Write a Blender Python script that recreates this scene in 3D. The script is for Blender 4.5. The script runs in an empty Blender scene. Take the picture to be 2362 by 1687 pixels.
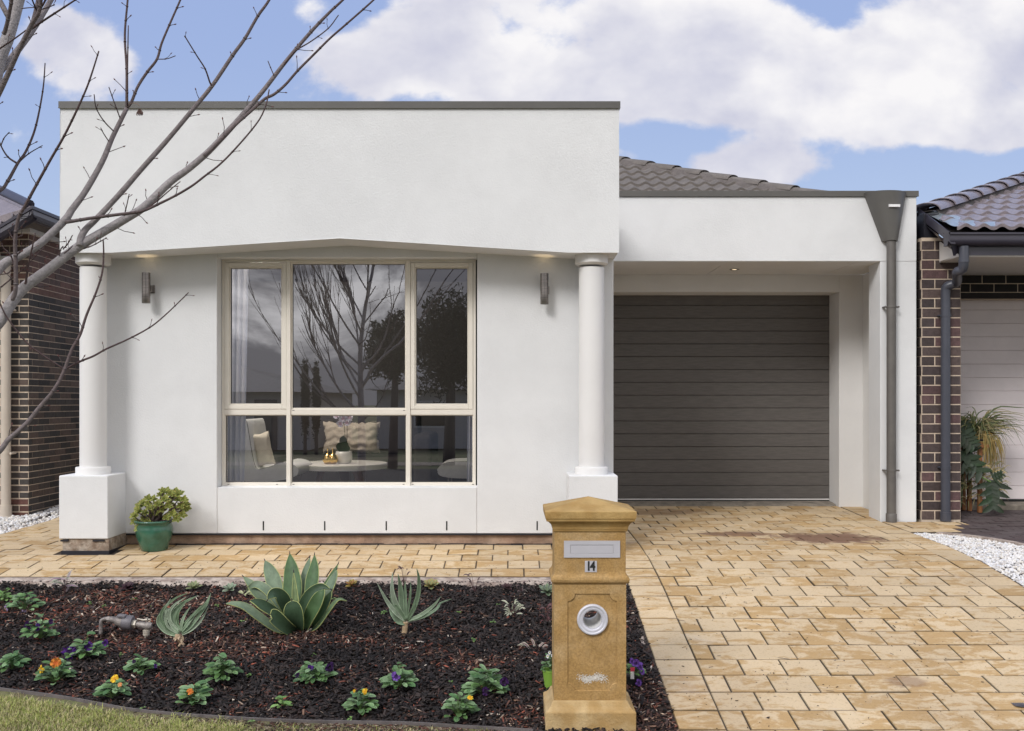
import bpy, bmesh, math, random
import numpy as np
from mathutils import Vector, Matrix, Quaternion, noise as mnoise
from mathutils.geometry import tessellate_polygon
R = math.radians
PI = math.pi
rnd = random.Random(7)
nr = np.random.RandomState(11)
sc = bpy.context.scene
COL = sc.collection

# ---------------------------------------------------------------- camera
F = 2200.0          # focal length in photo pixels
VX, VY = 1181.0, 925.0
CH = 1.2            # camera height above z = 0
cam = bpy.data.cameras.new('camera')
co = bpy.data.objects.new('camera', cam)
COL.objects.link(co)
co.location = (0, 0, CH)
co.rotation_euler = (R(90), 0, 0)
cam.sensor_fit = 'HORIZONTAL'
cam.sensor_width = 36.0
cam.lens = 36.0 * F / 2362.0
cam.shift_y = (VY - 843.5) / 2362.0
cam.clip_start = 0.05
cam.clip_end = 2000
sc.camera = co
sc.view_settings.view_transform = 'Standard'
sc.view_settings.look = 'None'
sc.view_settings.gamma = 1
sc.view_settings.exposure = 0.46

# ---------------------------------------------------------------- light
SUN_EL, SUN_AZ = 37.0, 214.0        # azimuth of the sun, degrees clockwise from +Y
az = R(SUN_AZ)
sd = Vector((math.sin(az) * math.cos(R(SUN_EL)), math.cos(az) * math.cos(R(SUN_EL)), math.sin(R(SUN_EL))))
sl = bpy.data.lights.new('sun', 'SUN')
sl.energy = 1.5
sl.angle = R(18)
sl.color = (1.0, 0.975, 0.955)
so = bpy.data.objects.new('sun', sl)
COL.objects.link(so)
so.rotation_euler = (-sd).to_track_quat('-Z', 'Y').to_euler()
so.location = sd * 30


class NT:
    """small helper round a node tree"""
    def __init__(s, tree):
        s.t = tree
        s.n = tree.nodes
        s.l = tree.links

    def node(s, typ, **kw):
        n = s.n.new(typ)
        for k, v in kw.items():
            setattr(n, k, v)
        return n

    def put(s, sock, v):
        if isinstance(v, bpy.types.NodeSocket):
            s.l.new(v, sock)
        elif isinstance(v, (tuple, list)) and len(v) == 3 and len(getattr(sock, 'default_value', (0,))) == 4:
            sock.default_value = (v[0], v[1], v[2], 1)
        else:
            sock.default_value = v

    def math(s, op, a, b=0.0, c=0.0, clamp=False):
        n = s.node('ShaderNodeMath', operation=op, use_clamp=clamp)
        s.put(n.inputs[0], a)
        s.put(n.inputs[1], b)
        if len(n.inputs) > 2:
            s.put(n.inputs[2], c)
        return n.outputs[0]

    def mix(s, f, a, b, mode='MIX'):
        n = s.node('ShaderNodeMix', data_type='RGBA', blend_type=mode)
        s.put(n.inputs[0], f)
        s.put(n.inputs[6], a)
        s.put(n.inputs[7], b)
        return n.outputs[2]

    def ramp(s, f, lo, hi):
        n = s.node('ShaderNodeMapRange', interpolation_type='SMOOTHSTEP')
        s.put(n.inputs[0], f)
        n.inputs[1].default_value = lo
        n.inputs[2].default_value = hi
        return n.outputs[0]

    def noise(s, vec, scale, detail=3.0, rough=0.5, dist=0.0):
        n = s.node('ShaderNodeTexNoise')
        if vec is not None:
            s.l.new(vec, n.inputs['Vector'])
        n.inputs['Scale'].default_value = scale
        n.inputs['Detail'].default_value = detail
        n.inputs['Roughness'].default_value = rough
        n.inputs['Distortion'].default_value = dist
        return n.outputs[0]


# ---------------------------------------------------------------- sky
w = bpy.data.worlds.new('World')
sc.world = w
w.use_nodes = True
w.node_tree.nodes.clear()
t = NT(w.node_tree)
sky = t.node('ShaderNodeTexSky', sky_type='NISHITA', sun_disc=False)
sky.sun_elevation = R(SUN_EL)
sky.sun_rotation = az
sky.altitude = 50
sky.air_density = 1.0
sky.dust_density = 1.2
sky.ozone_density = 2.5
geo = t.node('ShaderNodeTexCoord')
sep = t.node('ShaderNodeSeparateXYZ')
t.l.new(geo.outputs['Generated'], sep.inputs[0])
ay = t.math('MAXIMUM', t.math('ABSOLUTE', sep.outputs[1]), 0.05)
u = t.math('DIVIDE', sep.outputs[0], ay)
v = t.math('DIVIDE', sep.outputs[2], ay)
cmb = t.node('ShaderNodeCombineXYZ')
t.put(cmb.inputs[0], u)
t.put(cmb.inputs[1], t.math('MULTIPLY', v, 1.35))
t.put(cmb.inputs[2], sep.outputs[1])
n0 = t.noise(cmb.outputs[0], 4.6, 4.0, 0.5, 0.1)
n1 = t.noise(cmb.outputs[0], 9.0, 9.0, 0.54, 0.1)
offv = t.node('ShaderNodeVectorMath', operation='ADD')
t.l.new(cmb.outputs[0], offv.inputs[0])
offv.inputs[1].default_value = (-0.008, 0.024, 0.0)
n1b = t.noise(offv.outputs[0], 9.0, 4.0, 0.50, 0.1)
n2 = t.noise(cmb.outputs[0], 40.0, 7.0, 0.62, 0.2)
# cloud banks: (photo x, photo y, half width, half height, weight)
banks = [(183, 128, 112, 80, 1.35), (930, 120, 190, 70, 0.8), (1240, 120, 360, 105, 1.15), (1180, 0, 330, 70, 0.6),
         (1640, 180, 360, 85, 1.15), (2020, 240, 330, 80, 1.1), (2230, 100, 240, 110, 1.05), (1725, 385, 175, 50, 1.1),
         (2290, 290, 180, 45, 0.8), (720, 15, 70, 40, 0.45), (1600, 40, 160, 70, 0.7), (1430, 355, 60, 25, 0.3), (1960, 50, 50, 35, -0.35), (1500, 20, 300, 70, 0.6), (800, 40, 50, 60, -0.3), (1560, 330, 100, 40, -0.2),
         (1300, -330, 1100, 140, 0.9), (2700, 150, 400, 200, 0.9), (-400, 100, 350, 180, 0.9)]
acc = None
for (bx, by, rx, ry, wt) in banks:
    du = t.math('DIVIDE', t.math('SUBTRACT', u, (bx - VX) / F), rx / F)
    dv = t.math('DIVIDE', t.math('SUBTRACT', v, (VY - by) / F), ry / F)
    d2 = t.math('ADD', t.math('MULTIPLY', du, du), t.math('MULTIPLY', dv, dv))
    g = t.math('MULTIPLY', t.math('EXPONENT', t.math('MULTIPLY', d2, -0.85)), wt)
    acc = g if acc is None else t.math('ADD', acc, g)
acc = t.math('MINIMUM', acc, 0.90)
fld = t.math('ADD', acc, t.math('MULTIPLY', t.math('SUBTRACT', n1, 0.5), 1.25))
fld = t.math('ADD', fld, t.math('MULTIPLY', t.math('SUBTRACT', n0, 0.5), 0.8))
fld = t.math('ADD', fld, t.math('MULTIPLY', t.math('SUBTRACT', n2, 0.5), 0.34))
# overhead and behind: broken overcast
high = t.ramp(v, 0.6, 1.2)
fld = t.math('ADD', fld, t.math('MULTIPLY', high, 0.35))
behind = t.ramp(t.math('MULTIPLY', sep.outputs[1], -1.0), 0.0, 0.25)
fld = t.math('ADD', fld, t.math('MULTIPLY', behind, 0.85))
mask = t.ramp(fld, 0.36, 0.66)
thick = t.ramp(fld, 0.55, 1.35)
shade = t.noise(cmb.outputs[0], 5.5, 5.0, 0.5, 0.2)
lit = t.math('ADD', t.math('MULTIPLY', t.math('SUBTRACT', n1, n1b), 2.2), 0.5)
shade = t.math('ADD', t.math('MULTIPLY', t.ramp(shade, 0.36, 0.62), 0.6), t.math('MULTIPLY', lit, 0.6), clamp=True)
cloud = t.mix(shade, (4.1, 4.2, 5.2), (6.9, 6.8, 6.9))
cloud_b = t.mix(t.ramp(t.noise(cmb.outputs[0], 5.0, 8.0, 0.6, 0.4), 0.46, 0.62), (2.6, 2.6, 2.85), (12.0, 11.9, 11.8))
cloud = t.mix(behind, cloud, cloud_b)
skyc = t.mix(1.0, sky.outputs[0], (1.0, 1.0, 1.0), 'MULTIPLY')
hz = t.ramp(v, 0.0, 0.42)
blue = t.mix(hz, (3.9, 4.75, 6.1), (2.6, 3.4, 5.6))
skyc = t.mix(0.92, skyc, blue)
fin = t.mix(mask, skyc, cloud)
zen = t.math('ADD', t.math('MULTIPLY', t.math('MULTIPLY', t.ramp(v, 0.42, 0.9), t.ramp(t.math('MULTIPLY', sep.outputs[1], -1.0), -0.5, 0.3)), 0.9), 1.0)  # extra sky brightness overhead and behind the camera, added as fill light
zc = t.node('ShaderNodeCombineXYZ')
for i_ in range(3):
    t.put(zc.inputs[i_], zen)
fin = t.mix(1.0, fin, zc.outputs[0], 'MULTIPLY')
bg = t.node('ShaderNodeBackground')
t.put(bg.inputs[0], fin)
bg.inputs[1].default_value = 0.1
wo = t.node('ShaderNodeOutputWorld')
t.l.new(bg.outputs[0], wo.inputs[0])
w.cycles.sampling_method = 'MANUAL'
w.cycles.sample_map_resolution = 512


# ---------------------------------------------------------------- placing helpers
def P(px, py, Y):
    """the point at depth Y that the photo shows at (px, py)"""
    return Vector(((px - VX) * Y / F, Y, CH - (py - VY) * Y / F))


GY = [-400, -9, -1, 3, 4, 5, 6.25, 6.78, 7.2, 7.75, 9.1, 10.08, 30, 400]
GZ = [-1.95, -1.95, -1.95, -1.82, -1.69, -1.53, -1.325, -1.248, -1.20, -1.17, -1.152, -1.118, -1.10, -1.1]


def gz(Y):
    return CH + float(np.interp(Y, GY, GZ))


def bedz(Y, X=None):
    return CH - 1.285 - 0.1525 * (6.6 - Y)


def bedpt(px, py):
    lo, hi = 3.6, 6.7
    for _ in range(40):
        m = (lo + hi) / 2
        y = VY - (bedz(m) - CH) * F / m
        if y > py:
            lo = m
        else:
            hi = m
    return Vector(((px - VX) * m / F, m, bedz(m)))


# ---------------------------------------------------------------- materials
MATS = {}


def mat(name, col, rough=0.6, var=0.0, vscale=6.0, col2=None, bump=0.0, bscale=60.0, metal=0.0, spec=0.5, attr=False,
        contrast=(0.35, 0.65), fine=0.0, fscale=200.0, trans=0.0, coat=0.0, emit=None, stretch=None, sheen=0.0):
    m = bpy.data.materials.new(name)
    m.use_nodes = True
    t = NT(m.node_tree)
    b = t.n['Principled BSDF']
    tc = t.node('ShaderNodeTexCoord')
    vec = tc.outputs['Object']
    if stretch:
        mp = t.node('ShaderNodeMapping')
        mp.inputs['Scale'].default_value = stretch
        t.l.new(vec, mp.inputs[0])
        vec = mp.outputs[0]
    c = None
    if attr:
        a = t.node('ShaderNodeAttribute', attribute_name='Col')
        c = a.outputs[0]
        if col != (1, 1, 1):
            c = t.mix(1.0, c, col, 'MULTIPLY')
    else:
        c = t.mix(0.0, col, col)
    if col2 is not None:
        f = t.ramp(t.noise(vec, vscale, 5.0, 0.6, 0.3), *contrast)
        c = t.mix(f, c, col2)
    if var > 0:
        f = t.ramp(t.noise(vec, vscale * 1.7, 5.0, 0.65), 0.3, 0.7)
        c = t.mix(t.math('MULTIPLY', f, var), c, (0, 0, 0))
    if fine > 0:
        f = t.ramp(t.noise(vec, fscale, 2.0, 0.6), 0.35, 0.65)
        c = t.mix(t.math('MULTIPLY', f, fine), c, (0, 0, 0))
    t.put(b.inputs['Base Color'], c)
    b.inputs['Roughness'].default_value = rough
    b.inputs['Metallic'].default_value = metal
    b.inputs['Specular IOR Level'].default_value = spec
    if coat:
        b.inputs['Coat Weight'].default_value = coat
        b.inputs['Coat Roughness'].default_value = 0.1
    if trans:
        b.inputs['Subsurface Weight'].default_value = trans
        b.inputs['Subsurface Radius'].default_value = (0.01, 0.02, 0.005)
    if sheen:
        b.inputs['Sheen Weight'].default_value = sheen
    if emit:
        b.inputs['Emission Color'].default_value = (emit[0], emit[1], emit[2], 1)
        b.inputs['Emission Strength'].default_value = emit[3]
    if bump > 0:
        bn = t.node('ShaderNodeBump')
        bn.inputs['Strength'].default_value = bump
        bn.inputs['Distance'].default_value = 0.01
        t.l.new(t.noise(vec, bscale, 4.0, 0.6), bn.inputs['Height'])
        t.l.new(bn.outputs[0], b.inputs['Normal'])
    MATS[name] = m
    return m


mat('plaster', (0.705, 0.71, 0.715), 0.85, var=0.07, vscale=1.1, bump=0.25, bscale=75, spec=0.25)
mat('plaster_warm', (0.68, 0.67, 0.655), 0.85, var=0.05, vscale=1.3, bump=0.15, bscale=110, spec=0.25)
mat('column_paint', (0.71, 0.70, 0.69), 0.6, var=0.03, vscale=1.5, bump=0.05, bscale=60, spec=0.35)
mat('cap_metal', (0.105, 0.100, 0.092), 0.45, var=0.12, vscale=1.5, spec=0.5)
mat('footing', (0.36, 0.235, 0.165), 0.9, var=0.4, vscale=5, col2=(0.46, 0.33, 0.24), bump=0.5, bscale=70)
mat('footing_stone', (0.47, 0.40, 0.33), 0.95, var=0.35, vscale=12, col2=(0.25, 0.18, 0.13), bump=1.0, bscale=45)
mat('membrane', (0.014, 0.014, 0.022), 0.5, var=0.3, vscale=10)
mat('frame_cream', (0.74, 0.695, 0.615), 0.4, var=0.05, vscale=3, spec=0.5)
mat('door_grey', (0.125, 0.114, 0.105), 0.5, var=0.25, vscale=4, bump=0.12, bscale=30, stretch=(1, 1, 9), spec=0.4)
mat('steel', (0.30, 0.27, 0.25), 0.30, var=0.35, vscale=5, metal=0.9, stretch=(1, 1, 14))
mat('pipe_grey', (0.125, 0.115, 0.105), 0.5, var=0.2, vscale=5)
mat('pipe_navy', (0.062, 0.066, 0.085), 0.35, var=0.15, vscale=4)
mat('pipe_cream', (0.56, 0.49, 0.41), 0.4, var=0.08, vscale=4)
mat('gutter_navy', (0.040, 0.036, 0.052), 0.28, var=0.12, vscale=2, spec=0.6)
mat('white_board', (0.62, 0.59, 0.56), 0.6, var=0.05)
mat('mauve_door', (0.78, 0.71, 0.71), 0.55, var=0.08, vscale=2, bump=0.04, bscale=30)
mat('flashing', (0.52, 0.58, 0.60), 0.28, var=0.15, vscale=4, metal=0.75)
mat('tile_brown', (0.17, 0.15, 0.135), 0.8, spec=0.2, var=0.25, vscale=5, bump=0.25, bscale=60, attr=False)
mat('tile_purple', (0.235, 0.20, 0.215), 0.22, var=0.25, vscale=5, bump=0.2, bscale=60, spec=0.6)
mat('tile_bed', (0.135, 0.115, 0.105), 0.8, var=0.3, vscale=14, bump=0.4, bscale=50)
mat('brick', (1, 1, 1), 0.75, var=0.35, vscale=14, bump=0.5, bscale=70, attr=True)
mat('mortar_light', (0.66, 0.54, 0.42), 0.95, var=0.15, vscale=9, bump=0.5, bscale=90)
mat('mortar_dark', (0.56, 0.45, 0.36), 0.95, var=0.3, vscale=9, bump=0.5, bscale=90)
mat('bark', (1, 1, 1), 0.75, var=0.35, vscale=40, bump=0.5, bscale=130, attr=True)
mat('leafy', (1, 1, 1), 0.5, var=0.12, vscale=30, attr=True, trans=0.0, spec=0.4)
mat('petal', (1, 1, 1), 0.65, var=0.15, vscale=60, attr=True, spec=0.2)
mat('agave', (1, 1, 1), 0.55, var=0.3, vscale=9, attr=True, spec=0.35, bump=0.08, bscale=30)
mat('mulch', (1, 1, 1), 0.68, var=0.3, vscale=50, attr=True, bump=0.3, bscale=200, spec=0.28)
mat('pebble', (1, 1, 1), 0.6, var=0.08, vscale=60, attr=True)
mat('grass', (1, 1, 1), 0.6, attr=True, spec=0.3)
mat('soil', (0.028, 0.019, 0.016), 0.95, var=0.4, vscale=10, col2=(0.06, 0.034, 0.026), bump=1.0, bscale=60)
mat('lawn_soil', (0.14, 0.105, 0.06), 0.95, var=0.4, vscale=14, col2=(0.16, 0.16, 0.06), bump=0.8, bscale=60)
mat('nature_strip', (0.10, 0.13, 0.045), 0.95, var=0.4, vscale=3, col2=(0.15, 0.13, 0.07), bump=0.6, bscale=20)
mat('asphalt', (0.05, 0.05, 0.05), 0.9, var=0.3, vscale=3, fine=0.3, bump=0.4, bscale=120)
mat('joint_sand', (0.075, 0.055, 0.042), 0.95, var=0.5, vscale=25, bump=0.6, bscale=120)
mat('concrete_strip', (0.60, 0.51, 0.44), 0.95, var=0.4, vscale=12, col2=(0.33, 0.25, 0.21), bump=0.9, bscale=70)
mat('concrete', (0.30, 0.26, 0.21), 0.9, var=0.5, vscale=5, bump=0.5, bscale=70)
mat('edging', (0.15, 0.13, 0.125), 0.6, var=0.4, vscale=8)
mat('sandstone', (0.43, 0.265, 0.100), 0.85, var=0.18, vscale=5, col2=(0.53, 0.37, 0.19), contrast=(0.42, 0.75), bump=0.35,
    bscale=80, fine=0.22, fscale=110, spec=0.2)
mat('sandstone_pale', (0.52, 0.38, 0.20), 0.9, var=0.15, vscale=6, col2=(0.42, 0.27, 0.11), bump=0.4, bscale=80, spec=0.2)
mat('sandstone_top', (0.46, 0.31, 0.125), 0.85, var=0.16, vscale=6, col2=(0.36, 0.22, 0.075), bump=0.4, bscale=80, spec=0.25)
mat('limewash', (0.72, 0.68, 0.62), 0.95, var=0.2, vscale=20, bump=0.8, bscale=90)
mat('alu', (0.58, 0.57, 0.62), 0.45, metal=0.35, var=0.05)
mat('alu_ring', (0.60, 0.60, 0.66), 0.45, metal=0.2, var=0.12, vscale=10)
mat('black', (0.008, 0.008, 0.008), 0.6)
mat('green_glaze', (0.030, 0.105, 0.062), 0.22, var=0.2, vscale=5, col2=(0.045, 0.16, 0.11), coat=0.5)
mat('dark_soil', (0.03, 0.02, 0.015), 0.95, bump=1, bscale=60)
mat('meter_metal', (0.40, 0.36, 0.33), 0.55, var=0.5, vscale=18, col2=(0.22, 0.19, 0.18), metal=0.25, bump=0.3, bscale=60)
mat('brass_pale', (0.55, 0.50, 0.42), 0.5, var=0.4, vscale=20, metal=0.3)
mat('meter_plastic', (0.16, 0.15, 0.165), 0.5, var=0.4, vscale=12)
mat('wood', (0.30, 0.125, 0.045), 0.5, var=0.3, vscale=8, stretch=(3, 3, 0.6))
mat('pot_green', (0.20, 0.36, 0.05), 0.5)
mat('punnet', (0.01, 0.01, 0.012), 0.4)
mat('tag_pink', (0.62, 0.05, 0.10), 0.5)
mat('tag_white', (0.75, 0.75, 0.75), 0.5)
mat('curtain', (0.85, 0.87, 0.95), 0.9, var=0.04)
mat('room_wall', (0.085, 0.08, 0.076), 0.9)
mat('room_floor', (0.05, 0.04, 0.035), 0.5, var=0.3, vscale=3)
mat('chair_fabric', (0.66, 0.66, 0.64), 0.95, var=0.08, vscale=20, bump=0.2, bscale=300)
mat('cushion_cream', (0.80, 0.73, 0.60), 0.95, var=0.1, vscale=14, bump=0.3, bscale=60)
mat('cushion_fluffy', (0.66, 0.57, 0.46), 0.95, var=0.2, vscale=22, bump=0.8, bscale=60)
mat('sofa_fabric', (0.05, 0.042, 0.038), 0.9, var=0.2)
mat('table_white', (0.80, 0.77, 0.71), 0.4)
mat('ceramic', (0.85, 0.82, 0.78), 0.25, coat=0.3)
mat('gold', (0.75, 0.50, 0.18), 0.25, metal=1.0)
mat('table_leg', (0.30, 0.17, 0.12), 0.5)
mat('lamp_glow', (1, 0.7, 0.3), 0.5, emit=(1.0, 0.55, 0.18, 9.0))
mat('lens_glow', (1, 0.8, 0.5), 0.5, emit=(1.0, 0.78, 0.5, 1.2))
mat('far_wall', (0.55, 0.50, 0.44), 0.9, var=0.1)
mat('far_roof', (0.16, 0.15, 0.15), 0.7, var=0.3, vscale=4)
mat('dark_glass', (0.02, 0.022, 0.025), 0.08, spec=0.8)
mat('rubber_white', (0.75, 0.73, 0.70), 0.6)

# pavers: cream faces with tan blooms that run across each unit
def paver_mat(name, tint, pale, tan, dark, stain=True):
    m = bpy.data.materials.new(name)
    m.use_nodes = True
    t = NT(m.node_tree)
    b = t.n['Principled BSDF']
    tc = t.node('ShaderNodeTexCoord')
    vec = tc.outputs['Object']
    a = t.node('ShaderNodeAttribute', attribute_name='Col')
    sp = t.node('ShaderNodeSeparateColor')
    t.l.new(a.outputs[0], sp.inputs[0])
    # r: brightness of this paver, g: how much of it is tan, b: random offset
    off = t.node('ShaderNodeVectorMath', operation='ADD')
    cb = t.node('ShaderNodeCombineXYZ')
    t.put(cb.inputs[2], t.math('MULTIPLY', sp.outputs[2], 7.0))
    t.l.new(vec, off.inputs[0])
    t.l.new(cb.outputs[0], off.inputs[1])
    mp = t.node('ShaderNodeMapping')
    mp.inputs['Scale'].default_value = (0.55, 1.3, 1.0)
    t.l.new(off.outputs[0], mp.inputs[0])
    n = t.noise(mp.outputs[0], 8.5, 6.0, 0.66, 0.8)
    f = t.math('ADD', n, t.math('MULTIPLY', t.math('SUBTRACT', sp.outputs[1], 0.5), 0.17))
    f = t.math('ADD', f, t.math('MULTIPLY', t.math('SUBTRACT', t.noise(vec, 34, 4.0, 0.65), 0.5), 0.22))
    f = t.ramp(f, 0.46, 0.60)
    c = t.mix(t.math('MULTIPLY', f, 0.9), pale, tan)
    f2 = t.ramp(t.noise(vec, 75, 3, 0.6), 0.52, 0.74)
    c = t.mix(t.math('MULTIPLY', f2, 0.34), c, dark)
    f7 = t.ramp(t.noise(vec, 3.1, 6, 0.7, 0.8), 0.56, 0.74)
    c = t.mix(t.math('MULTIPLY', f7, 0.45), c, tuple(q * 0.92 for q in (pale[0], pale[0] * 0.86, pale[0] * 0.72)))
    f4 = t.ramp(t.noise(vec, 240, 2, 0.6), 0.60, 0.70)
    c = t.mix(t.math('MULTIPLY', f4, 0.25), c, (0.05, 0.04, 0.035))
    f5 = t.ramp(t.noise(vec, 1.1, 3, 0.6), 0.35, 0.7)
    c = t.mix(t.math('MULTIPLY', f5, 0.16), c, dark)
    if stain:
        n6 = t.noise(off.outputs[0], 5.0, 5, 0.6, 0.6)
        sx = t.node('ShaderNodeSeparateXYZ')
        t.l.new(vec, sx.inputs[0])
        for (x0, y0, rx, ry, k) in [(2.68, 8.1, 0.52, 0.30, 0.92), (1.95, 8.35, 0.36, 0.16, 0.8), (2.12, 5.13, 0.12, 0.07, 0.5), (1.5, 9.7, 0.5, 0.22, 0.5)]:
            dx = t.math('DIVIDE', t.math('SUBTRACT', sx.outputs[0], x0), rx)
            dy = t.math('DIVIDE', t.math('SUBTRACT', sx.outputs[1], y0), ry)
            d = t.math('SQRT', t.math('ADD', t.math('MULTIPLY', dx, dx), t.math('MULTIPLY', dy, dy)))
            d = t.math('ADD', d, t.math('MULTIPLY', t.math('SUBTRACT', n6, 0.5), 2.0))
            s = t.math('SUBTRACT', 1.0, t.ramp(d, 0.6, 1.15))
            c = t.mix(t.math('MULTIPLY', s, k), c, (0.17, 0.092, 0.06))
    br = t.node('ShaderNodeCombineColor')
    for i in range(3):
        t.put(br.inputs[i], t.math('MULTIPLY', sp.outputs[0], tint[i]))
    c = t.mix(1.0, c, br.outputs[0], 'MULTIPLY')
    t.put(b.inputs['Base Color'], c)
    b.inputs['Roughness'].default_value = 0.8
    b.inputs['Specular IOR Level'].default_value = 0.25
    bn = t.node('ShaderNodeBump')
    bn.inputs['Strength'].default_value = 0.35
    bn.inputs['Distance'].default_value = 0.006
    t.l.new(t.noise(vec, 70, 5.0, 0.65), bn.inputs['Height'])
    t.l.new(bn.outputs[0], b.inputs['Normal'])
    MATS[name] = m


paver_mat('paver', (1, 1, 1), (0.60, 0.465, 0.295), (0.45, 0.29, 0.125), (0.20, 0.125, 0.075))
paver_mat('paver_dark', (1, 1, 1), (0.105, 0.085, 0.085), (0.085, 0.062, 0.062), (0.05, 0.035, 0.035), stain=False)


def glass_mat(name, refl, tint):
    m = bpy.data.materials.new(name)
    m.use_nodes = True
    t = NT(m.node_tree)
    t.n.clear()
    tr = t.node('ShaderNodeBsdfTransparent')
    t.put(tr.inputs[0], tint)
    gl = t.node('ShaderNodeBsdfGlossy')
    gl.inputs['Roughness'].default_value = 0.0
    t.put(gl.inputs[0], (0.95, 0.95, 1.0))
    lw = t.node('ShaderNodeFresnel')
    lw.inputs[0].default_value = 1.5
    f = t.math('ADD', lw.outputs[0], refl, clamp=True)
    mx = t.node('ShaderNodeMixShader')
    t.put(mx.inputs[0], f)
    t.l.new(tr.outputs[0], mx.inputs[1])
    t.l.new(gl.outputs[0], mx.inputs[2])
    o = t.node('ShaderNodeOutputMaterial')
    t.l.new(mx.outputs[0], o.inputs[0])
    MATS[name] = m


glass_mat('glass', 0.22, (0.9, 0.9, 0.9))


# ---------------------------------------------------------------- mesh builder
class MB:
    def __init__(s):
        s.v = []
        s.f = []
        s.c = []
        s.m = []

    def add(s, vs, fs, col=(1, 1, 1), mi=0):
        o = len(s.v)
        s.v.extend([tuple(x) for x in vs])
        for k, f in enumerate(fs):
            s.f.append(tuple(i + o for i in f))
            s.c.append(col[k] if isinstance(col, list) else col)
            s.m.append(mi)
        return o

    def box(s, x0, x1, y0, y1, z0, z1, col=(1, 1, 1), mi=0):
        v = [(x0, y0, z0), (x1, y0, z0), (x1, y1, z0), (x0, y1, z0), (x0, y0, z1), (x1, y0, z1), (x1, y1, z1), (x0, y1, z1)]
        s.add(v, [(0, 3, 2, 1), (4, 5, 6, 7), (0, 1, 5, 4), (1, 2, 6, 5), (2, 3, 7, 6), (3, 0, 4, 7)], col, mi)

    def obox(s, c, ax, ay, az, col=(1, 1, 1), mi=0):
        """oriented box: centre and three half-axis vectors"""
        c, ax, ay, az = Vector(c), Vector(ax), Vector(ay), Vector(az)
        v = []
        for k in (-1, 1):
            for (i, j) in ((-1, -1), (1, -1), (1, 1), (-1, 1)):
                v.append(c + ax * i + ay * j + az * k)
        s.add(v, [(0, 3, 2, 1), (4, 5, 6, 7), (0, 1, 5, 4), (1, 2, 6, 5), (2, 3, 7, 6), (3, 0, 4, 7)], col, mi)

    def prism(s, poly, d, col=(1, 1, 1), mi=0):
        """poly: list of 3D points in a plane, extruded by vector d"""
        n = len(poly)
        d = Vector(d)
        a = [Vector(p) for p in poly]
        b = [p + d for p in a]
        tri = tessellate_polygon([a])
        fs = [tuple(x) for x in tri] + [tuple(reversed([i + n for i in x])) for x in tri]
        fs += [(i, (i + 1) % n, (i + 1) % n + n, i + n) for i in range(n)]
        s.add(a + b, fs, col, mi)

    def holed(s, loops, d, col=(1, 1, 1), mi=0, walls=True, back=True):
        """plate with holes: loops[0] outline, others holes"""
        d = Vector(d)
        L = [[Vector(p) for p in lp] for lp in loops]
        fl = [p for lp in L for p in lp]
        n = len(fl)
        tri = tessellate_polygon(L)
        vs = fl + [p + d for p in fl]
        fs = [tuple(x) for x in tri]
        if back:
            fs += [tuple(reversed([i + n for i in x])) for x in tri]
        if walls:
            o = 0
            for lp in L:
                m = len(lp)
                fs += [(o + i, o + (i + 1) % m, o + (i + 1) % m + n, o + i + n) for i in range(m)]
                o += m
        s.add(vs, fs, col, mi)

    def lathe(s, prof, c, n=32, col=(1, 1, 1), mi=0, axis='Z', cap=True):
        """prof: (radius, height) pairs"""
        vs = []
        for (r, h) in prof:
            for i in range(n):
                a = 2 * PI * i / n
                if axis == 'Z':
                    vs.append((c[0] + r * math.cos(a), c[1] + r * math.sin(a), c[2] + h))
                elif axis == 'X':
                    vs.append((c[0] + h, c[1] + r * math.cos(a), c[2] + r * math.sin(a)))
                else:
                    vs.append((c[0] + r * math.sin(a), c[1] + h, c[2] + r * math.cos(a)))
        fs = []
        for k in range(len(prof) - 1):
            for i in range(n):
                j = (i + 1) % n
                fs.append((k * n + i, k * n + j, (k + 1) * n + j, (k + 1) * n + i))
        if cap:
            if prof[0][0] > 1e-5:
                fs.append(tuple(reversed(range(n))))
            if prof[-1][0] > 1e-5:
                o = (len(prof) - 1) * n
                fs.append(tuple(o + i for i in range(n)))
        s.add(vs, fs, col, mi)

    def tube(s, pts, rad, n=8, col=(1, 1, 1), mi=0, colf=None, cap=True):
        pts = [Vector(p) for p in pts]
        m = len(pts)
        if not isinstance(rad, (list, tuple)):
            rad = [rad] * m
        T = []
        for i in range(m):
            a = pts[max(i - 1, 0)]
            b = pts[min(i + 1, m - 1)]
            d = b - a
            T.append(d.normalized() if d.length > 1e-9 else Vector((0, 0, 1)))
        up = Vector((0, 1, 0)) if abs(T[0].y) < 0.9 else Vector((1, 0, 0))
        nrm = (up - T[0] * up.dot(T[0])).normalized()
        vs = []
        for i in range(m):
            if i:
                q = T[i - 1].rotation_difference(T[i])
                nrm = (q @ nrm)
                nrm = (nrm - T[i] * nrm.dot(T[i])).normalized()
            b = T[i].cross(nrm)
            for k in range(n):
                a = 2 * PI * k / n
                vs.append(pts[i] + (nrm * math.cos(a) + b * math.sin(a)) * rad[i])
        fs = []
        cols = []
        for i in range(m - 1):
            for k in range(n):
                j = (k + 1) % n
                fs.append((i * n + k, i * n + j, (i + 1) * n + j, (i + 1) * n + k))
                cols.append(colf(rad[i]) if colf else col)
        if cap:
            fs.append(tuple(reversed(range(n))))
            fs.append(tuple((m - 1) * n + k for k in range(n)))
            cols += [colf(rad[0]) if colf else col, colf(rad[-1]) if colf else col]
        s.add(vs, fs, cols, mi)

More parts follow.
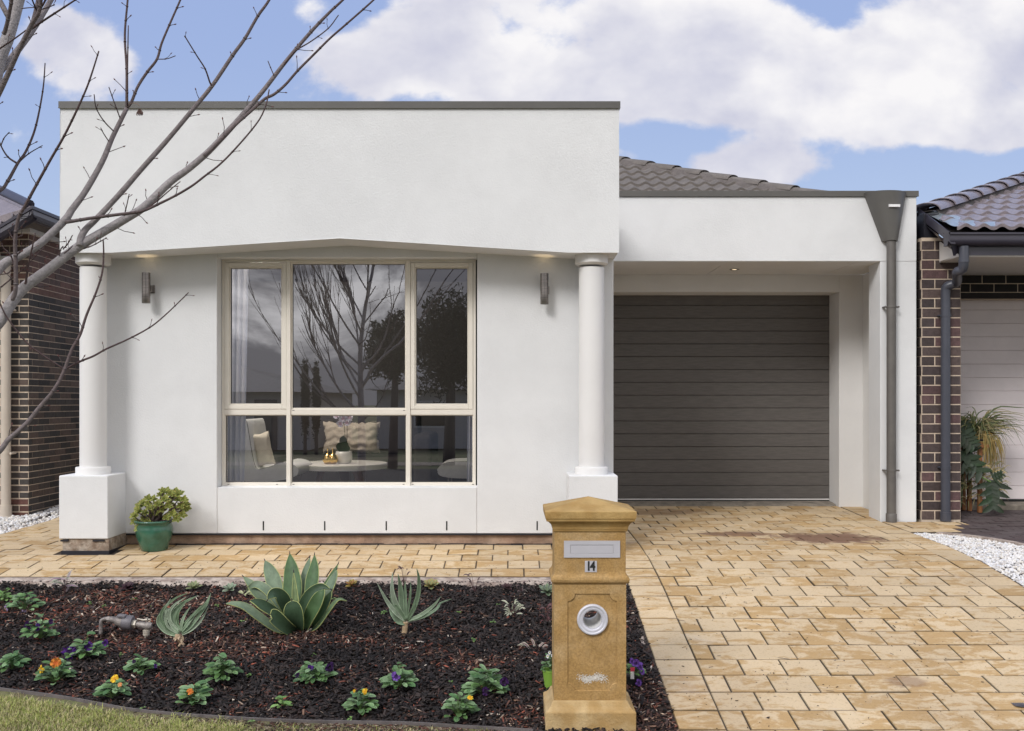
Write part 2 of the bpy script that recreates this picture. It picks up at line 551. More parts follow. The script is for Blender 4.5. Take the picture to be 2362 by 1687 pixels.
    def build(s, name, m, parent=None, smooth=False, bevel=0.0, bseg=2, solid=0.0, sub=0, auto=None):
        me = bpy.data.meshes.new(name)
        off = Vector((0, 0, 0))
        if parent is not None:
            p = parent
            while p is not None:
                off += p.location
                p = p.parent
        me.from_pydata([(v[0] - off.x, v[1] - off.y, v[2] - off.z) for v in s.v], [], s.f)
        ms = m if isinstance(m, (list, tuple)) else [m]
        for k in ms:
            me.materials.append(MATS[k])
        if len(ms) > 1:
            me.polygons.foreach_set('material_index', s.m)
        ca = me.color_attributes.new(name='Col', type='FLOAT_COLOR', domain='CORNER')
        tot = np.array([len(f) for f in s.f])
        cc = np.repeat(np.array([(c[0], c[1], c[2], 1.0) for c in s.c], dtype=np.float32), tot, axis=0)
        ca.data.foreach_set('color', cc.ravel())
        if smooth or auto:
            me.polygons.foreach_set('use_smooth', [True] * len(me.polygons))
        me.update()
        o = bpy.data.objects.new(name, me)
        COL.objects.link(o)
        if parent is not None:
            o.parent = parent
        if auto:
            bm = bmesh.new()
            bm.from_mesh(me)
            for e in bm.edges:
                if len(e.link_faces) == 2 and e.calc_face_angle(0) > R(auto):
                    e.smooth = False
            bm.to_mesh(me)
            bm.free()
        if solid:
            md = o.modifiers.new('solid', 'SOLIDIFY')
            md.thickness = solid
            md.offset = 0
        if bevel:
            md = o.modifiers.new('bevel', 'BEVEL')
            md.width = bevel
            md.segments = bseg
            md.limit_method = 'ANGLE'
            md.angle_limit = R(35)
        if sub:
            md = o.modifiers.new('sub', 'SUBSURF')
            md.levels = sub
            md.render_levels = sub
        return o


def tag(o, label=None, cat=None, group=None, kind=None):
    if label:
        o['label'] = label
    if cat:
        o['category'] = cat
    if group:
        o['group'] = group
    if kind:
        o['kind'] = kind
    return o


def thing(name, label, cat, loc=(0, 0, 0), group=None):
    o = bpy.data.objects.new(name, None)
    o.empty_display_size = 0.1
    COL.objects.link(o)
    o.location = loc
    return tag(o, label, cat, group)


def quick(name, V, Q, C, m, tri=False, smooth=False):
    """bulk mesh from numpy arrays: V (n,3), Q (m,k), C (m,3)"""
    me = bpy.data.meshes.new(name)
    k = Q.shape[1]
    me.vertices.add(len(V))
    me.vertices.foreach_set('co', V.astype(np.float32).ravel())
    me.loops.add(Q.size)
    me.loops.foreach_set('vertex_index', Q.astype(np.int32).ravel())
    me.polygons.add(len(Q))
    me.polygons.foreach_set('loop_start', np.arange(0, Q.size, k, dtype=np.int32))
    me.polygons.foreach_set('loop_total', np.full(len(Q), k, dtype=np.int32))
    me.materials.append(MATS[m])
    me.update(calc_edges=True)
    ca = me.color_attributes.new(name='Col', type='FLOAT_COLOR', domain='CORNER')
    cc = np.repeat(np.c_[C, np.ones(len(C))].astype(np.float32), k, axis=0)
    ca.data.foreach_set('color', cc.ravel())
    if smooth:
        me.polygons.foreach_set('use_smooth', np.ones(len(Q), dtype=bool))
    me.validate()
    o = bpy.data.objects.new(name, me)
    COL.objects.link(o)
    return o


def smoothline(pts, n=6):
    """Catmull-Rom through points (Vectors of any size)"""
    pts = [Vector(p) for p in pts]
    if len(pts) < 3:
        return [pts[0].lerp(pts[-1], i / n) for i in range(n + 1)]
    q = [pts[0] * 2 - pts[1]] + pts + [pts[-1] * 2 - pts[-2]]
    out = []
    for i in range(1, len(q) - 2):
        for k in range(n):
            t = k / n
            out.append(0.5 * ((2 * q[i]) + (q[i + 1] - q[i - 1]) * t + (2 * q[i - 1] - 5 * q[i] + 4 * q[i + 1] - q[i + 2]) * t * t
                              + (3 * q[i] - q[i - 1] - 3 * q[i + 1] + q[i + 2]) * t ** 3))
    out.append(pts[-1])
    return out


def leafstrip(mb, pts, wid, nrm=(0, -1, 0.25), cup=0.25, cc=(0.1, 0.2, 0.08), ce=None, seg=5, twist=0.0, peak=0.45, blunt=0.0, across=6, rim=0.04):
    """curved strap leaf along pts, full width wid, cupped towards nrm"""
    L = smoothline(pts, seg)
    m = len(L)
    nrm = Vector(nrm).normalized()
    ce = ce or cc
    vs = []
    for i, p in enumerate(L):
        a = L[max(0, i - 1)]
        b = L[min(m - 1, i + 1)]
        T = (b - a).normalized()
        s = T.cross(nrm)
        s = s.normalized() if s.length > 1e-6 else Vector((1, 0, 0))
        if twist:
            s = Quaternion(T, twist * i / m) @ s
        nn = s.cross(T).normalized()
        f = i / (m - 1)
        if f < peak:
            wv = 0.62 + 0.38 * math.sin(f / peak * PI / 2)
        else:
            g = (f - peak) / (1 - peak)
            wv = math.cos(g * PI / 2) ** (0.9 - 0.45 * blunt)
        wv = max(wv, 0.02) * wid / 2
        for k in range(across + 1):
            x = -1 + 2 * k / across
            if across > 8:
                x = -1 + 2 * max(0, min(1, ((k - 1) / (across - 2)))) if 0 < k < across else x
                if 0 < k < across:
                    x *= 1 - rim
            vs.append(p + s * (x * wv) + nn * (cup * wv * x * x))
    fs, cols = [], []
    n = across + 1
    for i in range(m - 1):
        for k in range(across):
            fs.append((i * n + k, i * n + k + 1, (i + 1) * n + k + 1, (i + 1) * n + k))
            edge = k in (0, across - 1)
            j = rnd.uniform(0.94, 1.06)
            c = ce if edge else cc
            cols.append(tuple(x * j for x in c))
    mb.add(vs, fs, cols)


def Z(r):
    return CH + r


# ================================================================ GROUND
def sheet(name, x0, x1, ys, zf, m, kind='structure', nx=1):
    mb = MB()
    xs = [x0 + (x1 - x0) * i / nx for i in range(nx + 1)]
    vs = [(x, y, zf(y)) for y in ys for x in xs]
    fs = []
    for j in range(len(ys) - 1):
        for i in range(nx):
            a = j * (nx + 1) + i
            fs.append((a, a + 1, a + nx + 2, a + nx + 1))
    mb.add(vs, fs)
    return tag(mb.build(name, m), kind=kind)


sheet('ground', -400, 400, GY, lambda y: gz(y) - 0.05, 'nature_strip')
sheet('road', -200, 200, [-12.0, -3.2], lambda y: Z(-1.95) + 0.004 - 0.05 + 0.012, 'asphalt')
sheet('pavement', -200, 200, [-15.0, -13.4], lambda y: Z(-1.95) - 0.03, 'concrete')

# edge of the garden bed, traced along the steel edging
edge_px = [(-250, 1560), (0, 1593), (150, 1613), (312, 1642), (500, 1658), (700, 1668), (922, 1672), (1100, 1682), (1230, 1690)]
edge_w = [bedpt(*p) for p in edge_px]
EX = [p.x for p in edge_w]
EYs = [p.y for p in edge_w]


def yedge(x):
    if x > 0.12:
        return 3.9
    if x < EX[0]:
        return EYs[0] + (EX[0] - x) * 0.3
    return float(np.interp(x, EX, EYs))


def soil_bump(x, y):
    return 0.022 * mnoise.noise(Vector((x * 2.2, y * 2.2, 0))) + 0.008 * mnoise.noise(Vector((x * 9, y * 9, 3)))


mb = MB()
nx, ny = 150, 50
xs = [-6.0 + (0.80 + 6.0) * i / nx for i in range(nx + 1)]
for i in range(nx + 1):
    for j in range(ny + 1):
        y0 = yedge(xs[i])
        y = y0 + (6.64 - y0) * j / ny
        mb.v.append((xs[i], y, bedz(y) - 0.012 + (soil_bump(xs[i], y) if 0 < j < ny else -0.01)))
for i in range(nx):
    for j in range(ny):
        a = i * (ny + 1) + j
        mb.f.append((a, a + ny + 1, a + ny + 2, a + 1))
        mb.c.append((1, 1, 1))
        mb.m.append(0)
tag(mb.build('garden_bed', 'soil', smooth=True), kind='structure')

mb = MB()
for i in range(nx + 1):
    x = -6.0 + (0.12 + 6.0) * i / nx
    for j, y in enumerate((2.6, 3.3, 4.0, yedge(x) - 0.01)):
        mb.v.append((x, y, bedz(max(y, 4.0)) - (0 if y > 3.9 else 0.12 * (4.0 - y)) + 0.004))
for i in range(nx):
    for j in range(3):
        a = i * 4 + j
        mb.f.append((a, a + 4, a + 5, a + 1))
        mb.c.append((1, 1, 1))
        mb.m.append(0)
tag(mb.build('lawn', 'lawn_soil'), kind='structure')

# steel edging
mb = MB()
ep = smoothline([Vector((p.x, p.y, p.z)) for p in edge_w], 6)
for a, b in zip(ep[:-1], ep[1:]):
    d = (b - a).normalized()
    n = Vector((-d.y, d.x, 0)) * 0.004
    mb.add([a - n - Vector((0, 0, .05)), a + n - Vector((0, 0, .05)), a + n + Vector((0, 0, .016)), a - n + Vector((0, 0, .016)),
            b - n - Vector((0, 0, .05)), b + n - Vector((0, 0, .05)), b + n + Vector((0, 0, .016)), b - n + Vector((0, 0, .016))],
           [(0, 1, 2, 3), (7, 6, 5, 4), (0, 4, 5, 1), (1, 5, 6, 2), (2, 6, 7, 3), (3, 7, 4, 0)])
o = mb.build('garden_edging', 'edging')
tag(o, 'thin dark strip edging curving between the black mulch and the grass', 'garden edging')


# ---------------------------------------------------------------- pavers
def paver(mb, x0, x1, y0, y1, g=0.0052, zf=gz, amp=0.0011):
    hx = rnd.uniform(0.0026, g * 0.9)
    hy = rnd.uniform(0.003, 0.0046)
    x0 += hx * 1.1
    x1 -= rnd.uniform(0.0022, g * 0.7) * 1.1
    y0 += hy * 0.8
    y1 -= hy * 0.8
    dz = rnd.gauss(0, amp)
    tx = rnd.gauss(0, amp * 0.6)
    ty = rnd.gauss(0, amp * 0.6)
    b = 0.0042
    vs = []
    for (ins, dep) in ((b, 0), (0, 0.003), (0, 0.03)):
        for (x, y, sx, sy) in ((x0 + ins, y0 + ins, -1, -1), (x1 - ins, y0 + ins, 1, -1), (x1 - ins, y1 - ins, 1, 1), (x0 + ins, y1 - ins, -1, 1)):
            vs.append((x, y, zf(y) + dz + tx * sx + ty * sy - dep))
    fs = [(0, 1, 2, 3)]
    for k in (0, 4):
        for i in range(4):
            j = (i + 1) % 4
            fs.append((k + 4 + i, k + 4 + j, k + j, k + i))
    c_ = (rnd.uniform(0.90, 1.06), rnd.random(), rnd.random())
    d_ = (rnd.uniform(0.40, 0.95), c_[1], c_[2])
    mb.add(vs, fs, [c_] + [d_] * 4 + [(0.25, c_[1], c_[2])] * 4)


PY0, PP, PL = 10.13, 0.197, 0.2345
mb = MB()
XL, XR = 0.805, 3.52
for k in range(0, 36):
    y1 = PY0 - PP * k
    y0 = y1 - PP
    if y1 < 3.3:
        break
    # left and right header columns
    if y1 < 8.95:
        paver(mb, XL, XL + PL + 0.001, y0, y1)
    else:
        paver(mb, XL + 0.03, XL + PL, y0, y1)
    if y0 < 9.2:
        paver(mb, XR - PL, XR, y0, y1)
    off = (0.5 if k % 2 else 0.0) * PL + 0.003 * ((k * 7) % 3)
    x = XL + PL - (PL - off if off > 0.01 else 0)
    x = XL + PL - off
    xr = XR - PL if y0 < 9.2 else 3.46
    while x < xr - 0.01:
        a = max(x, XL + PL)
        b = min(x + PL, xr)
        if xr - b < 0.06:
            b = xr
        if b - a > 0.06 or a > XL + PL + 0.01:
            paver(mb, a, b, y0, y1)
        x += PL
        if b == xr:
            break
    if 9.1 < y0 < 10.2:
        paver(mb, 3.47, 3.70, y0, y1)
# apron in front of the garage pillar
for r in range(3):
    y1 = 9.1 - 0.215 * r
    x = XR + 0.004 - (0.11 if r % 2 else 0)
    while x < 4.25 - 0.11 * r:
        a = max(x, XR + 0.004)
        b = min(x + PL, 4.27 - 0.13 * r)
        if b - a > 0.03:
            paver(mb, a, b, y1 - 0.215, y1)
        x += PL
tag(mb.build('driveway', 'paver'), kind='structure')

mb = MB()
for k in range(-12, 17):
    y1 = PY0 - PP * k
    y0 = y1 - PP
    if k < 11:
        xa, xb = -4.46, -3.535
    else:
        xa, xb = -6.5, XL - 0.002
    if y0 > 7.79 and k >= 11:
        y1 = min(y1, 7.76)
    off = 0.5 * PL if k % 2 else 0.0
    x = -6.5 + off - PL + 0.02
    while x < xb:
        a, b = max(x, xa), min(x + PL, xb)
        if b - a > 0.03 and y1 - y0 > 0.05:
            # leave the pedestal footing clear
            if not (y0 < 7.76 and y1 > 7.45 and a > -3.56 and b < -3.05):
                paver(mb, a, b, y0, y1, g=0.0036)
        x += PL
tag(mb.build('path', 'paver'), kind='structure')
ys = [3.2, 4, 5, 6.25, 6.78, 7.2, 7.75, 9.1, 10.08, 10.3]
sheet('driveway_base', 0.79, 3.54, ys, lambda y: gz(y) - 0.007, 'joint_sand')
sheet('driveway_apron_base', 3.55, 4.27, [8.4, 9.12], lambda y: gz(y) - 0.0075, 'joint_sand')
sheet('path_base', -6.6, 0.785, [6.78, 7.2, 7.75, 7.8], lambda y: gz(y) - 0.007, 'joint_sand')
sheet('path_side_base', -4.47, -3.52, [7.81, 9.1, 10.08, 12.6], lambda y: gz(y) - 0.008, 'joint_sand')
# rough concrete haunch along the path
mb = MB()
xs = np.linspace(-6.4, 0.80, 160)
vs = []
for x in xs:
    j = 0.012 * mnoise.noise(Vector((x * 6, 0, 0))) + 0.006 * mnoise.noise(Vector((x * 25, 2, 0)))
    k = 0.004 * mnoise.noise(Vector((x * 30, 5, 0)))
    vs += [(x, 6.776, gz(6.78) - 0.006), (x, 6.72, gz(6.78) - 0.010 + k), (x, 6.635 + j, bedz(6.64) + 0.016 + k), (x, 6.615 + j, bedz(6.6) - 0.03)]
fs = []
for i in range(len(xs) - 1):
    for j in range(3):
        a = i * 4 + j
        fs.append((a, a + 1, a + 5, a + 4))
mb.add(vs, fs)
tag(mb.build('kerb_strip', 'concrete_strip', smooth=True), kind='structure')
mb = MB()
vs = []
ysk = np.linspace(3.4, 6.7, 90)
for y in ysk:
    j = 0.006 * mnoise.noise(Vector((y * 12, 0, 7)))
    vs += [(0.803, y, gz(y) - 0.008), (0.785 + j, y, gz(y) - 0.014), (0.772 + j, y, bedz(y) - 0.02)]
fs = []
for i in range(len(ysk) - 1):
    for j in range(2):
        a = i * 3 + j
        fs.append((a, a + 3, a + 4, a + 1))
mb.add(vs, fs)
tag(mb.build('driveway_edge', 'concrete_strip', smooth=True), kind='structure')

# neighbour's dark paving on the right
mb = MB()
for k in range(0, 40):
    y1 = 10.0 - 0.11 * k
    y0 = y1 - 0.11
    if y1 < 4.0:
        break
    xl = 3.86 if y0 > 9.2 else (4.27 if y0 > 8.55 else 4.27)
    x = 3.6 + (0.115 if k % 2 else 0)
    while x < 7.5:
        kx = float(np.interp(y0, [5.0, 6.8, 7.5, 7.9, 8.22, 8.40], [4.315, 4.315, 4.265, 4.165, 3.995, 3.86]))
        if y0 > 8.42:
            kx = 4.285 - 0.13 * max(0, (9.05 - y0) / 0.215)
        if y0 > 8.95:
            kx = 4.31
        a, b = max(x, kx), x + 0.23
        if b - a > 0.03:
            paver(mb, a, b, y0, y1, g=0.002, zf=lambda y: gz(y) - 0.004)
        x += 0.23
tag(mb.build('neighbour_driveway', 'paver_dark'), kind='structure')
mb = MB()
yy_ = [3.2, 5.0, 6.8, 7.5, 7.9, 8.22, 8.40, 8.7, 9.04, 9.1, 10.3]
xx_ = [4.30, 4.30, 4.25, 4.15, 3.98, 3.80, 3.78, 4.0, 4.24, 4.285, 4.285]
mb.add([p for x, y in zip(xx_, yy_) for p in ((x, y, gz(y) - 0.0125), (7.6, y, gz(y) - 0.0125))], [(2 * i, 2 * i + 1, 2 * i + 3, 2 * i + 2) for i in range(len(yy_) - 1)])
tag(mb.build('neighbour_driveway_base', 'asphalt'), kind='structure')
# sandy edging strip between gravel and dark paving
mb = MB()
pl = smoothline([Vector((3.75, 8.40, 0)), Vector((3.95, 8.22, 0)), Vector((4.12, 7.9, 0)), Vector((4.22, 7.5, 0)), Vector((4.27, 6.8, 0)), Vector((4.27, 5.0, 0))], 10)
vs = []
for i, p in enumerate(pl):
    d = (pl[min(i + 1, len(pl) - 1)] - pl[max(i - 1, 0)]).normalized()
    n = Vector((-d.y, d.x, 0))
    wv = 0.035 + 0.012 * mnoise.noise(Vector((p.y * 7, 0, 0)))
    vs += [(p.x - n.x * wv, p.y - n.y * wv, gz(p.y) - 0.03), (p.x - n.x * wv, p.y - n.y * wv, gz(p.y) + 0.006),
           (p.x + n.x * wv, p.y + n.y * wv, gz(p.y) + 0.006), (p.x + n.x * wv, p.y + n.y * wv, gz(p.y) - 0.03)]
fs = []
for i in range(len(pl) - 1):
    for j in range(3):
        a = i * 4 + j
        fs.append((a, a + 1, a + 5, a + 4))
mb.add(vs, fs)
tag(mb.build('gravel_kerb', 'concrete_strip'), kind='structure')

# ================================================================ THE HOUSE
house = thing('house', 'single storey white rendered house with a tall flat parapet, columns and a dark garage door', 'house', (-1.3, 7.75, Z(-1.17)))
YW, YP = 7.75, 7.40
XHL, XHR = -3.51, 0.824
wz0 = Z(-1.078)
SOF = [(-3.505, 1.154), ((258 - VX) * YP / F, 1.154), ((784 - VX) * YP / F, 1.2605), ((1313 - VX) * YP / F, 1.154), (0.827, 1.154)]
OL, OR, OB, OT = -2.395, -0.285, Z(-0.7045), Z(1.165)
g = 0.0018
mb = MB()
mb.box(XHL, OL - g, YW, YW + 0.2, wz0, Z(1.35))
mb.box(OR + g, XHR, YW, YW + 0.2, wz0, Z(1.35))
mb.box(OL + g, OR - g, YW, YW + 0.2, wz0, OB)
mb.box(OL + g, OR - g, YW, YW + 0.2, OT, Z(1.35))
mb.box(OL - 0.05, OL, YW + 0.2001, YW + 0.21, wz0, Z(1.35))
mb.box(OR, OR + 0.05, YW + 0.2001, YW + 0.21, wz0, Z(1.35))
# side walls and upper return
mb.box(XHL, XHL + 0.2, YW + 0.211, 16, wz0, Z(1.9))
mb.box(XHR - 0.2, XHR, YW + 0.211, 10.08, Z(-1.2), Z(1.9))
mb.box(XHL, XHL + 0.16, YW + 0.051, 11.0, Z(1.35), Z(2.3))
o = mb.build('front_wall', 'plaster', house, bevel=0.004, bseg=1)
# dark sealant in the control joints
for x in (OL, OR):
    for (a, b) in ((wz0, OB), (OT, Z(1.3))):
        mb = MB()
        mb.box(x - g * 0.9, x + g * 0.9, YW + 0.006, YW + 0.012, a, b)
        mb.build('joint_sealant', 'white_board', house)
mb = MB()
poly = [(x, YP, Z(z)) for (x, z) in SOF] + [(0.827, YP, Z(2.268)), (-3.505, YP, Z(2.268))]
mb.prism(poly, (0, 0.40, 0))
mb.build('parapet', 'plaster', house, bevel=0.006, bseg=2)
mb = MB()
mb.box(-3.515, 0.84, YP - 0.012, YP + 0.42, Z(2.270), Z(2.322))
mb.box(-3.515, 0.84, YP - 0.016, YP - 0.0125, Z(2.266), Z(2.274))
mb.build('parapet_capping', 'cap_metal', house, bevel=0.004)
# footing
mb = MB()
mb.box(-3.45, XHR - 0.01, YW + 0.022, YW + 0.2, Z(-1.24), wz0 - 0.004)
for x in np.arange(-3.0, 0.8, 0.41):
    mb.box(x, x + 0.3, YW + 0.016, YW + 0.0215, Z(-1.16), Z(-1.155))
mb.build('footing', 'footing', house)
mb = MB()
mb.box(-3.2, XHR - 0.012, YW - 0.004, YW + 0.02, Z(-1.092), wz0 - 0.001)
for i in range(44):
    x = -3.3 + i * 0.094
    mb.box(x, x + 0.0935, YW + 0.004, YW + 0.0205, Z(-1.20), Z(-1.164) + rnd.uniform(-0.004, 0.004))
mb.build('damp_course', 'membrane', house)
# weep slots
for px in (607.6, 749, 891, 1030.4, 1239):
    mb = MB()
    p = P(px, 1213, YW)
    mb.box(p.x - 0.0055, p.x + 0.0055, YW - 0.002, YW + 0.004, p.z - 0.037, p.z + 0.037)
    mb.build('weep_hole', 'black', house)


# columns
def column(px, cx):
    yc = 7.575
    c = (cx, yc, Z(0))
    ce = bpy.data.objects.new('column', None)
    mbs = MB()
    prof = [(0.101, -0.54), (0.101, -0.50), (0.1, 1.055)]
    mbs.lathe(prof, c, 48)
    o = mbs.build('column', 'column_paint', house, auto=40)
    b = MB()
    b.lathe([(0.131, -0.585), (0.131, -0.528), (0.127, -0.523), (0.1005, -0.521)], c, 48)
    b.build('base_ring', 'column_paint', o, auto=40)
    b = MB()
    b.lathe([(0.1002, 1.072), (0.112, 1.072), (0.131, 1.088), (0.131, 1.16)], c, 48)
    b.build('capital', 'column_paint', o, auto=30)
    b = MB()
    b.box(cx - 0.19, cx + 0.19, YP - 0.002, YW - 0.001, Z(-1.072), Z(-0.580))
    b.build('pedestal', 'plaster', o, bevel=0.008, bseg=3)
    b = MB()
    n = 10
    vs = []
    b.box(cx - 0.168, cx + 0.19, YP + 0.014, YW + 0.02, Z(-1.21), Z(-1.0725))
    b.build('pedestal_footing', 'footing_stone', o)
    b = MB()
    b.box(cx - 0.176, cx + 0.196, YP + 0.006, YP + 0.0135, Z(-1.21), Z(-1.165))
    b.box(cx + 0.1905, cx + 0.197, YP + 0.0137, YW + 0.0, Z(-1.21), Z(-1.165))
    b.box(cx - 0.18, cx - 0.12, YP + 0.001, YP + 0.0135, Z(-1.092), Z(-1.078))
    b.box(cx + 0.07, cx + 0.16, YP + 0.001, YP + 0.0135, Z(-1.092), Z(-1.080))
    b.build('damp_course', 'membrane', o)
    return o


column(212, -3.325)
column(1363, 0.631)

# ---------------------------------------------------------------- window
YF = 7.87                    # face of the window frame


def wx(px, Y=YF):
    return (px - VX) * Y / F


def wzv(py, Y=YF):
    return CH - (py - VY) * Y / F


win = bpy.data.objects.new('window', None)
COL.objects.link(win)
win.parent = house
win.location = Vector((wx(805), YF, wzv(1120))) - house.location
wf = MB()
fl, fr, ft, fb = wx(511.8), wx(1097.5), wzv(599.5), wzv(1122)
D = 0.09
m1, m2 = wx(666), wx(942)       # mullion centres
mw = 0.0165
tr1, tr2 = wzv(944.5), wzv(957.5)   # transom
wf.box(fl, fl + 0.022, YF, YF + D, fb, ft)
wf.box(fr - 0.022, fr, YF, YF + D, fb, ft)
wf.box(fl + 0.022, fr - 0.022, YF, YF + D, ft - 0.022, ft)
wf.box(fl + 0.022, fr - 0.022, YF, YF + D, fb, fb + 0.026)
for mx in (m1, m2):
    wf.box(mx - mw, mx + mw, YF - 0.012, YF + D, fb - 0.008, ft - 0.004)
wf.box(fl + 0.022, m1 - mw, YF - 0.001, YF + D, tr2, tr1)
wf.box(m1 + mw, m2 - mw, YF - 0.001, YF + D, tr2, tr1)
wf.box(m2 + mw, fr - 0.022, YF - 0.001, YF + D, tr2, tr1)
wf.build('window_frame', 'frame_cream', win, bevel=0.002, bseg=1)
# beads of the three fixed panes
panes = [(m1 + mw, m2 - mw, tr1, ft - 0.022, 0.004, 0.012), (fl + 0.022, m1 - mw, fb + 0.026, tr2, 0.004, 0.006),
         (m1 + mw, m2 - mw, fb + 0.026, tr2, 0.004, 0.006), (m2 + mw, fr - 0.022, fb + 0.026, tr2, 0.004, 0.006)]
bd = MB()
gk = MB()


def ring(mbx, x0, x1, z0, z1, w_, y0, y1):
    mbx.box(x0, x0 + w_, y0, y1, z0, z1)
    mbx.box(x1 - w_, x1, y0, y1, z0, z1)
    mbx.box(x0 + w_, x1 - w_, y0, y1, z1 - w_, z1)
    mbx.box(x0 + w_, x1 - w_, y0, y1, z0, z0 + w_)


gl_list = []
for (x0, x1, z0, z1, a, b) in panes:
    ring(bd, x0 + 0.0003, x1 - 0.0003, z0 + 0.0003, z1 - 0.0003, b, YF + 0.012, YF + 0.05)
    ring(gk, x0 + b, x1 - b, z0 + b, z1 - b, 0.003, YF + 0.024, YF + 0.045)
    gl_list.append((x0 + b, x1 - b, z0 + b, z1 - b))
bd.build('glazing_bead', 'frame_cream', win)
# two opening sashes
for (x0, x1) in ((fl + 0.022, m1 - mw), (m2 + mw, fr - 0.022)):
    s = MB()
    zz0, zz1 = tr1 + 0.001, ft - 0.024
    ring(s, x0 + 0.001, x1 - 0.001, zz0, zz1, 0.036, YF - 0.006, YF + 0.03)
    ring(s, x0 + 0.037, x1 - 0.037, zz0 + 0.036, zz1 - 0.036, 0.010, YF + 0.004, YF + 0.03)
    s.build('sash', 'frame_cream', win, bevel=0.003, bseg=1)
    ring(gk, x0 + 0.047, x1 - 0.047, zz0 + 0.046, zz1 - 0.046, 0.003, YF + 0.018, YF + 0.035)
    gl_list.append((x0 + 0.046, x1 - 0.046, zz0 + 0.045, zz1 - 0.045))
gk.build('gasket', 'black', win)
for (x0, x1, z0, z1) in gl_list:
    s = MB()
    s.add([(x0, YF + 0.03, z0), (x1, YF + 0.03, z0), (x1, YF + 0.03, z1), (x0, YF + 0.03, z1)], [(0, 1, 2, 3)])
    s.build('window_pane', 'glass', win)
s = MB()
for px in (527, 639, 677, 931, 952, 1091):
    for yy in (1117.5,):
        s = MB()
        p = P(px, yy, YF)
        s.box(p.x - 0.008, p.x + 0.008, YF - 0.002, YF + 0.002, p.z - 0.002, p.z + 0.002)
        s.build('drain_slot', 'black', win)
for px in (677, 932):
    s = MB()
    p = P(px, 947, YF)
    s.box(p.x - 0.008, p.x + 0.008, YF - 0.003, YF + 0.002, p.z - 0.002, p.z + 0.002)
    s.build('drain_slot', 'black', win)
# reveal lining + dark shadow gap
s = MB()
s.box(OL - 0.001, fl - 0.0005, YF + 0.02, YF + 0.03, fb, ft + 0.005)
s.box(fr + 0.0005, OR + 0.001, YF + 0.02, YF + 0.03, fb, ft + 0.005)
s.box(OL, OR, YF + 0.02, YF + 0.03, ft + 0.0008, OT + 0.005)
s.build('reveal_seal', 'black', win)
s = MB()
s.add([(OL, YW - 0.0, OB - 0.003), (OR, YW - 0.0, OB - 0.003), (OR, YF + 0.06, OB + 0.010), (OL, YF + 0.06, OB + 0.010)], [(0, 1, 2, 3)])
s.build('sill', 'plaster', win)

# ---------------------------------------------------------------- garage front
YG = 9.12
mb = MB()
mb.box(XHR + 0.001, 3.868, YG, YG + 0.3, Z(1.335), Z(1.953))
mb.build('garage_fascia', 'plaster', house, bevel=0.004)
mb = MB()
mb.box(3.523, 3.868, YG + 0.003, YG + 0.3, Z(-1.165), Z(1.3347))
mb.build('garage_pillar', 'plaster', house, bevel=0.004)
mb = MB()
mb.box(XHR + 0.001, 3.886, YG - 0.012, YG + 0.31, Z(1.955), Z(2.007))
mb.box(XHR + 0.001, 3.886, YG - 0.016, YG - 0.0125, Z(1.951), Z(1.958))
mb.build('garage_capping', 'cap_metal', house, bevel=0.003)
mb = MB()
YR = 10.08
mb.box(3.459, 3.868, YR, YR + 0.32, Z(-1.14), Z(1.333))
mb.box(0.97, 3.459, YR, YR + 0.32, Z(1.15), Z(1.333))
mb.box(XHR, 0.97, YR, YR + 0.32, Z(-1.14), Z(1.333))
mb.box(3.706, 3.868, YG + 0.301, YR, Z(-1.16), Z(1.333))
mb.box(0.6, 3.868, YR + 0.321, YR + 0.45, Z(1.16), Z(1.9))
mb.build('garage_wall', 'plaster_warm', house, bevel=0.004, bseg=1)
xs = [XHR + 0.001, 2.057, 3.30, 3.705]
for a, b in zip(xs[:-1], xs[1:]):
    mb = MB()
    mb.box(a + 0.0035, b - 0.0035, YG + 0.02, YR - 0.001, Z(1.3325), Z(1.345))
    mb.build('soffit_panel', 'plaster_warm', house, bevel=0.002, bseg=1)
mb = MB()
mb.box(XHR + 0.01, 3.7, YG + 0.02, YR - 0.002, Z(1.3455), Z(1.36))
mb.build('soffit_backing', 'cap_metal', house)
gd = bpy.data.objects.new('garage_door', None)
COL.objects.link(gd)
gd.parent = house
gd.location = Vector((2.2, 10.4, Z(-1.07))) - house.location
YD = 10.4
mb = MB()
z = wzv(680 - 14, YD)
edges = [CH - (y - VY) * YD / F for y in (668, 704.5, 734.3, 764, 793.5, 823, 852.8, 882.2, 912, 941.5, 971.5, 1001, 1030.8, 1060.5, 1090, 1120, 1149.5)]
for za, zb in zip(edges[:-1], edges[1:]):
    # slightly bevelled board: grooves 6 mm
    h = 0.005
    mb.add([(0.9, YD, zb + h), (3.5, YD, zb + h), (3.5, YD, za - h), (0.9, YD, za - h), (0.9, YD + .009, zb + 0.001), (3.5, YD + .009, zb + 0.001),
            (3.5, YD + .009, za), (0.9, YD + .009, za)],
           [(0, 1, 2, 3), (4, 5, 1, 0), (3, 2, 6, 7)])
mb.box(0.89, 3.51, YD + 0.0095, YD + 0.03, Z(-1.065), edges[0])
mb.build('door_leaf', 'door_grey', gd)
mb = MB()
mb.box(0.9, 3.457, YD - 0.012, YD + 0.03, Z(-1.078), Z(-1.067))
mb.build('bottom_seal', 'rubber_white', gd)
mb = MB()
mb.box(0.9, 3.457, YD - 0.01, YD + 0.03, Z(-1.10), Z(-1.0785))
mb.build('seal_shadow', 'black', gd)
mb = MB()
vs = []
xs = np.linspace(0.83, 3.458, 70)
for x in xs:
    j = 0.008 * mnoise.noise(Vector((x * 5, 0, 0)))
    vs += [(x, YD + 0.03, Z(-1.088)), (x, YD - 0.12 + j, Z(-1.095)), (x, YD - 0.2 + j, Z(-1.105)), (x, 10.135, Z(-1.135))]
fs = []
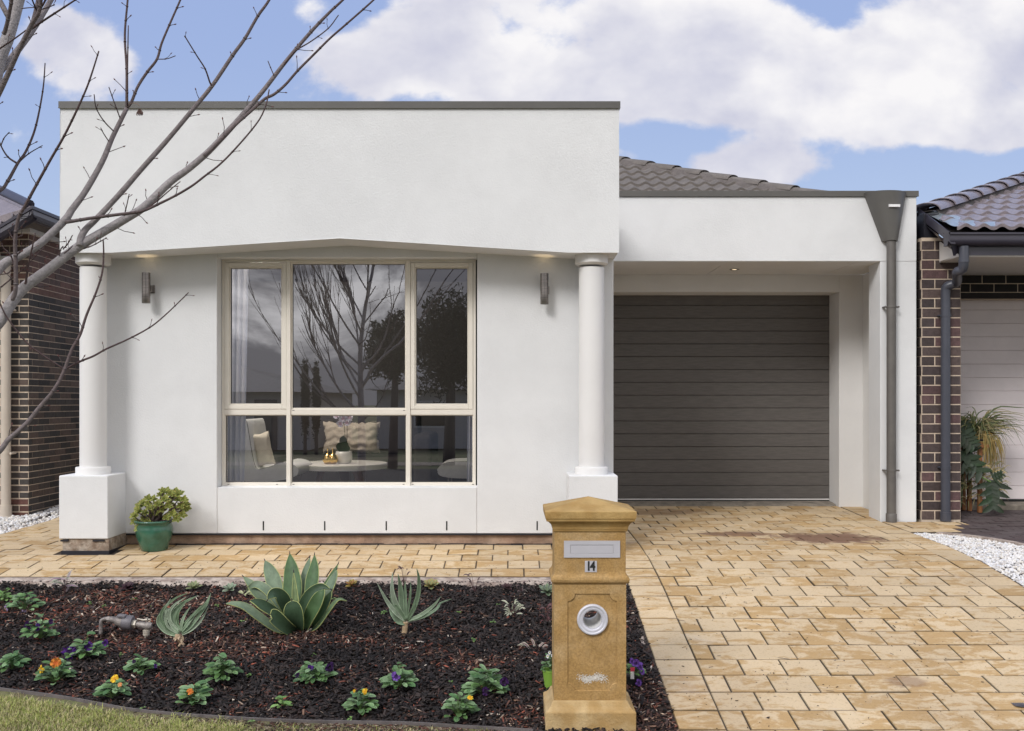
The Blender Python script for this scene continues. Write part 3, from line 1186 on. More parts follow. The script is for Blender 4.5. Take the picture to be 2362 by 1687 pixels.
for i in range(len(xs) - 1):
    for j in range(3):
        a = i * 4 + j
        fs.append((a, a + 1, a + 5, a + 4))
mb.add(vs, fs)
mb.build('threshold', 'concrete', gd, smooth=True)

# rainwater head and downpipe on the pillar
dp = bpy.data.objects.new('downpipe', None)
COL.objects.link(dp)
dp.parent = house
pcx = (2056 - VX) * 9.06 / F
dp.location = Vector((pcx, 9.07, Z(-1.15))) - house.location
mb = MB()
zt, zb_ = Z((VY - 448) * 9.06 / F), Z((VY - 556) * 9.06 / F)
n = 16
ht = []
hbm = []
xl, xr_ = (1999 - VX) * 9.03 / F, (2098 - VX) * 9.03 / F
for i in range(n + 1):
    a = PI * i / n
    cxm = (xl + xr_) / 2
    ht.append((cxm - math.cos(a) * (xr_ - xl) / 2, YG - 0.004 - math.sin(a) * 0.14, zt + 0.02 - 0.0 * math.sin(a)))
    hbm.append((pcx - math.cos(a) * 0.072, YG - 0.004 - math.sin(a) * 0.11, zb_))
vs = ht + hbm
fs = [(i, i + 1, i + 1 + n + 1, i + n + 1) for i in range(n)]
fs.append(tuple(range(n, -1, -1)))
fs.append(tuple(range(n + 1, 2 * n + 2)))
mb.add(vs, fs)
mb.build('rainwater_head', 'cap_metal', dp, auto=50)
mb = MB()
mb.lathe([(0.043, -1.155), (0.043, 1.53)], (pcx, 9.062, CH), 24)
mb.build('pipe', 'pipe_grey', dp, auto=40)
mb = MB()
mb.lathe([(0.050, -1.160), (0.050, -1.075), (0.0475, -1.07), (0.043, -1.069)], (pcx, 9.062, CH), 24)
mb.build('pipe_socket', 'pipe_grey', dp, auto=40)
for py in (708.5, 1085.5):
    zz = CH - (py - VY) * 9.06 / F
    mb = MB()
    mb.lathe([(0.0431, -0.009), (0.0465, -0.008), (0.0465, 0.008), (0.0431, 0.009)], (pcx, 9.062, zz), 24, cap=False)
    mb.box(pcx - 0.066, pcx - 0.044, 9.05, 9.12, zz - 0.006, zz + 0.006)
    mb.box(pcx + 0.044, pcx + 0.066, 9.05, 9.12, zz - 0.006, zz + 0.006)
    mb.lathe([(0.009, -0.01), (0.009, 0.008)], (pcx - 0.063, 9.05, zz), 10, axis='Y')
    mb.lathe([(0.009, -0.01), (0.009, 0.008)], (pcx + 0.063, 9.05, zz), 10, axis='Y')
    mb.build('pipe_bracket', 'pipe_grey', dp, auto=40)
mb = MB()
p = P(2063.5, 474.5, 8.975)
mb.box(p.x - 0.052, p.x + 0.052, 8.972, 8.99, p.z - 0.012, p.z + 0.012)
mb.build('sticker', 'tag_white', dp)


# ---------------------------------------------------------------- tiled roofs
def tiled(mb, ox, oy, oz, tan, xa, xb, rows, dY=0.30, per=0.165, A=0.032, step=0.036):
    """front slope; eave at (.., oy, oz); xa(y), xb(y) limits in X"""
    for j in range(rows):
        y0 = oy + j * dY
        y1 = y0 + dY + 0.02
        ym = y0 + dY * 0.5
        a, b = xa(ym), xb(ym)
        if b - a < 0.1:
            continue
        x0 = math.floor(a / (per / 8)) * (per / 8)
        nn = int((b - x0) / (per / 8))
        vs = []
        for i in range(nn + 1):
            x = x0 + i * per / 8
            ph = (x / per) % 1.0
            h = A * (0.5 + 0.5 * math.cos(2 * PI * ph)) ** 1.25
            z0 = oz + (y0 - oy) * tan
            z1 = oz + (y1 - oy) * tan
            k = rnd.uniform(-0.001, 0.001)
            vs += [(x, y0 + 0.004, z0 + h + 0.002), (x, y0, z0 + h + step - 0.004), (x, y0 + 0.008, z0 + h + step), (x, y1, z1 + h + 0.004 + k)]
        fs = []
        for i in range(nn):
            for q in range(3):
                c = i * 4 + q
                fs.append((c, c + 4, c + 5, c + 1))
        mb.add(vs, fs)


def ridge(mb, mbb, p0, p1, seg=0.40, r0=0.115, r1=0.095, lift=0.03, sidev=None):
    p0, p1 = Vector(p0), Vector(p1)
    L = (p1 - p0).length
    d = (p1 - p0) / L
    s = d.cross(Vector((0, 0, 1))).normalized()
    n = s.cross(d).normalized()
    k = 0
    while k * seg < L:
        a = p0 + d * (k * seg - 0.02)
        b = p0 + d * min((k + 1) * seg + 0.03, L + 0.05)
        vs = []
        m = 10
        for (p, r, up) in ((a, r0 - 0.012, -0.03), (a, r0, 0), (b, r1, -0.012)):
            for i in range(m + 1):
                an = PI * i / m
                prof = 1.0
                vs.append(p + s * (math.cos(an) * r * 1.12) + n * (math.sin(an) * r * 0.62 + lift + (0 if up == -0.03 else 0) - (0.0 if up != -0.012 else 0.010)))
        fs = []
        for q in range(2):
            for i in range(m):
                c = q * (m + 1) + i
                fs.append((c, c + 1, c + m + 2, c + m + 1))
        mb.add(vs, fs)
        k += 1
    # mortar bedding
    vs = []
    nseg = int(L / 0.05)
    for i in range(nseg + 1):
        p = p0 + d * (L * i / nseg)
        j = 0.012 * mnoise.noise(p * 9)
        vs += [p + s * (0.15 + j) - n * (0.045), p + s * (0.11) + n * (0.05), p - s * (0.11) + n * (0.05), p - s * (0.15 + j) - n * 0.045]
    fs = []
    for i in range(nseg):
        for q in range(3):
            c = i * 4 + q
            fs.append((c, c + 1, c + 5, c + 4))
    mbb.add(vs, fs)


TAN = 0.444
mb = MB()
ey, ez, ex = 9.7, Z(1.975), 3.56
tiled(mb, 0, ey, ez, TAN, lambda y: -3.3 + (y - ey), lambda y: ex - (y - ey) + 0.02, 11)
mu = MB()
mu.add([(-3.3, ey, ez - 0.02), (ex, ey, ez - 0.02), (ex - 3.4, ey + 3.4, ez - 0.02 + 3.4 * TAN), (0.1, ey + 3.4, ez - 0.02 + 3.4 * TAN)], [(0, 1, 2, 3)])
roof = mb.build('roof', 'tile_brown', house, auto=50)
mu.build('underlay', 'tile_bed', roof)
mb = MB()
apx = (ex - 3.4, ey + 3.4, ez + 3.4 * TAN)
mb.add([(ex, ey, ez), (ex, ey + 8, ez), (apx[0], apx[1] + 2, apx[2]), apx], [(0, 1, 2, 3)])
mb.add([(-3.3, ey, ez), (-3.3, ey + 8, ez), (0.1, apx[1] + 2, apx[2]), (0.1, apx[1], apx[2])], [(3, 2, 1, 0)])
mb.build('side_slope', 'tile_brown', roof)
mr, mm = MB(), MB()
ridge(mr, mm, (ex, ey, ez), apx)
mr.build('ridge_cap', 'tile_brown', roof, auto=60)
mm.build('ridge_bedding', 'tile_bed', roof, smooth=True)


# ================================================================ BRICKWORK
def brickface(mb, o, u, n, W, H, course=0.086, L=0.24, j=0.010, off=0.0, cols=None, proud=0.004, colf=None, skip=None, zstart=0.0, jy=None):
    """bricks standing 'proud' of a mortar plane; o bottom-left corner, u along, n outward"""
    o, u, n = Vector(o), Vector(u), Vector(n)
    up = Vector((0, 0, 1))
    jy = jy or j
    r = 0
    z = zstart
    while z + course * 0.5 < H:
        zz0, zz1 = z + jy / 2, min(z + course - jy / 2, H - 0.002)
        x = -2 * L + (off + (0.5 if r % 2 else 0)) * L
        while x < W:
            a, b = max(x + j / 2, 0.0005), min(x + L - j / 2, W - 0.0005)
            if b - a > 0.03:
                c = colf(a, z) if colf else rnd.choice(cols)
                k = rnd.uniform(0.8, 1.2)
                c = tuple(q * k for q in c)
                pr = proud + rnd.uniform(-0.001, 0.001)
                e = 0.0018
                v = []
                for (ins, dd) in ((0, 0), (0, pr - e), (e, pr)):
                    for (xx, zv) in ((a + ins, zz0 + ins), (b - ins, zz0 + ins), (b - ins, zz1 - ins), (a + ins, zz1 - ins)):
                        v.append(o + u * xx + up * zv + n * dd)
                fs = [(8, 9, 10, 11)]
                for q in (0, 4):
                    for i in range(4):
                        i2 = (i + 1) % 4
                        fs.append((q + i, q + i2, q + 4 + i2, q + 4 + i))
                mb.add(v, fs, c, 0)
            x += L
        z += course
        r += 1


# ---------------------------------------------------------------- right neighbour
nb = thing('brick_house', 'dark brick house on the right with a purple-grey tiled roof and pale garage door', 'house', (5.5, 9.15, Z(-1.15)))
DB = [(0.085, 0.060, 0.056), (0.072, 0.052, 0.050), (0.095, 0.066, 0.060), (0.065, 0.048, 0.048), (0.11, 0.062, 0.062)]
YN = 9.15
xa_, xb_ = (2126 - VX) * YN / F, (2215 - VX) * YN / F
mb = MB()
mb.box(xa_ - 0.002, xb_ + 0.002, YN, YN + 1.0, Z(-1.17), Z(1.565), mi=1)
brickface(mb, (xa_, YN, Z(-1.145)), (1, 0, 0), (0, -1, 0), xb_ - xa_, 2.72, 0.0925, 0.25, 0.011, 0.5, DB)
brickface(mb, (xa_ - 0.002, YN, Z(-1.145)), (0, 1, 0), (-1, 0, 0), 0.98, 2.72, 0.0925, 0.25, 0.009, 0.1, [(0.04, 0.03, 0.028)], proud=0.008)  # left face bricks coloured darker to carry the shade of the gap
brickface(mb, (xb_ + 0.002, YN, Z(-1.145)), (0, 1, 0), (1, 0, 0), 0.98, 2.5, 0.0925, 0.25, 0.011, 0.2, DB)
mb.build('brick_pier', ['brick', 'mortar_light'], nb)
mb = MB()
YL = 10.05
mb.box(xb_ + 0.003, 8.0, YL, YL + 0.2, Z(1.0745), Z(1.5), mi=1)
BB = [(0.014, 0.011, 0.012), (0.018, 0.013, 0.013)]
brickface(mb, (xb_ + 0.003, YL, Z(1.142)), (1, 0, 0), (0, -1, 0), 2.5, 0.186, 0.0925, 0.25, 0.010, 0.1, BB)
brickface(mb, (xb_ + 0.003, YL, Z(1.075)), (1, 0, 0), (0, -1, 0), 2.5, 0.066, 0.066, 2.6, 0.002, 0.6, BB)
mb.build('lintel', ['brick', 'mortar_light'], nb)
mb = MB()
YM = 10.2
ed = [1152 - 31.2 * i for i in range(17)]
for a, b in zip(ed[:-1], ed[1:]):
    zb, za = CH - (a - VY) * YM / F, CH - (b - VY) * YM / F
    if zb > Z(1.15):
        break
    h = 0.004
    mb.add([(4.0, YM, zb + h), (7.2, YM, zb + h), (7.2, YM, za - h), (4.0, YM, za - h), (4.0, YM + .008, zb), (7.2, YM + .008, zb),
            (7.2, YM + .008, za), (4.0, YM + .008, za)], [(0, 1, 2, 3), (4, 5, 1, 0), (3, 2, 6, 7)])
mb.box(3.99, 7.21, YM + 0.0085, YM + 0.03, Z(-1.05), Z(1.2))
mb.build('garage_door', 'mauve_door', nb)
mb = MB()
mb.box(4.0, 7.2, YM - 0.02, YM + 0.05, Z(-1.075), Z(-1.055))
mb.build('door_seal', 'black', nb)
mb = MB()
mb.box(xb_ + 0.004, 7.4, YM - 0.32, YM + 0.1, Z(-1.14), Z(-1.076))
mb.build('doorstep', 'concrete', nb, bevel=0.006)
mb = MB()
mb.box(4.10, 7.6, 8.745, 10.05, Z(1.325), Z(1.34))
# boxed end of the eave
mb.prism([P(2169, 558, 9.1), P(2169, 603, 9.1), P(2213, 588, 8.76)], (0.0, 0.02, 0.0))
mb.add([P(2169, 603.5, 9.1), P(2213, 589, 8.75), P(2240, 589, 8.75), P(2240, 603.5, 9.1)], [(0, 1, 2, 3)])
mb.build('soffit', 'white_board', nb)


def gutter(mb, a, b, drop=0.115, out=0.11, outdir=(0, -1, 0)):
    """quad-profile gutter from a to b (top outer line)"""
    a, b = Vector(a), Vector(b)
    od = Vector(outdir)
    up = Vector((0, 0, 1))
    prof = [(0.0, 0.0), (0.0, -0.018), (0.012, -0.024), (0.012, -0.045), (0.004, -0.07), (0.02, -drop * 0.9), (0.05, -drop), (out, -drop), (out, 0.01), (out - 0.005, 0.01),
            (out - 0.005, -drop + 0.006), (0.05, -drop + 0.006), (0.012, -0.02), (0.008, -0.002)]
    n = len(prof)
    vs = []
    for p in (a, b):
        for (i, z) in prof:
            vs.append(p - od * i + up * z)
    fs = [(i, (i + 1) % n, (i + 1) % n + n, i + n) for i in range(n)]
    mb.add(vs, fs)
    mb.add([a, a - od * out, a - od * out - up * drop, a - od * 0.03 - up * drop], [(0, 1, 2, 3)])
    mb.add([b, b - od * out, b - od * out - up * drop, b - od * 0.03 - up * drop], [(3, 2, 1, 0)])


B = P(2189, 536, 8.65)
A = P(2117, 481, 9.35)
mb = MB()
gutter(mb, (B.x, 8.65, B.z), (8.2, 8.65, B.z))
mb.build('gutter', 'gutter_navy', nb, auto=45)
mb = MB()
mb.box(B.x + 0.17, 8.2, 8.742, 8.762, Z(1.332), Z(1.425))
mb.box(B.x + 0.17, 8.2, 8.736, 8.7415, Z(1.335), Z(1.35))
mb.build('fascia_board', 'gutter_navy', nb)
# verge gutter down the cut left edge
mb = MB()
dA = (B - A)
up = Vector((0, 0, 1))
for (o1, o2, z1, z2, e) in ((0, 0.012, 0, -0.10, 0), (0.012, 0.055, -0.095, -0.10, 0)):
    pass
s = Vector((1, 0, 0))
sec = [(0, 0.005), (0, -0.085), (0.02, -0.105), (0.06, -0.105), (0.06, -0.095), (0.022, -0.092), (0.010, -0.08), (0.010, 0.005)]
vs = []
for p in (A, B):
    for (i, z) in sec:
        vs.append(p + s * i + up * z)
k = len(sec)
fs = [(i, i + k, (i + 1) % k + k, (i + 1) % k) for i in range(k)]
fs.append(tuple(range(k)))
fs.append(tuple(range(2 * k - 1, k - 1, -1)))
mb.add(vs, fs)
# board under it
mb.add([A + up * -0.1, B + up * -0.1, B + Vector((0.04, 0.03, -0.155)), A + Vector((0.03, 0, -0.13))], [(0, 1, 2, 3)])
mb.add([B + Vector((0.02, 0.02, -0.09)), B + Vector((0.17, 0.09, -0.09)), B + Vector((0.10, 0.09, -0.20)), B + Vector((0.08, 0.09, -0.20))], [(0, 1, 2, 3)])
mb.build('verge_gutter', 'gutter_navy', nb)
# downpipe
mb = MB()
dx = (2223 - VX) * 8.71 / F
px_ = (2181 - VX) * 9.10 / F
pts = [Vector((dx, 8.71, Z(1.41))), Vector((dx, 8.71, Z(1.27))), Vector((dx, 8.74, Z(1.205))), Vector((dx - 0.02, 8.80, Z(1.185))),
       Vector((px_ + 0.07, 9.02, Z(1.125))), Vector((px_ + 0.01, 9.085, Z(1.09))), Vector((px_, 9.10, Z(1.04))), Vector((px_, 9.10, Z(0.9)))]
mb.tube(smoothline(pts, 6), 0.043, 20)
mb.tube([Vector((px_, 9.10, Z(0.9))), Vector((px_, 9.10, Z(-1.14)))], 0.043, 20)
d = mb.build('downpipe', 'pipe_navy', nb, auto=50)
mb = MB()
mb.tube([Vector((dx, 8.71, Z(1.285))), Vector((dx, 8.71, Z(1.262)))], 0.047, 20)
mb.build('pipe_socket', 'pipe_navy', d, auto=50)
for zz in (0.83, -0.62):
    mb = MB()
    mb.tube([Vector((px_, 9.10, Z(zz))), Vector((px_, 9.10, Z(zz - 0.03)))], 0.0465, 20)
    mb.box(px_ - 0.062, px_ + 0.062, 9.115, 9.14, Z(zz - 0.02), Z(zz - 0.008))
    mb.build('pipe_bracket', 'pipe_navy', d, auto=50)
mb = MB()
mb.tube([Vector((px_, 9.10, Z(-1.06))), Vector((px_, 9.10, Z(-1.145)))], 0.05, 20)
mb.build('pipe_socket', 'pipe_navy', d, auto=50)
# roof
mb = MB()
TN = 0.385
ez2 = B.z + 0.02
tiled(mb, 0, 8.66, ez2, TN, lambda y: (B.x + 0.09 if y < 9.3 else B.x + 0.09 + (y - 9.3)), lambda y: 9.0, 17)
mu = MB()
mu.add([(B.x + 0.02, 8.66, B.z - 0.03), (9.0, 8.66, B.z - 0.03), (9.0, 13.7, B.z - 0.03 + 5.04 * TN), (9.0, 13.7, B.z - 0.03 + 5.04 * TN), (B.x + 0.06, 9.35, B.z - 0.03 + 0.69 * TN)], [(0, 1, 2, 4)])
r2 = mb.build('roof', 'tile_purple', nb, auto=50)
mu.build('underlay', 'tile_bed', r2)
mr, mm = MB(), MB()
h0 = Vector((A.x + 0.06, 9.30, ez2 + 0.64 * TN))
h1 = h0 + Vector((4.6, 4.6, 4.6 * TN))
ridge(mr, mm, h0, h1, seg=0.40, r0=0.14, r1=0.115, lift=0.05)
mr.build('ridge_cap', 'tile_purple', r2, auto=60)
mm.build('ridge_bedding', 'tile_bed', r2, smooth=True)
mb = MB()
mb.add([h0 + Vector((0, 0, -0.02)), h1, h1 + Vector((0, 4, 0)), Vector((h0.x, 18, h0.z - 0.02))], [(0, 1, 2, 3)])
mb.build('side_slope', 'tile_purple', r2)
# crinkled metal flashing lying on the lower left corner
mb = MB()
nx_, ny_ = 14, 12
for i in range(nx_ + 1):
    for j in range(ny_ + 1):
        fu, fv = i / nx_, j / ny_
        y = 8.68 + 0.60 * fv
        xl_ = B.x + 0.03 + 0.02 * fv
        xr__ = B.x + 0.50 - 0.30 * fv + 0.03 * math.sin(fv * 9)
        x = xl_ + (xr__ - xl_) * fu
        h = 0.022 * (0.5 + 0.5 * math.cos(2 * PI * ((x / 0.165) % 1)))
        z = ez2 + (y - 8.66) * TN + 0.030 + h * 0.9 + 0.012 * mnoise.noise(Vector((x * 9, y * 7, 1)))
        mb.v.append((x, y, z))
for i in range(nx_):
    for j in range(ny_):
        a = i * (ny_ + 1) + j
        mb.f.append((a, a + ny_ + 1, a + ny_ + 2, a + 1))
        mb.c.append((1, 1, 1))
        mb.m.append(0)
mb.build('metal_flashing', 'flashing', r2, smooth=True)
# body of the house behind, and a black filler strip beside the pier
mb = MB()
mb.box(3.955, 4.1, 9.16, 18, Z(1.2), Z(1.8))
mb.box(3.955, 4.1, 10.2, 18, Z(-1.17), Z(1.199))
mb.box(3.872, 3.927, 9.25, 9.9, Z(-1.17), Z(1.75))  # added black strip, its colour stands for the shade in the narrow gap
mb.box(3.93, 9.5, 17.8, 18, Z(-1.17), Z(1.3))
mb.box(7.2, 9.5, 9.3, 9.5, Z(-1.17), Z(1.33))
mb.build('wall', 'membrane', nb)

# ---------------------------------------------------------------- left neighbour
lb = thing('brick_house', 'dark brick neighbouring house on the left behind the bare tree branches', 'house', (-5.5, 9.4, Z(-1.2)))
YB = 9.4
XB = (66 - VX) * YB / F
DK = [(0.050, 0.043, 0.040), (0.078, 0.062, 0.055), (0.036, 0.032, 0.031), (0.11, 0.078, 0.064), (0.055, 0.048, 0.044)]


def leftcol(a, z):
    if z > 2.25:
        return rnd.choice([(0.15, 0.078, 0.062), (0.12, 0.066, 0.055), (0.10, 0.064, 0.056)])
    if z < 0.22 and rnd.random() < 0.7:
        return rnd.choice([(0.15, 0.06, 0.045), (0.12, 0.05, 0.04)])
    return rnd.choice(DK)


zt_ = 2.88
mb = MB()
mb.box(XB - 4.0, XB, YB, YB + 0.2, Z(-1.23), Z(-1.23 + zt_), mi=2)
mb.box(XB - 0.2, XB, YB + 0.2, 17, Z(-1.23), Z(-1.23 + zt_), mi=1)
brickface(mb, (XB - 4.0, YB, Z(-1.225)), (1, 0, 0), (0, -1, 0), 4.0, zt_ - 0.01, 0.0655, 0.185, 0.010, 0.12, colf=leftcol, jy=0.013)
brickface(mb, (XB, YB, Z(-1.225)), (0, 1, 0), (1, 0, 0), 7.4, zt_ - 0.01, 0.0655, 0.235, 0.008, 0.3, colf=lambda a, z: (leftcol(a, z) if z > 2.25 else rnd.choice(DK)))
mb.build('wall', ['brick', 'mortar_dark', 'mortar_light'], lb)
mb = MB()
zf0 = CH - (533 - VY) * YB / F
mb.box(XB - 0.3, XB + 0.04, YB - 0.05, 17, Z(-1.23 + zt_), Z(-1.23 + zt_) + 0.09)
mb.box(XB - 4.0, XB - 0.18, YB - 0.06, YB + 0.1, Z(1.12), Z(1.42))
mb.build('eave_board', 'white_board', lb, bevel=0.004)
# gutters: side gutter running back, front verge dropping to the left
C0 = P(74, 474, 8.95)
mb = MB()
vs = []
sec = [(0, 0), (0, -0.03), (-0.012, -0.035), (-0.006, -0.08), (-0.03, -0.12), (-0.11, -0.12), (-0.11, -0.10), (-0.035, -0.10), (-0.018, -0.03), (-0.012, 0)]
for y in (8.95, 17.0):
    for (i, z) in sec:
        vs.append((C0.x + i, y, C0.z + z))
k = len(sec)
fs = [(i, i + k, (i + 1) % k + k, (i + 1) % k) for i in range(k)]
mb.add(vs, fs)
C1 = P(-120, 590, 8.95)
vs = []
for (p) in (C0, C1):
    for (i, z) in sec:
        vs.append((p.x, p.y - i * 0.8 - 0.0, p.z + z))
fs = [(i, (i + 1) % k, (i + 1) % k + k, i + k) for i in range(k)]
mb.add(vs, fs)
mb.build('gutter', 'gutter_navy', lb)
mb = MB()
mb.add([(C0.x - 0.02, 8.98, C0.z - 0.11), (C0.x - 0.02, 17, C0.z - 0.11), (XB - 0.1, 17, C0.z - 0.16), (XB - 0.1, 8.98, C0.z - 0.16)], [(0, 1, 2, 3)])
mb.build('soffit', 'tile_bed', lb)
mb = MB()
q0 = P(70, 468, 9.1)
q1 = P(-150, 372, 9.1 + 1.2)
q2 = P(-200, 560, 9.0)
mb.add([(C0.x - 0.03, 8.99, C0.z - 0.0), q1, q2, (C1.x, 8.99, C1.z)], [(0, 1, 2, 3)])
n_ = 7
for i in range(n_):
    a = Vector((C0.x - 0.03, 8.99, C0.z)).lerp(Vector((C1.x, 8.99, C1.z)), (i + 0.5) / n_)
    b = q1.lerp(q2, (i + 0.5) / n_)
    mb.obox((a + b) / 2 + Vector((0, 0, 0.012)), (b - a) / 2, Vector((0, 0.02, 0)), Vector((0, 0, 0.014)))
rf = mb.build('roof', 'tile_purple', lb)
mb = MB()
mb.tube([Vector((C0.x - 0.05, 9.0, C0.z + 0.015)), q1 + Vector((0, 0, 0.02))], 0.05, 10)
mb.build('ridge_cap', 'gutter_navy', rf, auto=50)
mb = MB()
cx_ = (13.5 - VX) * 9.33 / F
mb.tube([Vector((cx_, 9.33, Z(1.35))), Vector((cx_, 9.33, Z(-1.21)))], 0.046, 20)
d2 = mb.build('downpipe', 'pipe_cream', lb, auto=50)
mb = MB()
mb.tube([Vector((cx_, 9.33, Z(-1.02))), Vector((cx_, 9.33, Z(-1.22)))], 0.055, 20)
mb.build('pipe_socket', 'pipe_cream', d2, auto=50)
for py in (715, 1046):
    zz = CH - (py - VY) * 9.33 / F
    mb = MB()
    mb.tube([Vector((cx_, 9.33, zz + 0.01)), Vector((cx_, 9.33, zz - 0.01))], 0.0475, 20)
    mb.tube([Vector((cx_ + 0.06, 9.30, zz)), Vector((cx_ + 0.06, 9.39, zz))], 0.012, 10)
    mb.build('pipe_bracket', 'pipe_cream', d2, auto=50)

# ================================================================ LETTERBOX
LX, LY = 0.3805, 4.765
lt = thing('letterbox', 'sandstone coloured pillar letterbox with pitched cap and the number 14', 'letterbox', (LX, LY, Z(-1.60)))


DYL = 0.055       # the pillar is shallower than it is wide


def sqloft(mb, prof, cx, cy, cap_top=True, apex=None, col=(1, 1, 1), cut=0.0):
    """square section lofted up a profile of (half width, z)"""
    vs = []
    for (h, z) in prof:
        for (sx, sy) in ((-1, -1), (1, -1), (1, 1), (-1, 1)):
            vs.append((cx + sx * h, cy + sy * (h - DYL), z))
    fs = []
    for k in range(len(prof) - 1):
        for i in range(4):
            j = (i + 1) % 4
            fs.append((k * 4 + i, k * 4 + j, k * 4 + 4 + j, k * 4 + 4 + i))
    if apex is not None:
        vs.append((cx, cy, apex))
        o = (len(prof) - 1) * 4
        for i in range(4):
            fs.append((o + i, o + (i + 1) % 4, len(vs) - 1))
    elif cap_top:
        o = (len(prof) - 1) * 4
        fs.append((o, o + 1, o + 2, o + 3))
    fs.append((3, 2, 1, 0))
    mb.add(vs, fs, col)


mb = MB()
sqloft(mb, [(0.175, Z(-0.637)), (0.180, Z(-0.636)), (0.181, Z(-0.628)), (0.183, Z(-0.626)), (0.185, Z(-0.612)), (0.192, Z(-0.598)), (0.203, Z(-0.587)), (0.208, Z(-0.584)),
            (0.214, Z(-0.583)), (0.215, Z(-0.574)), (0.2165, Z(-0.570)), (0.219, Z(-0.5695)), (0.2215, Z(-0.537)), (0.2195, Z(-0.534))], LX, LY, apex=Z(-0.4765))
mb.build('cap', 'sandstone_top', lt, bevel=0.0035, bseg=2)
mb = MB()
sqloft(mb, [(0.172, Z(-0.893)), (0.184, Z(-0.887)), (0.190, Z(-0.878)), (0.1915, Z(-0.868)), (0.188, Z(-0.858)), (0.180, Z(-0.850)), (0.176, Z(-0.842)), (0.174, Z(-0.832)), (0.174, Z(-0.6375))],
       LX, LY)
mb.build('upper_body', 'sandstone', lt, bevel=0.003, bseg=2)
# lower body with a recessed panel and a newspaper hole
HB = 0.1755
yf = LY - HB + DYL
zt0, zb0 = Z(-0.8935), Z(-1.458)
ccx, ccz = (1366.8 - VX) * yf / F, CH - (1429.9 - VY) * yf / F


def q(px, py):
    p = P(px, py, yf)
    return (p.x, p.z)


x0_, z1_ = q(1309, 1370)
x1_, z0_ = q(1424, 1594)
rr = 0.036
out = []
for (cx_, cz_, a0, a1) in ((x0_, z1_, 0, -90), (x0_, z0_, 90, 0), (x1_, z0_, 180, 90), (x1_, z1_, 270, 180)):
    for i in range(9):
        a = R(a0 + (a1 - a0) * i / 8)
        out.append((cx_ + rr * math.cos(a), cz_ + rr * math.sin(a)))
circ = [(ccx + 0.046 * math.cos(2 * PI * i / 32), ccz + 0.046 * math.sin(2 * PI * i / 32)) for i in range(32)]
fl_ = Vector((0, 0.007, 0))


def to3(lp, y):
    return [(a, y, b) for (a, b) in lp]


rect = [(LX - HB, zb0), (LX + HB, zb0), (LX + HB, zt0), (LX - HB, zt0)]
mb = MB()
mb.holed([to3(rect, yf), to3(out, yf)], (0, 0.007, 0), walls=False, back=False)
inn = [((a - LX) * 0.978 + LX, (b - (z0_ + z1_) / 2) * 0.988 + (z0_ + z1_) / 2) for (a, b) in out]
n = len(out)
mb.add(to3(out, yf) + to3(inn, yf + 0.007), [(i, (i + 1) % n, (i + 1) % n + n, i + n) for i in range(n)])
mb.holed([to3(inn, yf + 0.007), to3(circ, yf + 0.007)], (0, 0.01, 0), walls=False, back=False)
yb = LY + HB - DYL
mb.holed([to3(rect, yb), to3(circ, yb)], (0, 0.01, 0), walls=False, back=False)
mb.add([(LX - HB, yf, zb0), (LX - HB, yb, zb0), (LX - HB, yb, zt0), (LX - HB, yf, zt0)], [(0, 1, 2, 3)])
mb.add([(LX + HB, yf, zb0), (LX + HB, yb, zb0), (LX + HB, yb, zt0), (LX + HB, yf, zt0)], [(0, 1, 2, 3)])
mb.add([(LX - HB, yf, zt0), (LX + HB, yf, zt0), (LX + HB, yb, zt0), (LX - HB, yb, zt0)], [(0, 1, 2, 3)])
mb.build('lower_body', 'sandstone', lt)
mb = MB()
cm = [(math.sin(2 * PI * i / 32), math.cos(2 * PI * i / 32)) for i in range(32)]
vs = [(ccx + 0.0462 * a, yf + 0.004, ccz + 0.0462 * b) for a, b in cm] + [(ccx + 0.0462 * a, yb, ccz + 0.0462 * b) for a, b in cm]
mb.add(vs, [(i, (i + 1) % 32, (i + 1) % 32 + 32, i + 32) for i in range(32)])
mb.build('newspaper_tube', 'tag_white', lt, smooth=True)
mb = MB()
mb.lathe([(0.0452, 0.012), (0.0455, -0.003), (0.048, -0.006), (0.058, -0.007), (0.062, -0.0055), (0.0635, -0.0075), (0.070, -0.0085), (0.0745, -0.006), (0.076, 0.006)], (ccx, yf, ccz), 48, axis='Y', cap=False)
ringo = mb.build('newspaper_ring', 'alu_ring', lt, smooth=True)
mb = MB()
sqloft(mb, [(0.219, Z(-1.68)), (0.2195, Z(-1.508)), (0.217, Z(-1.503)), (0.206, Z(-1.496)), (0.194, Z(-1.484)), (0.187, Z(-1.470)), (0.184, Z(-1.462)), (0.178, Z(-1.4585))], LX, LY)
mb.build('plinth', 'sandstone_pale', lt, bevel=0.004, bseg=2)
mb = MB()
cc0 = P(1367, 1566, yf)
st_ = 0.0015
for i in range(-52, 53):
    for k in range(-26, 27):
        a, b = i * st_, k * st_
        e = math.hypot(a / 0.072, (b - 0.006 * math.sin(a * 60)) / (0.017 + 0.010 * abs(a) / 0.06))
        nzv = mnoise.noise(Vector((a * 160, b * 160, 0))) + 0.6 * mnoise.noise(Vector((a * 420, b * 420, 3)))
        if e + nzv * 0.75 < 0.85:
            x, z = cc0.x + a, cc0.z + b
            h_ = yf + 0.0063 - 0.0010 * rnd.random()
            mb.add([(x, h_, z), (x + st_, h_, z), (x + st_, h_, z + st_), (x, h_, z + st_)], [(0, 1, 2, 3)])
mb.build('limewash_patch', 'limewash', lt)
yu = LY - 0.174 + DYL
mb = MB()
a_, b_ = P(1300.8, 1247.5, yu), P(1430, 1286, yu)
c_, d_ = P(1315.4, 1257, yu), P(1414.5, 1276.5, yu)
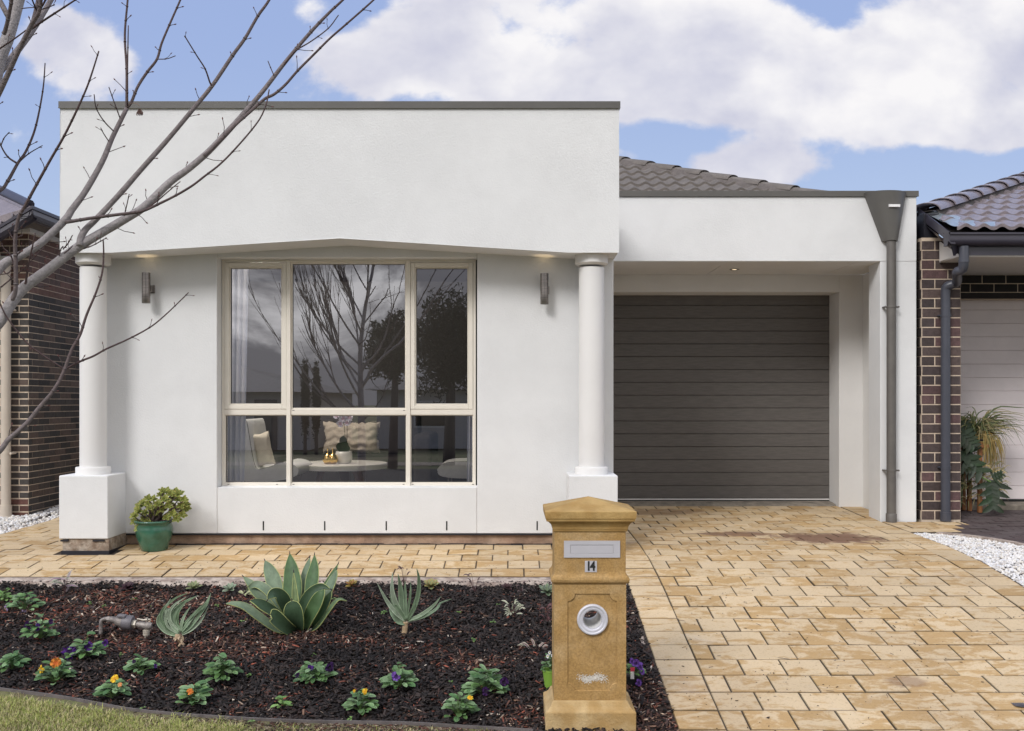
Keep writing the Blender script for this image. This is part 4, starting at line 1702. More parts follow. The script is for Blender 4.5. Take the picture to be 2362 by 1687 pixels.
mb.holed([[(a_.x, yu - 0.006, b_.z), (b_.x, yu - 0.006, b_.z), (b_.x, yu - 0.006, a_.z), (a_.x, yu - 0.006, a_.z)],
          [(c_.x, yu - 0.006, d_.z), (d_.x, yu - 0.006, d_.z), (d_.x, yu - 0.006, c_.z), (c_.x, yu - 0.006, c_.z)]], (0, 0.0065, 0))
slot = mb.build('mail_slot', 'alu', lt, bevel=0.001, bseg=1)
mb = MB()
mb.box(c_.x + 0.0008, d_.x - 0.0008, yu - 0.0045, yu + 0.001, d_.z + 0.0008, c_.z - 0.0022)
mb.build('slot_flap', 'alu', slot, bevel=0.001)
mb = MB()
mb.box(c_.x + 0.0003, d_.x - 0.0003, yu - 0.002, yu + 0.001, c_.z - 0.0021, c_.z - 0.0002)
mb.build('slot_gap', 'black', slot)
mb = MB()
a_, b_ = P(1349, 1294, yu), P(1376.8, 1320, yu)
mb.box(a_.x, b_.x, yu - 0.003, yu + 0.001, b_.z, a_.z)
plate = mb.build('number_plate', 'alu', lt, bevel=0.0006, bseg=1)


def text_obj(name, body, size, m, parent, loc, rot=(R(90), 0, 0), extrude=0.001, bold=0.0, sx=1.0):
    cu = bpy.data.curves.new(name, 'FONT')
    cu.body = body
    cu.size = size
    cu.extrude = extrude
    cu.offset = bold
    cu.space_character = 0.80
    cu.align_x = 'CENTER'
    cu.align_y = 'CENTER'
    ob = bpy.data.objects.new(name, cu)
    COL.objects.link(ob)
    dg = bpy.context.evaluated_depsgraph_get()
    me = bpy.data.meshes.new_from_object(ob.evaluated_get(dg))
    COL.objects.unlink(ob)
    bpy.data.objects.remove(ob)
    me.materials.clear()
    me.materials.append(MATS[m])
    o = bpy.data.objects.new(name, me)
    COL.objects.link(o)
    off = Vector((0, 0, 0))
    p = parent
    while p is not None:
        off += p.location
        p = p.parent
    o.parent = parent
    o.location = Vector(loc) - off
    o.rotation_euler = rot
    o.scale = (sx, 1, 1)
    return o


text_obj('number', '14', 0.062, 'black', plate, ((a_.x + b_.x) / 2 - 0.001, yu - 0.0035, (a_.z + b_.z) / 2 + 0.0005), bold=0.0022, sx=0.80)
word = 'NO JUNK MAIL'
angs = {0: 146, 1: 134, 3: 112, 4: 100, 5: 88, 6: 76, 8: 54, 9: 42, 10: 33, 11: 24}
for i, chh in enumerate(word):
    if chh == ' ':
        continue
    a = R(angs[i])
    text_obj('letter', chh, 0.0135, 'alu_ring', ringo, (ccx + 0.0535 * math.cos(a), yf - 0.0068, ccz + 0.0535 * math.sin(a)), rot=(R(90), -(a - PI / 2), 0), extrude=0.0007)

# ================================================================ STREET TREE
tree = thing('tree', 'bare young street tree with long grey limbs and reddish twigs reaching over the garden', 'tree', (-1.97, 3.4, Z(-1.775)))


def barkcol(r):
    k = min(1.0, max(0.0, (r - 0.0045) / 0.011))
    thin = (0.085, 0.050, 0.048)
    thick = (0.36, 0.33, 0.33)
    return tuple(thin[i] * (1 - k) + thick[i] * k for i in range(3))


def spur(mb, p, d, L, r=0.0016):
    d = d.normalized()
    e = p + d * L
    k = d.orthogonal().normalized()
    mid = p + d * L * 0.5 + k * L * rnd.uniform(-0.12, 0.12)
    mb.tube([p, mid, e], [r, r * 0.85, r * 0.8], 5, colf=lambda q: (0.07, 0.05, 0.048))
    mb.tube([e - d * 0.002, e + d * 0.003, e + d * 0.009], [r * 0.8, r * 1.7, r * 0.3], 6, colf=lambda q: (0.13, 0.045, 0.04))


def branch(pts, y0, y1, r0, r1, spurs=0.09, name='branch', n=8, nodes=True):
    """pts: photo pixels; depth runs from y0 to y1; radii in photo pixels"""
    L = []
    m = len(pts)
    cum = [0]
    for a, b in zip(pts[:-1], pts[1:]):
        cum.append(cum[-1] + math.hypot(b[0] - a[0], b[1] - a[1]))
    for i, (x, y) in enumerate(pts):
        f = cum[i] / cum[-1]
        L.append(P(x, y, y0 + (y1 - y0) * f))
    S = smoothline(L, 5)
    k = len(S)
    rad = []
    for i in range(k):
        f = i / (k - 1)
        r = (r0 + (r1 - r0) * f ** 0.85) * (y0 + (y1 - y0) * f) / F
        r *= 1 + 0.05 * mnoise.noise(S[i] * 12)
        rad.append(r)
    mb = MB()
    mb.tube(S, rad, n, colf=barkcol)
    # nodes and spurs
    d = 0
    side = 1
    nxt = spurs * rnd.uniform(0.4, 1)
    for i in range(1, k):
        seg = (S[i] - S[i - 1])
        d += seg.length
        if d > nxt:
            nxt = d + spurs * rnd.uniform(0.55, 1.3)
            T = seg.normalized()
            sd_ = Vector((-T.z, rnd.uniform(-0.6, 0.6), T.x)).normalized() * side
            side = -side if rnd.random() < 0.75 else side
            if nodes and rad[i] < 0.0075:
                mb.tube([S[i] - T * 0.004, S[i], S[i] + T * 0.004], [rad[i] * 1.0, rad[i] * 1.22 + 0.0004, rad[i] * 1.0], n, colf=lambda q: tuple(c * 0.75 for c in barkcol(q)))
            if rnd.random() < 0.8:
                ln = rnd.choice([0.012, 0.02, 0.03, 0.05, 0.04]) * (1.2 if rad[i] > 0.005 else 0.6)
                spur(mb, S[i] + sd_ * rad[i] * 0.7, (T * 0.8 + sd_ * rnd.uniform(0.6, 1.2)), ln, 0.0016 if rad[i] > 0.004 else 0.0011)
    return mb.build(name, 'bark', tree, smooth=True)


# trunk and leader
tp = [Vector((-1.97, 3.4, Z(-1.80))), Vector((-1.96, 3.4, Z(-1.2))), Vector((-1.95, 3.42, Z(-0.5))), P(-78, 870, 3.43), P(-70, 700, 3.45), P(-60, 480, 3.47), P(-11, 180, 3.5),
      P(20, 81, 3.52), P(43, 0, 3.54), P(80, -150, 3.56), P(105, -420, 3.6), P(90, -800, 3.65), P(110, -1200, 3.65)]
S = smoothline(tp, 6)
rd = [0.052 * (1 - i / (len(S) - 1)) ** 0.8 + 0.004 for i in range(len(S))]
for i, p in enumerate(S):
    zz = p.z - CH
    rd[i] = float(np.interp(zz, [-1.8, -1.5, -0.3, 0.3, 1.0, 1.5, 2.2, 3.4], [0.075, 0.06, 0.048, 0.034, 0.025, 0.0200, 0.014, 0.004]))
mb = MB()
mb.tube(S, rd, 14, colf=barkcol)
mb.build('trunk', 'bark', tree, smooth=True)
# the limbs seen in the photo
branch([(-75, 820), (-30, 770), (0, 739), (31, 692), (58, 662), (108, 625), (182, 569), (281, 510), (333, 477), (392, 421), (432, 392), (480, 351), (536, 292), (565, 259), (606, 211), (661, 140),
        (717, 74), (761, 28), (791, 0), (850, -60)], 3.43, 4.0, 15.5, 2.0, 0.085, n=12)
branch([(184, 568), (187, 548), (199, 528), (222, 506), (277, 447), (325, 392), (388, 321), (443, 255), (491, 196), (536, 129), (565, 89), (595, 37), (621, 0), (650, -60)], 3.58, 3.85, 8.5, 2.6, 0.10)
branch([(-66, 690), (-20, 640), (12, 607), (37, 595), (89, 565), (148, 510), (166, 484), (196, 443), (236, 373), (259, 318), (292, 251)], 3.45, 3.75, 12.5, 4.8, 0.10, n=10)
branch([(292, 252), (292, 236), (292, 159), (288, 81), (294.5, 0), (298, -60)], 3.75, 3.85, 3.6, 2.0, 0.09)
branch([(293, 248), (303, 236), (318, 200), (340, 166), (362, 137), (373, 100), (395, 48), (416, 0), (430, -40)], 3.75, 3.9, 4.0, 2.0, 0.09)
branch([(294, 245), (294, 170), (295, 110), (296, 59)], 3.74, 3.7, 2.2, 1.2, 0.08)
branch([(150, 512), (159, 512), (207, 504), (259, 497), (307, 491), (333, 486), (370, 469), (406, 451), (443, 429), (473, 406), (510, 377), (554, 331), (595, 281), (613, 244), (621, 207)], 3.55, 3.75, 4.5, 1.4, 0.11)
branch([(470, 360), (488, 344), (539, 292), (576, 259), (610, 229), (632, 218), (658, 196), (687, 163), (724, 126), (761, 89), (800, 55), (862, 0), (900, -40)], 3.74, 3.95, 4.6, 2.0, 0.11)
branch([(655, 150), (665, 137), (684, 116), (717, 96), (757, 66), (781, 35)], 3.85, 3.8, 2.2, 1.2, 0.08)
branch([(489, 198), (484, 190), (473, 159), (454, 129), (427, 85)], 3.7, 3.6, 2.2, 1.3, 0.07)
branch([(29, 690), (30, 688), (36, 666), (36, 600), (35, 554), (42, 506), (59, 473), (85, 425), (118, 366), (148, 314), (177, 255), (200, 203), (214, 163), (228, 118)], 3.47, 3.3, 5.6, 1.6, 0.08)
branch([(-60, 470), (0, 440), (18, 418), (41, 377), (59, 351), (78, 307), (90, 259), (100, 200), (104, 146)], 3.5, 3.7, 5.0, 1.2, 0.08)
branch([(41, 377), (66, 355), (98, 336)], 3.63, 3.6, 1.8, 1.0, 0.07)
branch([(39, 377), (18, 362), (2, 336), (-10, 300)], 3.63, 3.6, 2.4, 1.2, 0.05)
branch([(2, 336), (10, 318), (22, 305)], 3.6, 3.6, 1.5, 1.0, 0.04)
branch([(-55, 340), (-20, 250), (0, 211), (22, 163), (44, 115), (74, 55), (89, 30), (94, 0), (100, -60)], 3.48, 3.3, 7.0, 4.0, 0.07)
branch([(74, 66), (78, 63), (111, 41), (148, 17), (174, 0), (220, -30)], 3.38, 3.3, 3.0, 1.6, 0.07)
branch([(88, 32), (80, 14), (72, -6)], 3.36, 3.3, 2.4, 1.6, 0.05)
branch([(92, 22), (103, 4), (112, -20)], 3.34, 3.3, 2.6, 1.8, 0.05)
branch([(95, 22), (110, 18), (124, 12)], 3.34, 3.34, 1.4, 1.1, 0.06)
branch([(8, 78), (12, 71), (20, 38), (27, 0), (34, -40)], 3.48, 3.4, 5.0, 3.6, 0.07)
branch([(-25, 130), (0, 112), (30, 92), (59, 71)], 3.46, 3.4, 2.6, 1.4, 0.07)
branch([(50, 20), (70, 18), (88, 18)], 3.5, 3.5, 1.4, 1.0, 0.09)
branch([(-70, 1090), (-30, 1062), (0, 1040), (18, 1016), (40, 997), (65, 973), (92, 939), (123, 902), (145, 862), (166, 806), (185, 772), (200, 726), (222, 674), (236, 628), (239, 585), (238, 553)], 3.42, 3.6, 7.6, 1.5, 0.085)
branch([(145, 856), (146, 851), (102, 822), (62, 791), (25, 745), (8, 718), (-8, 680)], 3.53, 3.45, 2.6, 1.4, 0.14)
branch([(147, 856), (151, 852), (185, 834), (215, 822), (246, 805), (295, 783), (345, 756), (379, 729), (418, 692), (435, 675)], 3.53, 3.7, 3.2, 1.2, 0.09)
branch([(58, 655), (60, 649), (66, 610), (74, 573), (81, 538)], 3.5, 3.45, 3.2, 1.3, 0.05)
branch([(2, 663), (30, 640), (60, 615), (102, 570)], 3.46, 3.5, 1.8, 1.0, 0.04)
branch([(36, 560), (28, 548), (20, 533)], 3.46, 3.46, 1.6, 1.1, 0.03)
branch([(36, 550), (48, 545), (53, 540)], 3.46, 3.46, 1.5, 1.1, 0.03)
branch([(32, 612), (24, 588), (8, 572), (4, 560)], 3.46, 3.44, 2.0, 1.0, 0.03)
branch([(38, 588), (52, 575), (62, 562)], 3.46, 3.46, 1.7, 1.0, 0.03)
branch([(0, 634), (22, 628), (40, 600)], 3.46, 3.46, 1.4, 1.0, 0.04)
branch([(136, 590), (140, 576), (146, 568)], 3.55, 3.55, 2.0, 1.2, 0.02)
branch([(148, 585), (160, 575), (168, 567)], 3.55, 3.55, 1.6, 1.0, 0.03)
branch([(146, 575), (158, 560), (167, 543)], 3.55, 3.5, 1.5, 1.1, 0.03)
branch([(190, 575), (215, 566), (244, 550)], 3.6, 3.55, 1.5, 1.2, 0.03)
branch([(284, 508), (291, 480), (298, 448)], 3.64, 3.6, 1.4, 1.1, 0.06)
branch([(262, 303), (240, 280), (222, 250), (217, 218)], 3.7, 3.6, 1.5, 1.1, 0.05)
branch([(277, 273), (263, 235), (251, 201)], 3.72, 3.66, 1.5, 1.1, 0.05)
branch([(252, 328), (240, 310), (232, 295)], 3.7, 3.66, 1.3, 1.1, 0.05)
branch([(362, 137), (385, 136), (405, 129)], 3.8, 3.8, 1.2, 1.0, 0.05)
branch([(632, 175), (624, 156), (618, 141)], 3.85, 3.85, 1.2, 1.0, 0.05)
branch([(333, 486), (365, 462), (395, 436), (416, 419)], 3.66, 3.66, 1.9, 1.1, 0.06)
# dead leaf cluster
mb = MB()
c0 = P(322, 252, 3.72)
mb.tube(smoothline([P(297, 243, 3.74), P(305, 238, 3.73), P(316, 240, 3.72), c0 + Vector((0, 0, 0.012))], 4), 0.0012, 5, colf=lambda r: (0.2, 0.13, 0.1))
for k in range(14):
    a = rnd.uniform(0, 2 * PI)
    d = Vector((math.cos(a) * 0.008, math.sin(a) * 0.006, -rnd.uniform(0.018, 0.03)))
    leafstrip(mb, [c0, c0 + d * 0.6 + Vector((rnd.uniform(-.004, .004), 0, 0)), c0 + d], 0.008, nrm=(math.cos(a), math.sin(a) - 1, 0.2), cup=0.9, cc=(0.16, 0.10, 0.085), seg=2, across=2, peak=0.6)
mb.build('dry_leaf', 'leafy', tree)


# limbs outside the frame (they show in the window's reflection)
def wild(p, d, L, r, depth, mb):
    pts = [p]
    rads = [r]
    n = 5
    cur = p.copy()
    dd = d.normalized()
    for i in range(n):
        dd = (dd + Vector((rnd.uniform(-.12, .12), rnd.uniform(-.12, .12), 0.14))).normalized()
        cur = cur + dd * (L / n)
        pts.append(cur.copy())
        rads.append(r * (1 - 0.75 * (i + 1) / n) + 0.001)
    S = smoothline(pts, 3)
    rr_ = [float(np.interp(i / (len(S) - 1), np.linspace(0, 1, n + 1), rads)) for i in range(len(S))]
    mb.tube(S, rr_, 6, colf=barkcol)
    if depth > 0:
        for k in range(5):
            i = rnd.randint(3, len(S) - 3)
            T = (S[i + 1] - S[i]).normalized()
            sdv = Vector((rnd.uniform(-1, 0.2), rnd.uniform(-1, 0.2), rnd.uniform(0.2, 0.8)))
            wild(S[i], (T + sdv * 0.8), L * rnd.uniform(0.4, 0.65), rr_[i] * 0.6, depth - 1, mb)


for (zz, dx_, dy_, L_, r_) in ((-0.15, -0.75, 0.25, 1.5, 0.018), (0.15, -0.5, -0.45, 1.6, 0.018), (0.45, -0.9, 0.0, 1.4, 0.016), (0.7, -0.55, 0.35, 1.5, 0.014), (1.0, -0.6, -0.4, 1.3, 0.012),
                               (1.4, -0.4, 0.1, 1.1, 0.010), (-0.35, -0.9, 0.3, 1.6, 0.02), (0.0, -0.3, 0.6, 1.5, 0.016), (0.3, -0.8, -0.5, 1.5, 0.015), (0.9, -0.3, 0.5, 1.3, 0.013), (1.2, 0.2, 0.7, 1.3, 0.012), (0.55, -0.2, -0.7, 1.4, 0.014), (1.9, 0.25, 0.1, 0.9, 0.009), (1.7, 0.5, 0.3, 1.2, 0.010), (2.1, -0.4, -0.2, 0.8, 0.008)):
    i = min(range(len(S)), key=lambda q: abs(S[q].z - Z(zz)))
    mb = MB()
    wild(S[i].copy(), Vector((dx_, dy_, 0.75)), L_, r_, 2, mb)
    mb.build('branch', 'bark', tree, smooth=True)

# ================================================================ AGAVE
# traced in a local close-up frame: 7.73 px per photo pixel, origin (540, 1270)
ag = bedpt(684, 1457)
YA = ag.y + 0.04
agv = thing('agave', 'big blue-green agave with broad pointed leaves in the middle of the mulch bed', 'succulent', ag)


def AP(x, y, dy):
    return P(540 + x / 7.73, 1270 + y / 7.73, YA + dy)


GA = (0.075, 0.140, 0.055)
GB = (0.16, 0.22, 0.135)
GD = (0.055, 0.100, 0.052)
GE = (0.42, 0.46, 0.17)
AG = [
    # (points x, y, depth), width, facing, cup, colour, blunt, peak
    ([(1230, 1150, .05), (1265, 800, .12), (1290, 420, .20), (1350, 120, .28)], 230, (-0.2, -1, .1), 0.3, GB, 0, .5),
    ([(1060, 1250, .03), (1045, 900, .08), (1050, 620, .13), (1020, 300, .18), (992, 50, .22)], 385, (0, -1, .15), 0.22, GA, 0, .45),
    ([(850, 1200, .03), (760, 850, .08), (715, 560, .14), (620, 330, .20), (548, 175, .24)], 320, (.1, -1, .15), 0.25, GB, 0, .45),
    ([(1290, 1200, .02), (1370, 850, .06), (1395, 560, .12), (1430, 300, .17), (1433, 70, .22)], 275, (-.1, -1, .1), 0.3, GA, 0, .45),
    ([(980, 1300, 0), (700, 980, .0), (430, 760, .03), (290, 590, .07), (160, 460, .11)], 225, (.3, -1, .5), 0.3, GB, 0, .45),
    ([(960, 1250, 0), (800, 960, -.02), (620, 740, -.01), (430, 615, .02), (300, 640, .04), (215, 740, .05)], 190, (.5, -1, .6), 0.25, GB, 0, .4),
    ([(1060, 1380, 0), (800, 1180, -.06), (560, 1030, -.10), (400, 940, -.12), (270, 895, -.14)], 260, (.1, -.7, .9), 0.35, GD, 0, .5),
    ([(1010, 1480, -.02), (760, 1410, -.10), (430, 1180, -.16), (200, 1010, -.18), (-20, 950, -.18), (-160, 950, -.17)], 185, (.2, -.8, .9), 0.25, GB, 0, .4),
    ([(1420, 1300, .02), (1560, 980, .04), (1640, 700, .08), (1760, 450, .13), (1855, 235, .17)], 190, (-.4, -1, .2), 0.3, GA, 0, .5),
    ([(1400, 1330, 0), (1560, 1020, -.02), (1690, 720, .0), (1790, 480, .05), (1830, 340, .09)], 230, (-.5, -1, .3), 0.35, GB, 0, .5),
    ([(1150, 1300, 0), (1110, 1000, .01), (1085, 700, .04), (1062, 380, .08)], 140, (0, -1, .1), 0.7, (0.20, 0.27, 0.12), 0, .3),
    ([(1330, 1150, 0), (1420, 900, .0), (1500, 690, .04)], 120, (-.4, -1, .1), 0.5, (0.20, 0.27, 0.12), 0, .3),
    ([(1000, 1250, 0), (930, 1000, -.05), (830, 830, -.09), (720, 775, -.12), (640, 820, -.15), (595, 885, -.17)], 270, (.3, -1, .4), 0.35, GD, 0, .35),
    ([(1150, 1280, 0), (1250, 980, -.05), (1390, 770, -.08), (1560, 655, -.09), (1720, 690, -.10)], 250, (-.3, -1, .4), 0.35, GD, 0, .35),
    ([(1260, 1430, -.02), (1360, 1180, -.10), (1480, 950, -.12), (1560, 780, -.12), (1600, 690, -.10)], 300, (-.5, -1, .2), 0.4, GA, 0, .45),
    ([(1400, 1350, -.01), (1560, 1120, -.06), (1680, 880, -.06), (1740, 720, -.04)], 200, (-.6, -1, .3), 0.4, GA, 0.2, .5),
    ([(1290, 1470, -.02), (1480, 1370, -.09), (1660, 1120, -.12), (1800, 930, -.13), (1890, 870, -.13), (2035, 908, -.12)], 110, (-.3, -.8, .9), 0.3, (0.13, 0.20, 0.10), 0, .4),
    ([(1130, 1460, -.02), (1100, 1290, -.11), (1060, 1080, -.15), (1030, 890, -.15)], 370, (0, -1, .1), 0.25, GD, 1.0, .62),
    ([(1110, 1475, -.02), (960, 1390, -.13), (810, 1260, -.18), (700, 1150, -.20), (645, 1140, -.21)], 270, (.1, -1, .3), 0.35, GD, 0.8, .6),
]
for (pts, wd, nv, cup, cc, bl, pk) in AG:
    mb = MB()
    leafstrip(mb, [AP(*p) for p in pts], wd * 0.9 / 7.73 * YA / F, nrm=nv, cup=cup, cc=cc, ce=GE, seg=5, blunt=bl, peak=pk, across=14)
    pe = AP(*pts[-1])
    pd = (pe - AP(*pts[-2])).normalized()
    mb.tube([pe - pd * 0.006, pe + pd * 0.012], [0.0022, 0.0003], 5, col=(0.03, 0.02, 0.03))
    mb.build('leaf', 'agave', agv, smooth=True, solid=0.0045)

# ================================================================ strap-leaved succulents
def straps(root, sx, sy, ox, oy, Yc, items, pal):
    for (pts, wd, nv, tw) in items:
        mb = MB()
        L = []
        m = len(pts)
        for i, (x, y) in enumerate(pts):
            L.append(P(ox + x / sx, oy + y / sx, Yc + sy * math.sin(hash((x, y)) % 7) * i / m))
        c = rnd.choice(pal)
        leafstrip(mb, L, wd / sx * Yc / F, nrm=nv, cup=0.35, cc=c, ce=tuple(min(1, q * 1.45) for q in c), seg=5, twist=tw, peak=0.35, across=6)
        mb.build('leaf', 'agave', root, smooth=True, solid=0.002)


PAL = [(0.22, 0.29, 0.19), (0.17, 0.24, 0.15), (0.26, 0.32, 0.23), (0.13, 0.19, 0.11)]
b1 = bedpt(413, 1489)
aloe = thing('succulent', 'fan-leaved grey-green succulent with curling straps on a papery stump beside the water meter', 'succulent', b1)
mb = MB()
c = [P(419, 1489, b1.y), P(417, 1480, b1.y), P(411, 1470, b1.y - 0.01), P(410, 1462, b1.y - 0.01)]
mb.tube(smoothline(c, 4), [0.022, 0.018, 0.014, 0.013, 0.014, 0.016, 0.018, 0.02, 0.021, 0.02, 0.019, 0.018, 0.016], 10, col=(0.42, 0.30, 0.19))
for k in range(10):
    a = rnd.uniform(0, 6.28)
    p0 = P(412, 1466, b1.y - 0.01)
    d = Vector((math.cos(a) * 0.03, math.sin(a) * 0.025, -rnd.uniform(0.02, 0.05)))
    leafstrip(mb, [p0, p0 + d * 0.6 + Vector((0, 0, 0.008)), p0 + d], 0.018, nrm=(math.cos(a), math.sin(a) - .8, 0.3), cup=0.4, cc=(0.48, 0.36, 0.24), seg=2, across=2)
mb.build('stump', 'leafy', aloe)
straps(aloe, 3.203, 0.03, 0, 1180, b1.y - 0.02, [
    ([(1320, 920), (1230, 890), (1172, 820), (1200, 750), (1295, 716)], 34, (.3, -1, .5), 0.3),
    ([(1320, 915), (1250, 880), (1190, 800), (1210, 720), (1300, 640), (1400, 600)], 24, (.3, -1, .5), 0.2),
    ([(1325, 905), (1270, 870), (1215, 790), (1225, 730), (1290, 710)], 22, (.2, -1, .3), 0),
    ([(1325, 900), (1270, 840), (1250, 760), (1290, 690), (1380, 630)], 26, (.1, -1, .3), 0.2),
    ([(1330, 895), (1290, 830), (1290, 750), (1350, 680), (1460, 622)], 44, (0, -1, .3), 0.2),
    ([(1330, 890), (1310, 820), (1320, 740), (1390, 650)], 26, (0, -1, .2), 0),
    ([(1335, 890), (1345, 820), (1370, 760), (1410, 700)], 22, (0, -1, .2), 0),
    ([(1340, 895), (1380, 840), (1440, 760), (1520, 680), (1560, 600)], 26, (-.2, -1, .2), 0.3),
    ([(1345, 900), (1410, 850), (1480, 760), (1530, 690), (1555, 620)], 30, (-.3, -1, .3), -0.2),
    ([(1345, 910), (1420, 870), (1490, 800), (1540, 700)], 26, (-.4, -1, .4), 0.2),
    ([(1340, 890), (1360, 840), (1420, 770), (1490, 690)], 20, (-.1, -1, .2), 0),
    ([(1330, 890), (1250, 800), (1225, 720), (1262, 642)], 20, (.1, -1, .2), 0.3),
    ([(1325, 905), (1240, 850), (1225, 760), (1250, 720)], 18, (.1, -1, .2), 0.1),
], PAL)
b2 = bedpt(932, 1466)
aloe2 = thing('succulent', 'upright fan-leaved grey-green succulent on a thick bare stem right of the agave', 'succulent', b2)
mb = MB()
mb.tube(smoothline([P(932, 1468, b2.y), P(934, 1450, b2.y), P(936, 1434, b2.y)], 5), [0.017, 0.0165, 0.018, 0.017, 0.0165, 0.017, 0.018, 0.0165, 0.016, 0.018, 0.02], 12, col=(0.46, 0.33, 0.20))
mb.build('stump', 'leafy', aloe2, smooth=True)
straps(aloe2, 2.8425, 0.03, 500, 1180, b2.y - 0.01, [
    ([(1240, 720), (1170, 660), (1110, 580), (1052, 470)], 30, (.2, -1, .3), 0.2),
    ([(1240, 715), (1180, 620), (1150, 520), (1152, 402)], 36, (.1, -1, .2), 0.3),
    ([(1240, 715), (1215, 620), (1205, 500), (1188, 408)], 38, (0, -1, .2), 0),
    ([(1245, 715), (1235, 620), (1235, 530), (1235, 455)], 26, (0, -1, .2), 0),
    ([(1250, 712), (1290, 640), (1322, 540), (1325, 440), (1310, 370)], 30, (-.1, -1, .2), 0.2),
    ([(1245, 712), (1258, 620), (1270, 540), (1272, 455)], 16, (0, -1, .2), 0),
    ([(1255, 715), (1340, 680), (1420, 620), (1470, 558)], 26, (-.2, -1, .6), 0.2),
    ([(1255, 720), (1360, 690), (1440, 640), (1470, 600), (1545, 573)], 20, (-.2, -1, .7), 0),
    ([(1235, 735), (1190, 720), (1155, 670), (1145, 620), (1175, 612)], 40, (.2, -1, .5), 0.2),
    ([(1245, 715), (1190, 640), (1155, 600), (1130, 540)], 22, (.2, -1, .3), 0),
    ([(1250, 712), (1280, 660), (1300, 600)], 22, (-.1, -1, .2), 0),
], PAL)


# ================================================================ PANSIES
def pansy_flower(mb, c, n, r, col, centre):
    n = Vector(n).normalized()
    a = n.orthogonal().normalized()
    b = n.cross(a)
    # bring 'up' to a fixed side
    up = (Vector((0, 0, 1)) - n * n.z)
    up = up.normalized() if up.length > 0.1 else a
    sd_ = up.cross(n)
    for (ang, ln, wd_, z) in ((90 - 28, 1.0, 1.05, 0), (90 + 28, 1.0, 1.05, 0.0015), (180 + 5, 0.9, 0.9, 0.003), (-5, 0.9, 0.9, 0.003), (270, 1.0, 1.25, 0.0045)):
        an = R(ang + rnd.uniform(-16, 16))
        ln *= rnd.uniform(0.7, 1.15)
        wd_ *= rnd.uniform(0.75, 1.1)
        d = (sd_ * math.cos(an) + up * math.sin(an) + n * rnd.uniform(-0.25, 0.45)).normalized()
        s = d.cross(n).normalized()
        m = 7
        vs = [c + n * z]
        cols = []
        for k in range(m):
            f = -1 + 2 * k / (m - 1)
            L_ = r * ln * (1 - 0.22 * f * f + rnd.uniform(-0.05, 0.05))
            vs.append(c + d * L_ * 0.45 + s * f * r * wd_ * 0.35 + n * (z + 0.001))
        for k in range(m):
            f = -1 + 2 * k / (m - 1)
            L_ = r * ln * (1 - 0.30 * f * f)
            vs.append(c + d * L_ + s * f * r * wd_ * 0.55 + n * (z + rnd.uniform(-0.32, 0.30) * r))
        fs = []
        for k in range(m - 1):
            fs.append((0, 1 + k, 2 + k))
            cols.append(centre)
        for k in range(m - 1):
            fs.append((1 + k, 2 + k, 2 + k + m, 1 + k + m))
            j = rnd.uniform(0.7, 1.25)
            cols.append(tuple(q * j for q in col))
        mb.add(vs, fs, cols)


def leafclump(mb, c, r, h, n, lw, cols, ll=None, droop=0.3, low=0.0):
    for k in range(n):
        a = rnd.uniform(0, 2 * PI)
        f = math.sqrt(rnd.random())
        rad = r * f
        hz = h * (1 - 0.75 * f * f) * rnd.uniform(0.4, 1.1) + low
        tip = c + Vector((math.cos(a) * rad, math.sin(a) * rad, hz))
        L_ = (ll or r * 0.55) * rnd.uniform(0.75, 1.2)
        out_ = Vector((math.cos(a), math.sin(a), rnd.uniform(-droop, 0.75 - 0.5 * f))).normalized()
        base = tip - out_ * L_ * 0.5
        mid = tip + Vector((0, 0, L_ * 0.06))
        nv = Vector((-math.cos(a) * 0.3, -math.sin(a) * 0.3 - 0.4, 1))
        cc = rnd.choice(cols)
        j = rnd.uniform(0.75, 1.25)
        cc = tuple(q * j for q in cc)
        leafstrip(mb, [base, mid, tip + out_ * L_ * 0.5], L_ * lw * rnd.uniform(0.85, 1.15), nrm=nv, cup=0.25, cc=cc, ce=tuple(q * 1.25 for q in cc), seg=3, peak=0.55, blunt=0.9, across=4)
        if rnd.random() < 0.7:
            mb.tube([c + Vector((0, 0, 0.003)), base], [0.0012, 0.0009], 4, col=(0.10, 0.17, 0.05))


GR = [(0.085, 0.165, 0.050), (0.12, 0.21, 0.085), (0.06, 0.13, 0.045), (0.16, 0.25, 0.12)]
GR2 = [(0.13, 0.23, 0.05), (0.10, 0.20, 0.05), (0.16, 0.27, 0.08)]
PUR = ((0.065, 0.016, 0.16), (0.02, 0.005, 0.05))
DPU = ((0.032, 0.008, 0.060), (0.012, 0.003, 0.02))
VIO = ((0.19, 0.085, 0.40), (0.05, 0.02, 0.12))
LIL = ((0.42, 0.33, 0.50), (0.3, 0.2, 0.35))
ORA = ((0.62, 0.22, 0.04), (0.58, 0.14, 0.03))
YEL = ((0.72, 0.46, 0.03), (0.62, 0.30, 0.02))
PEA = ((0.66, 0.32, 0.13), (0.6, 0.22, 0.08))
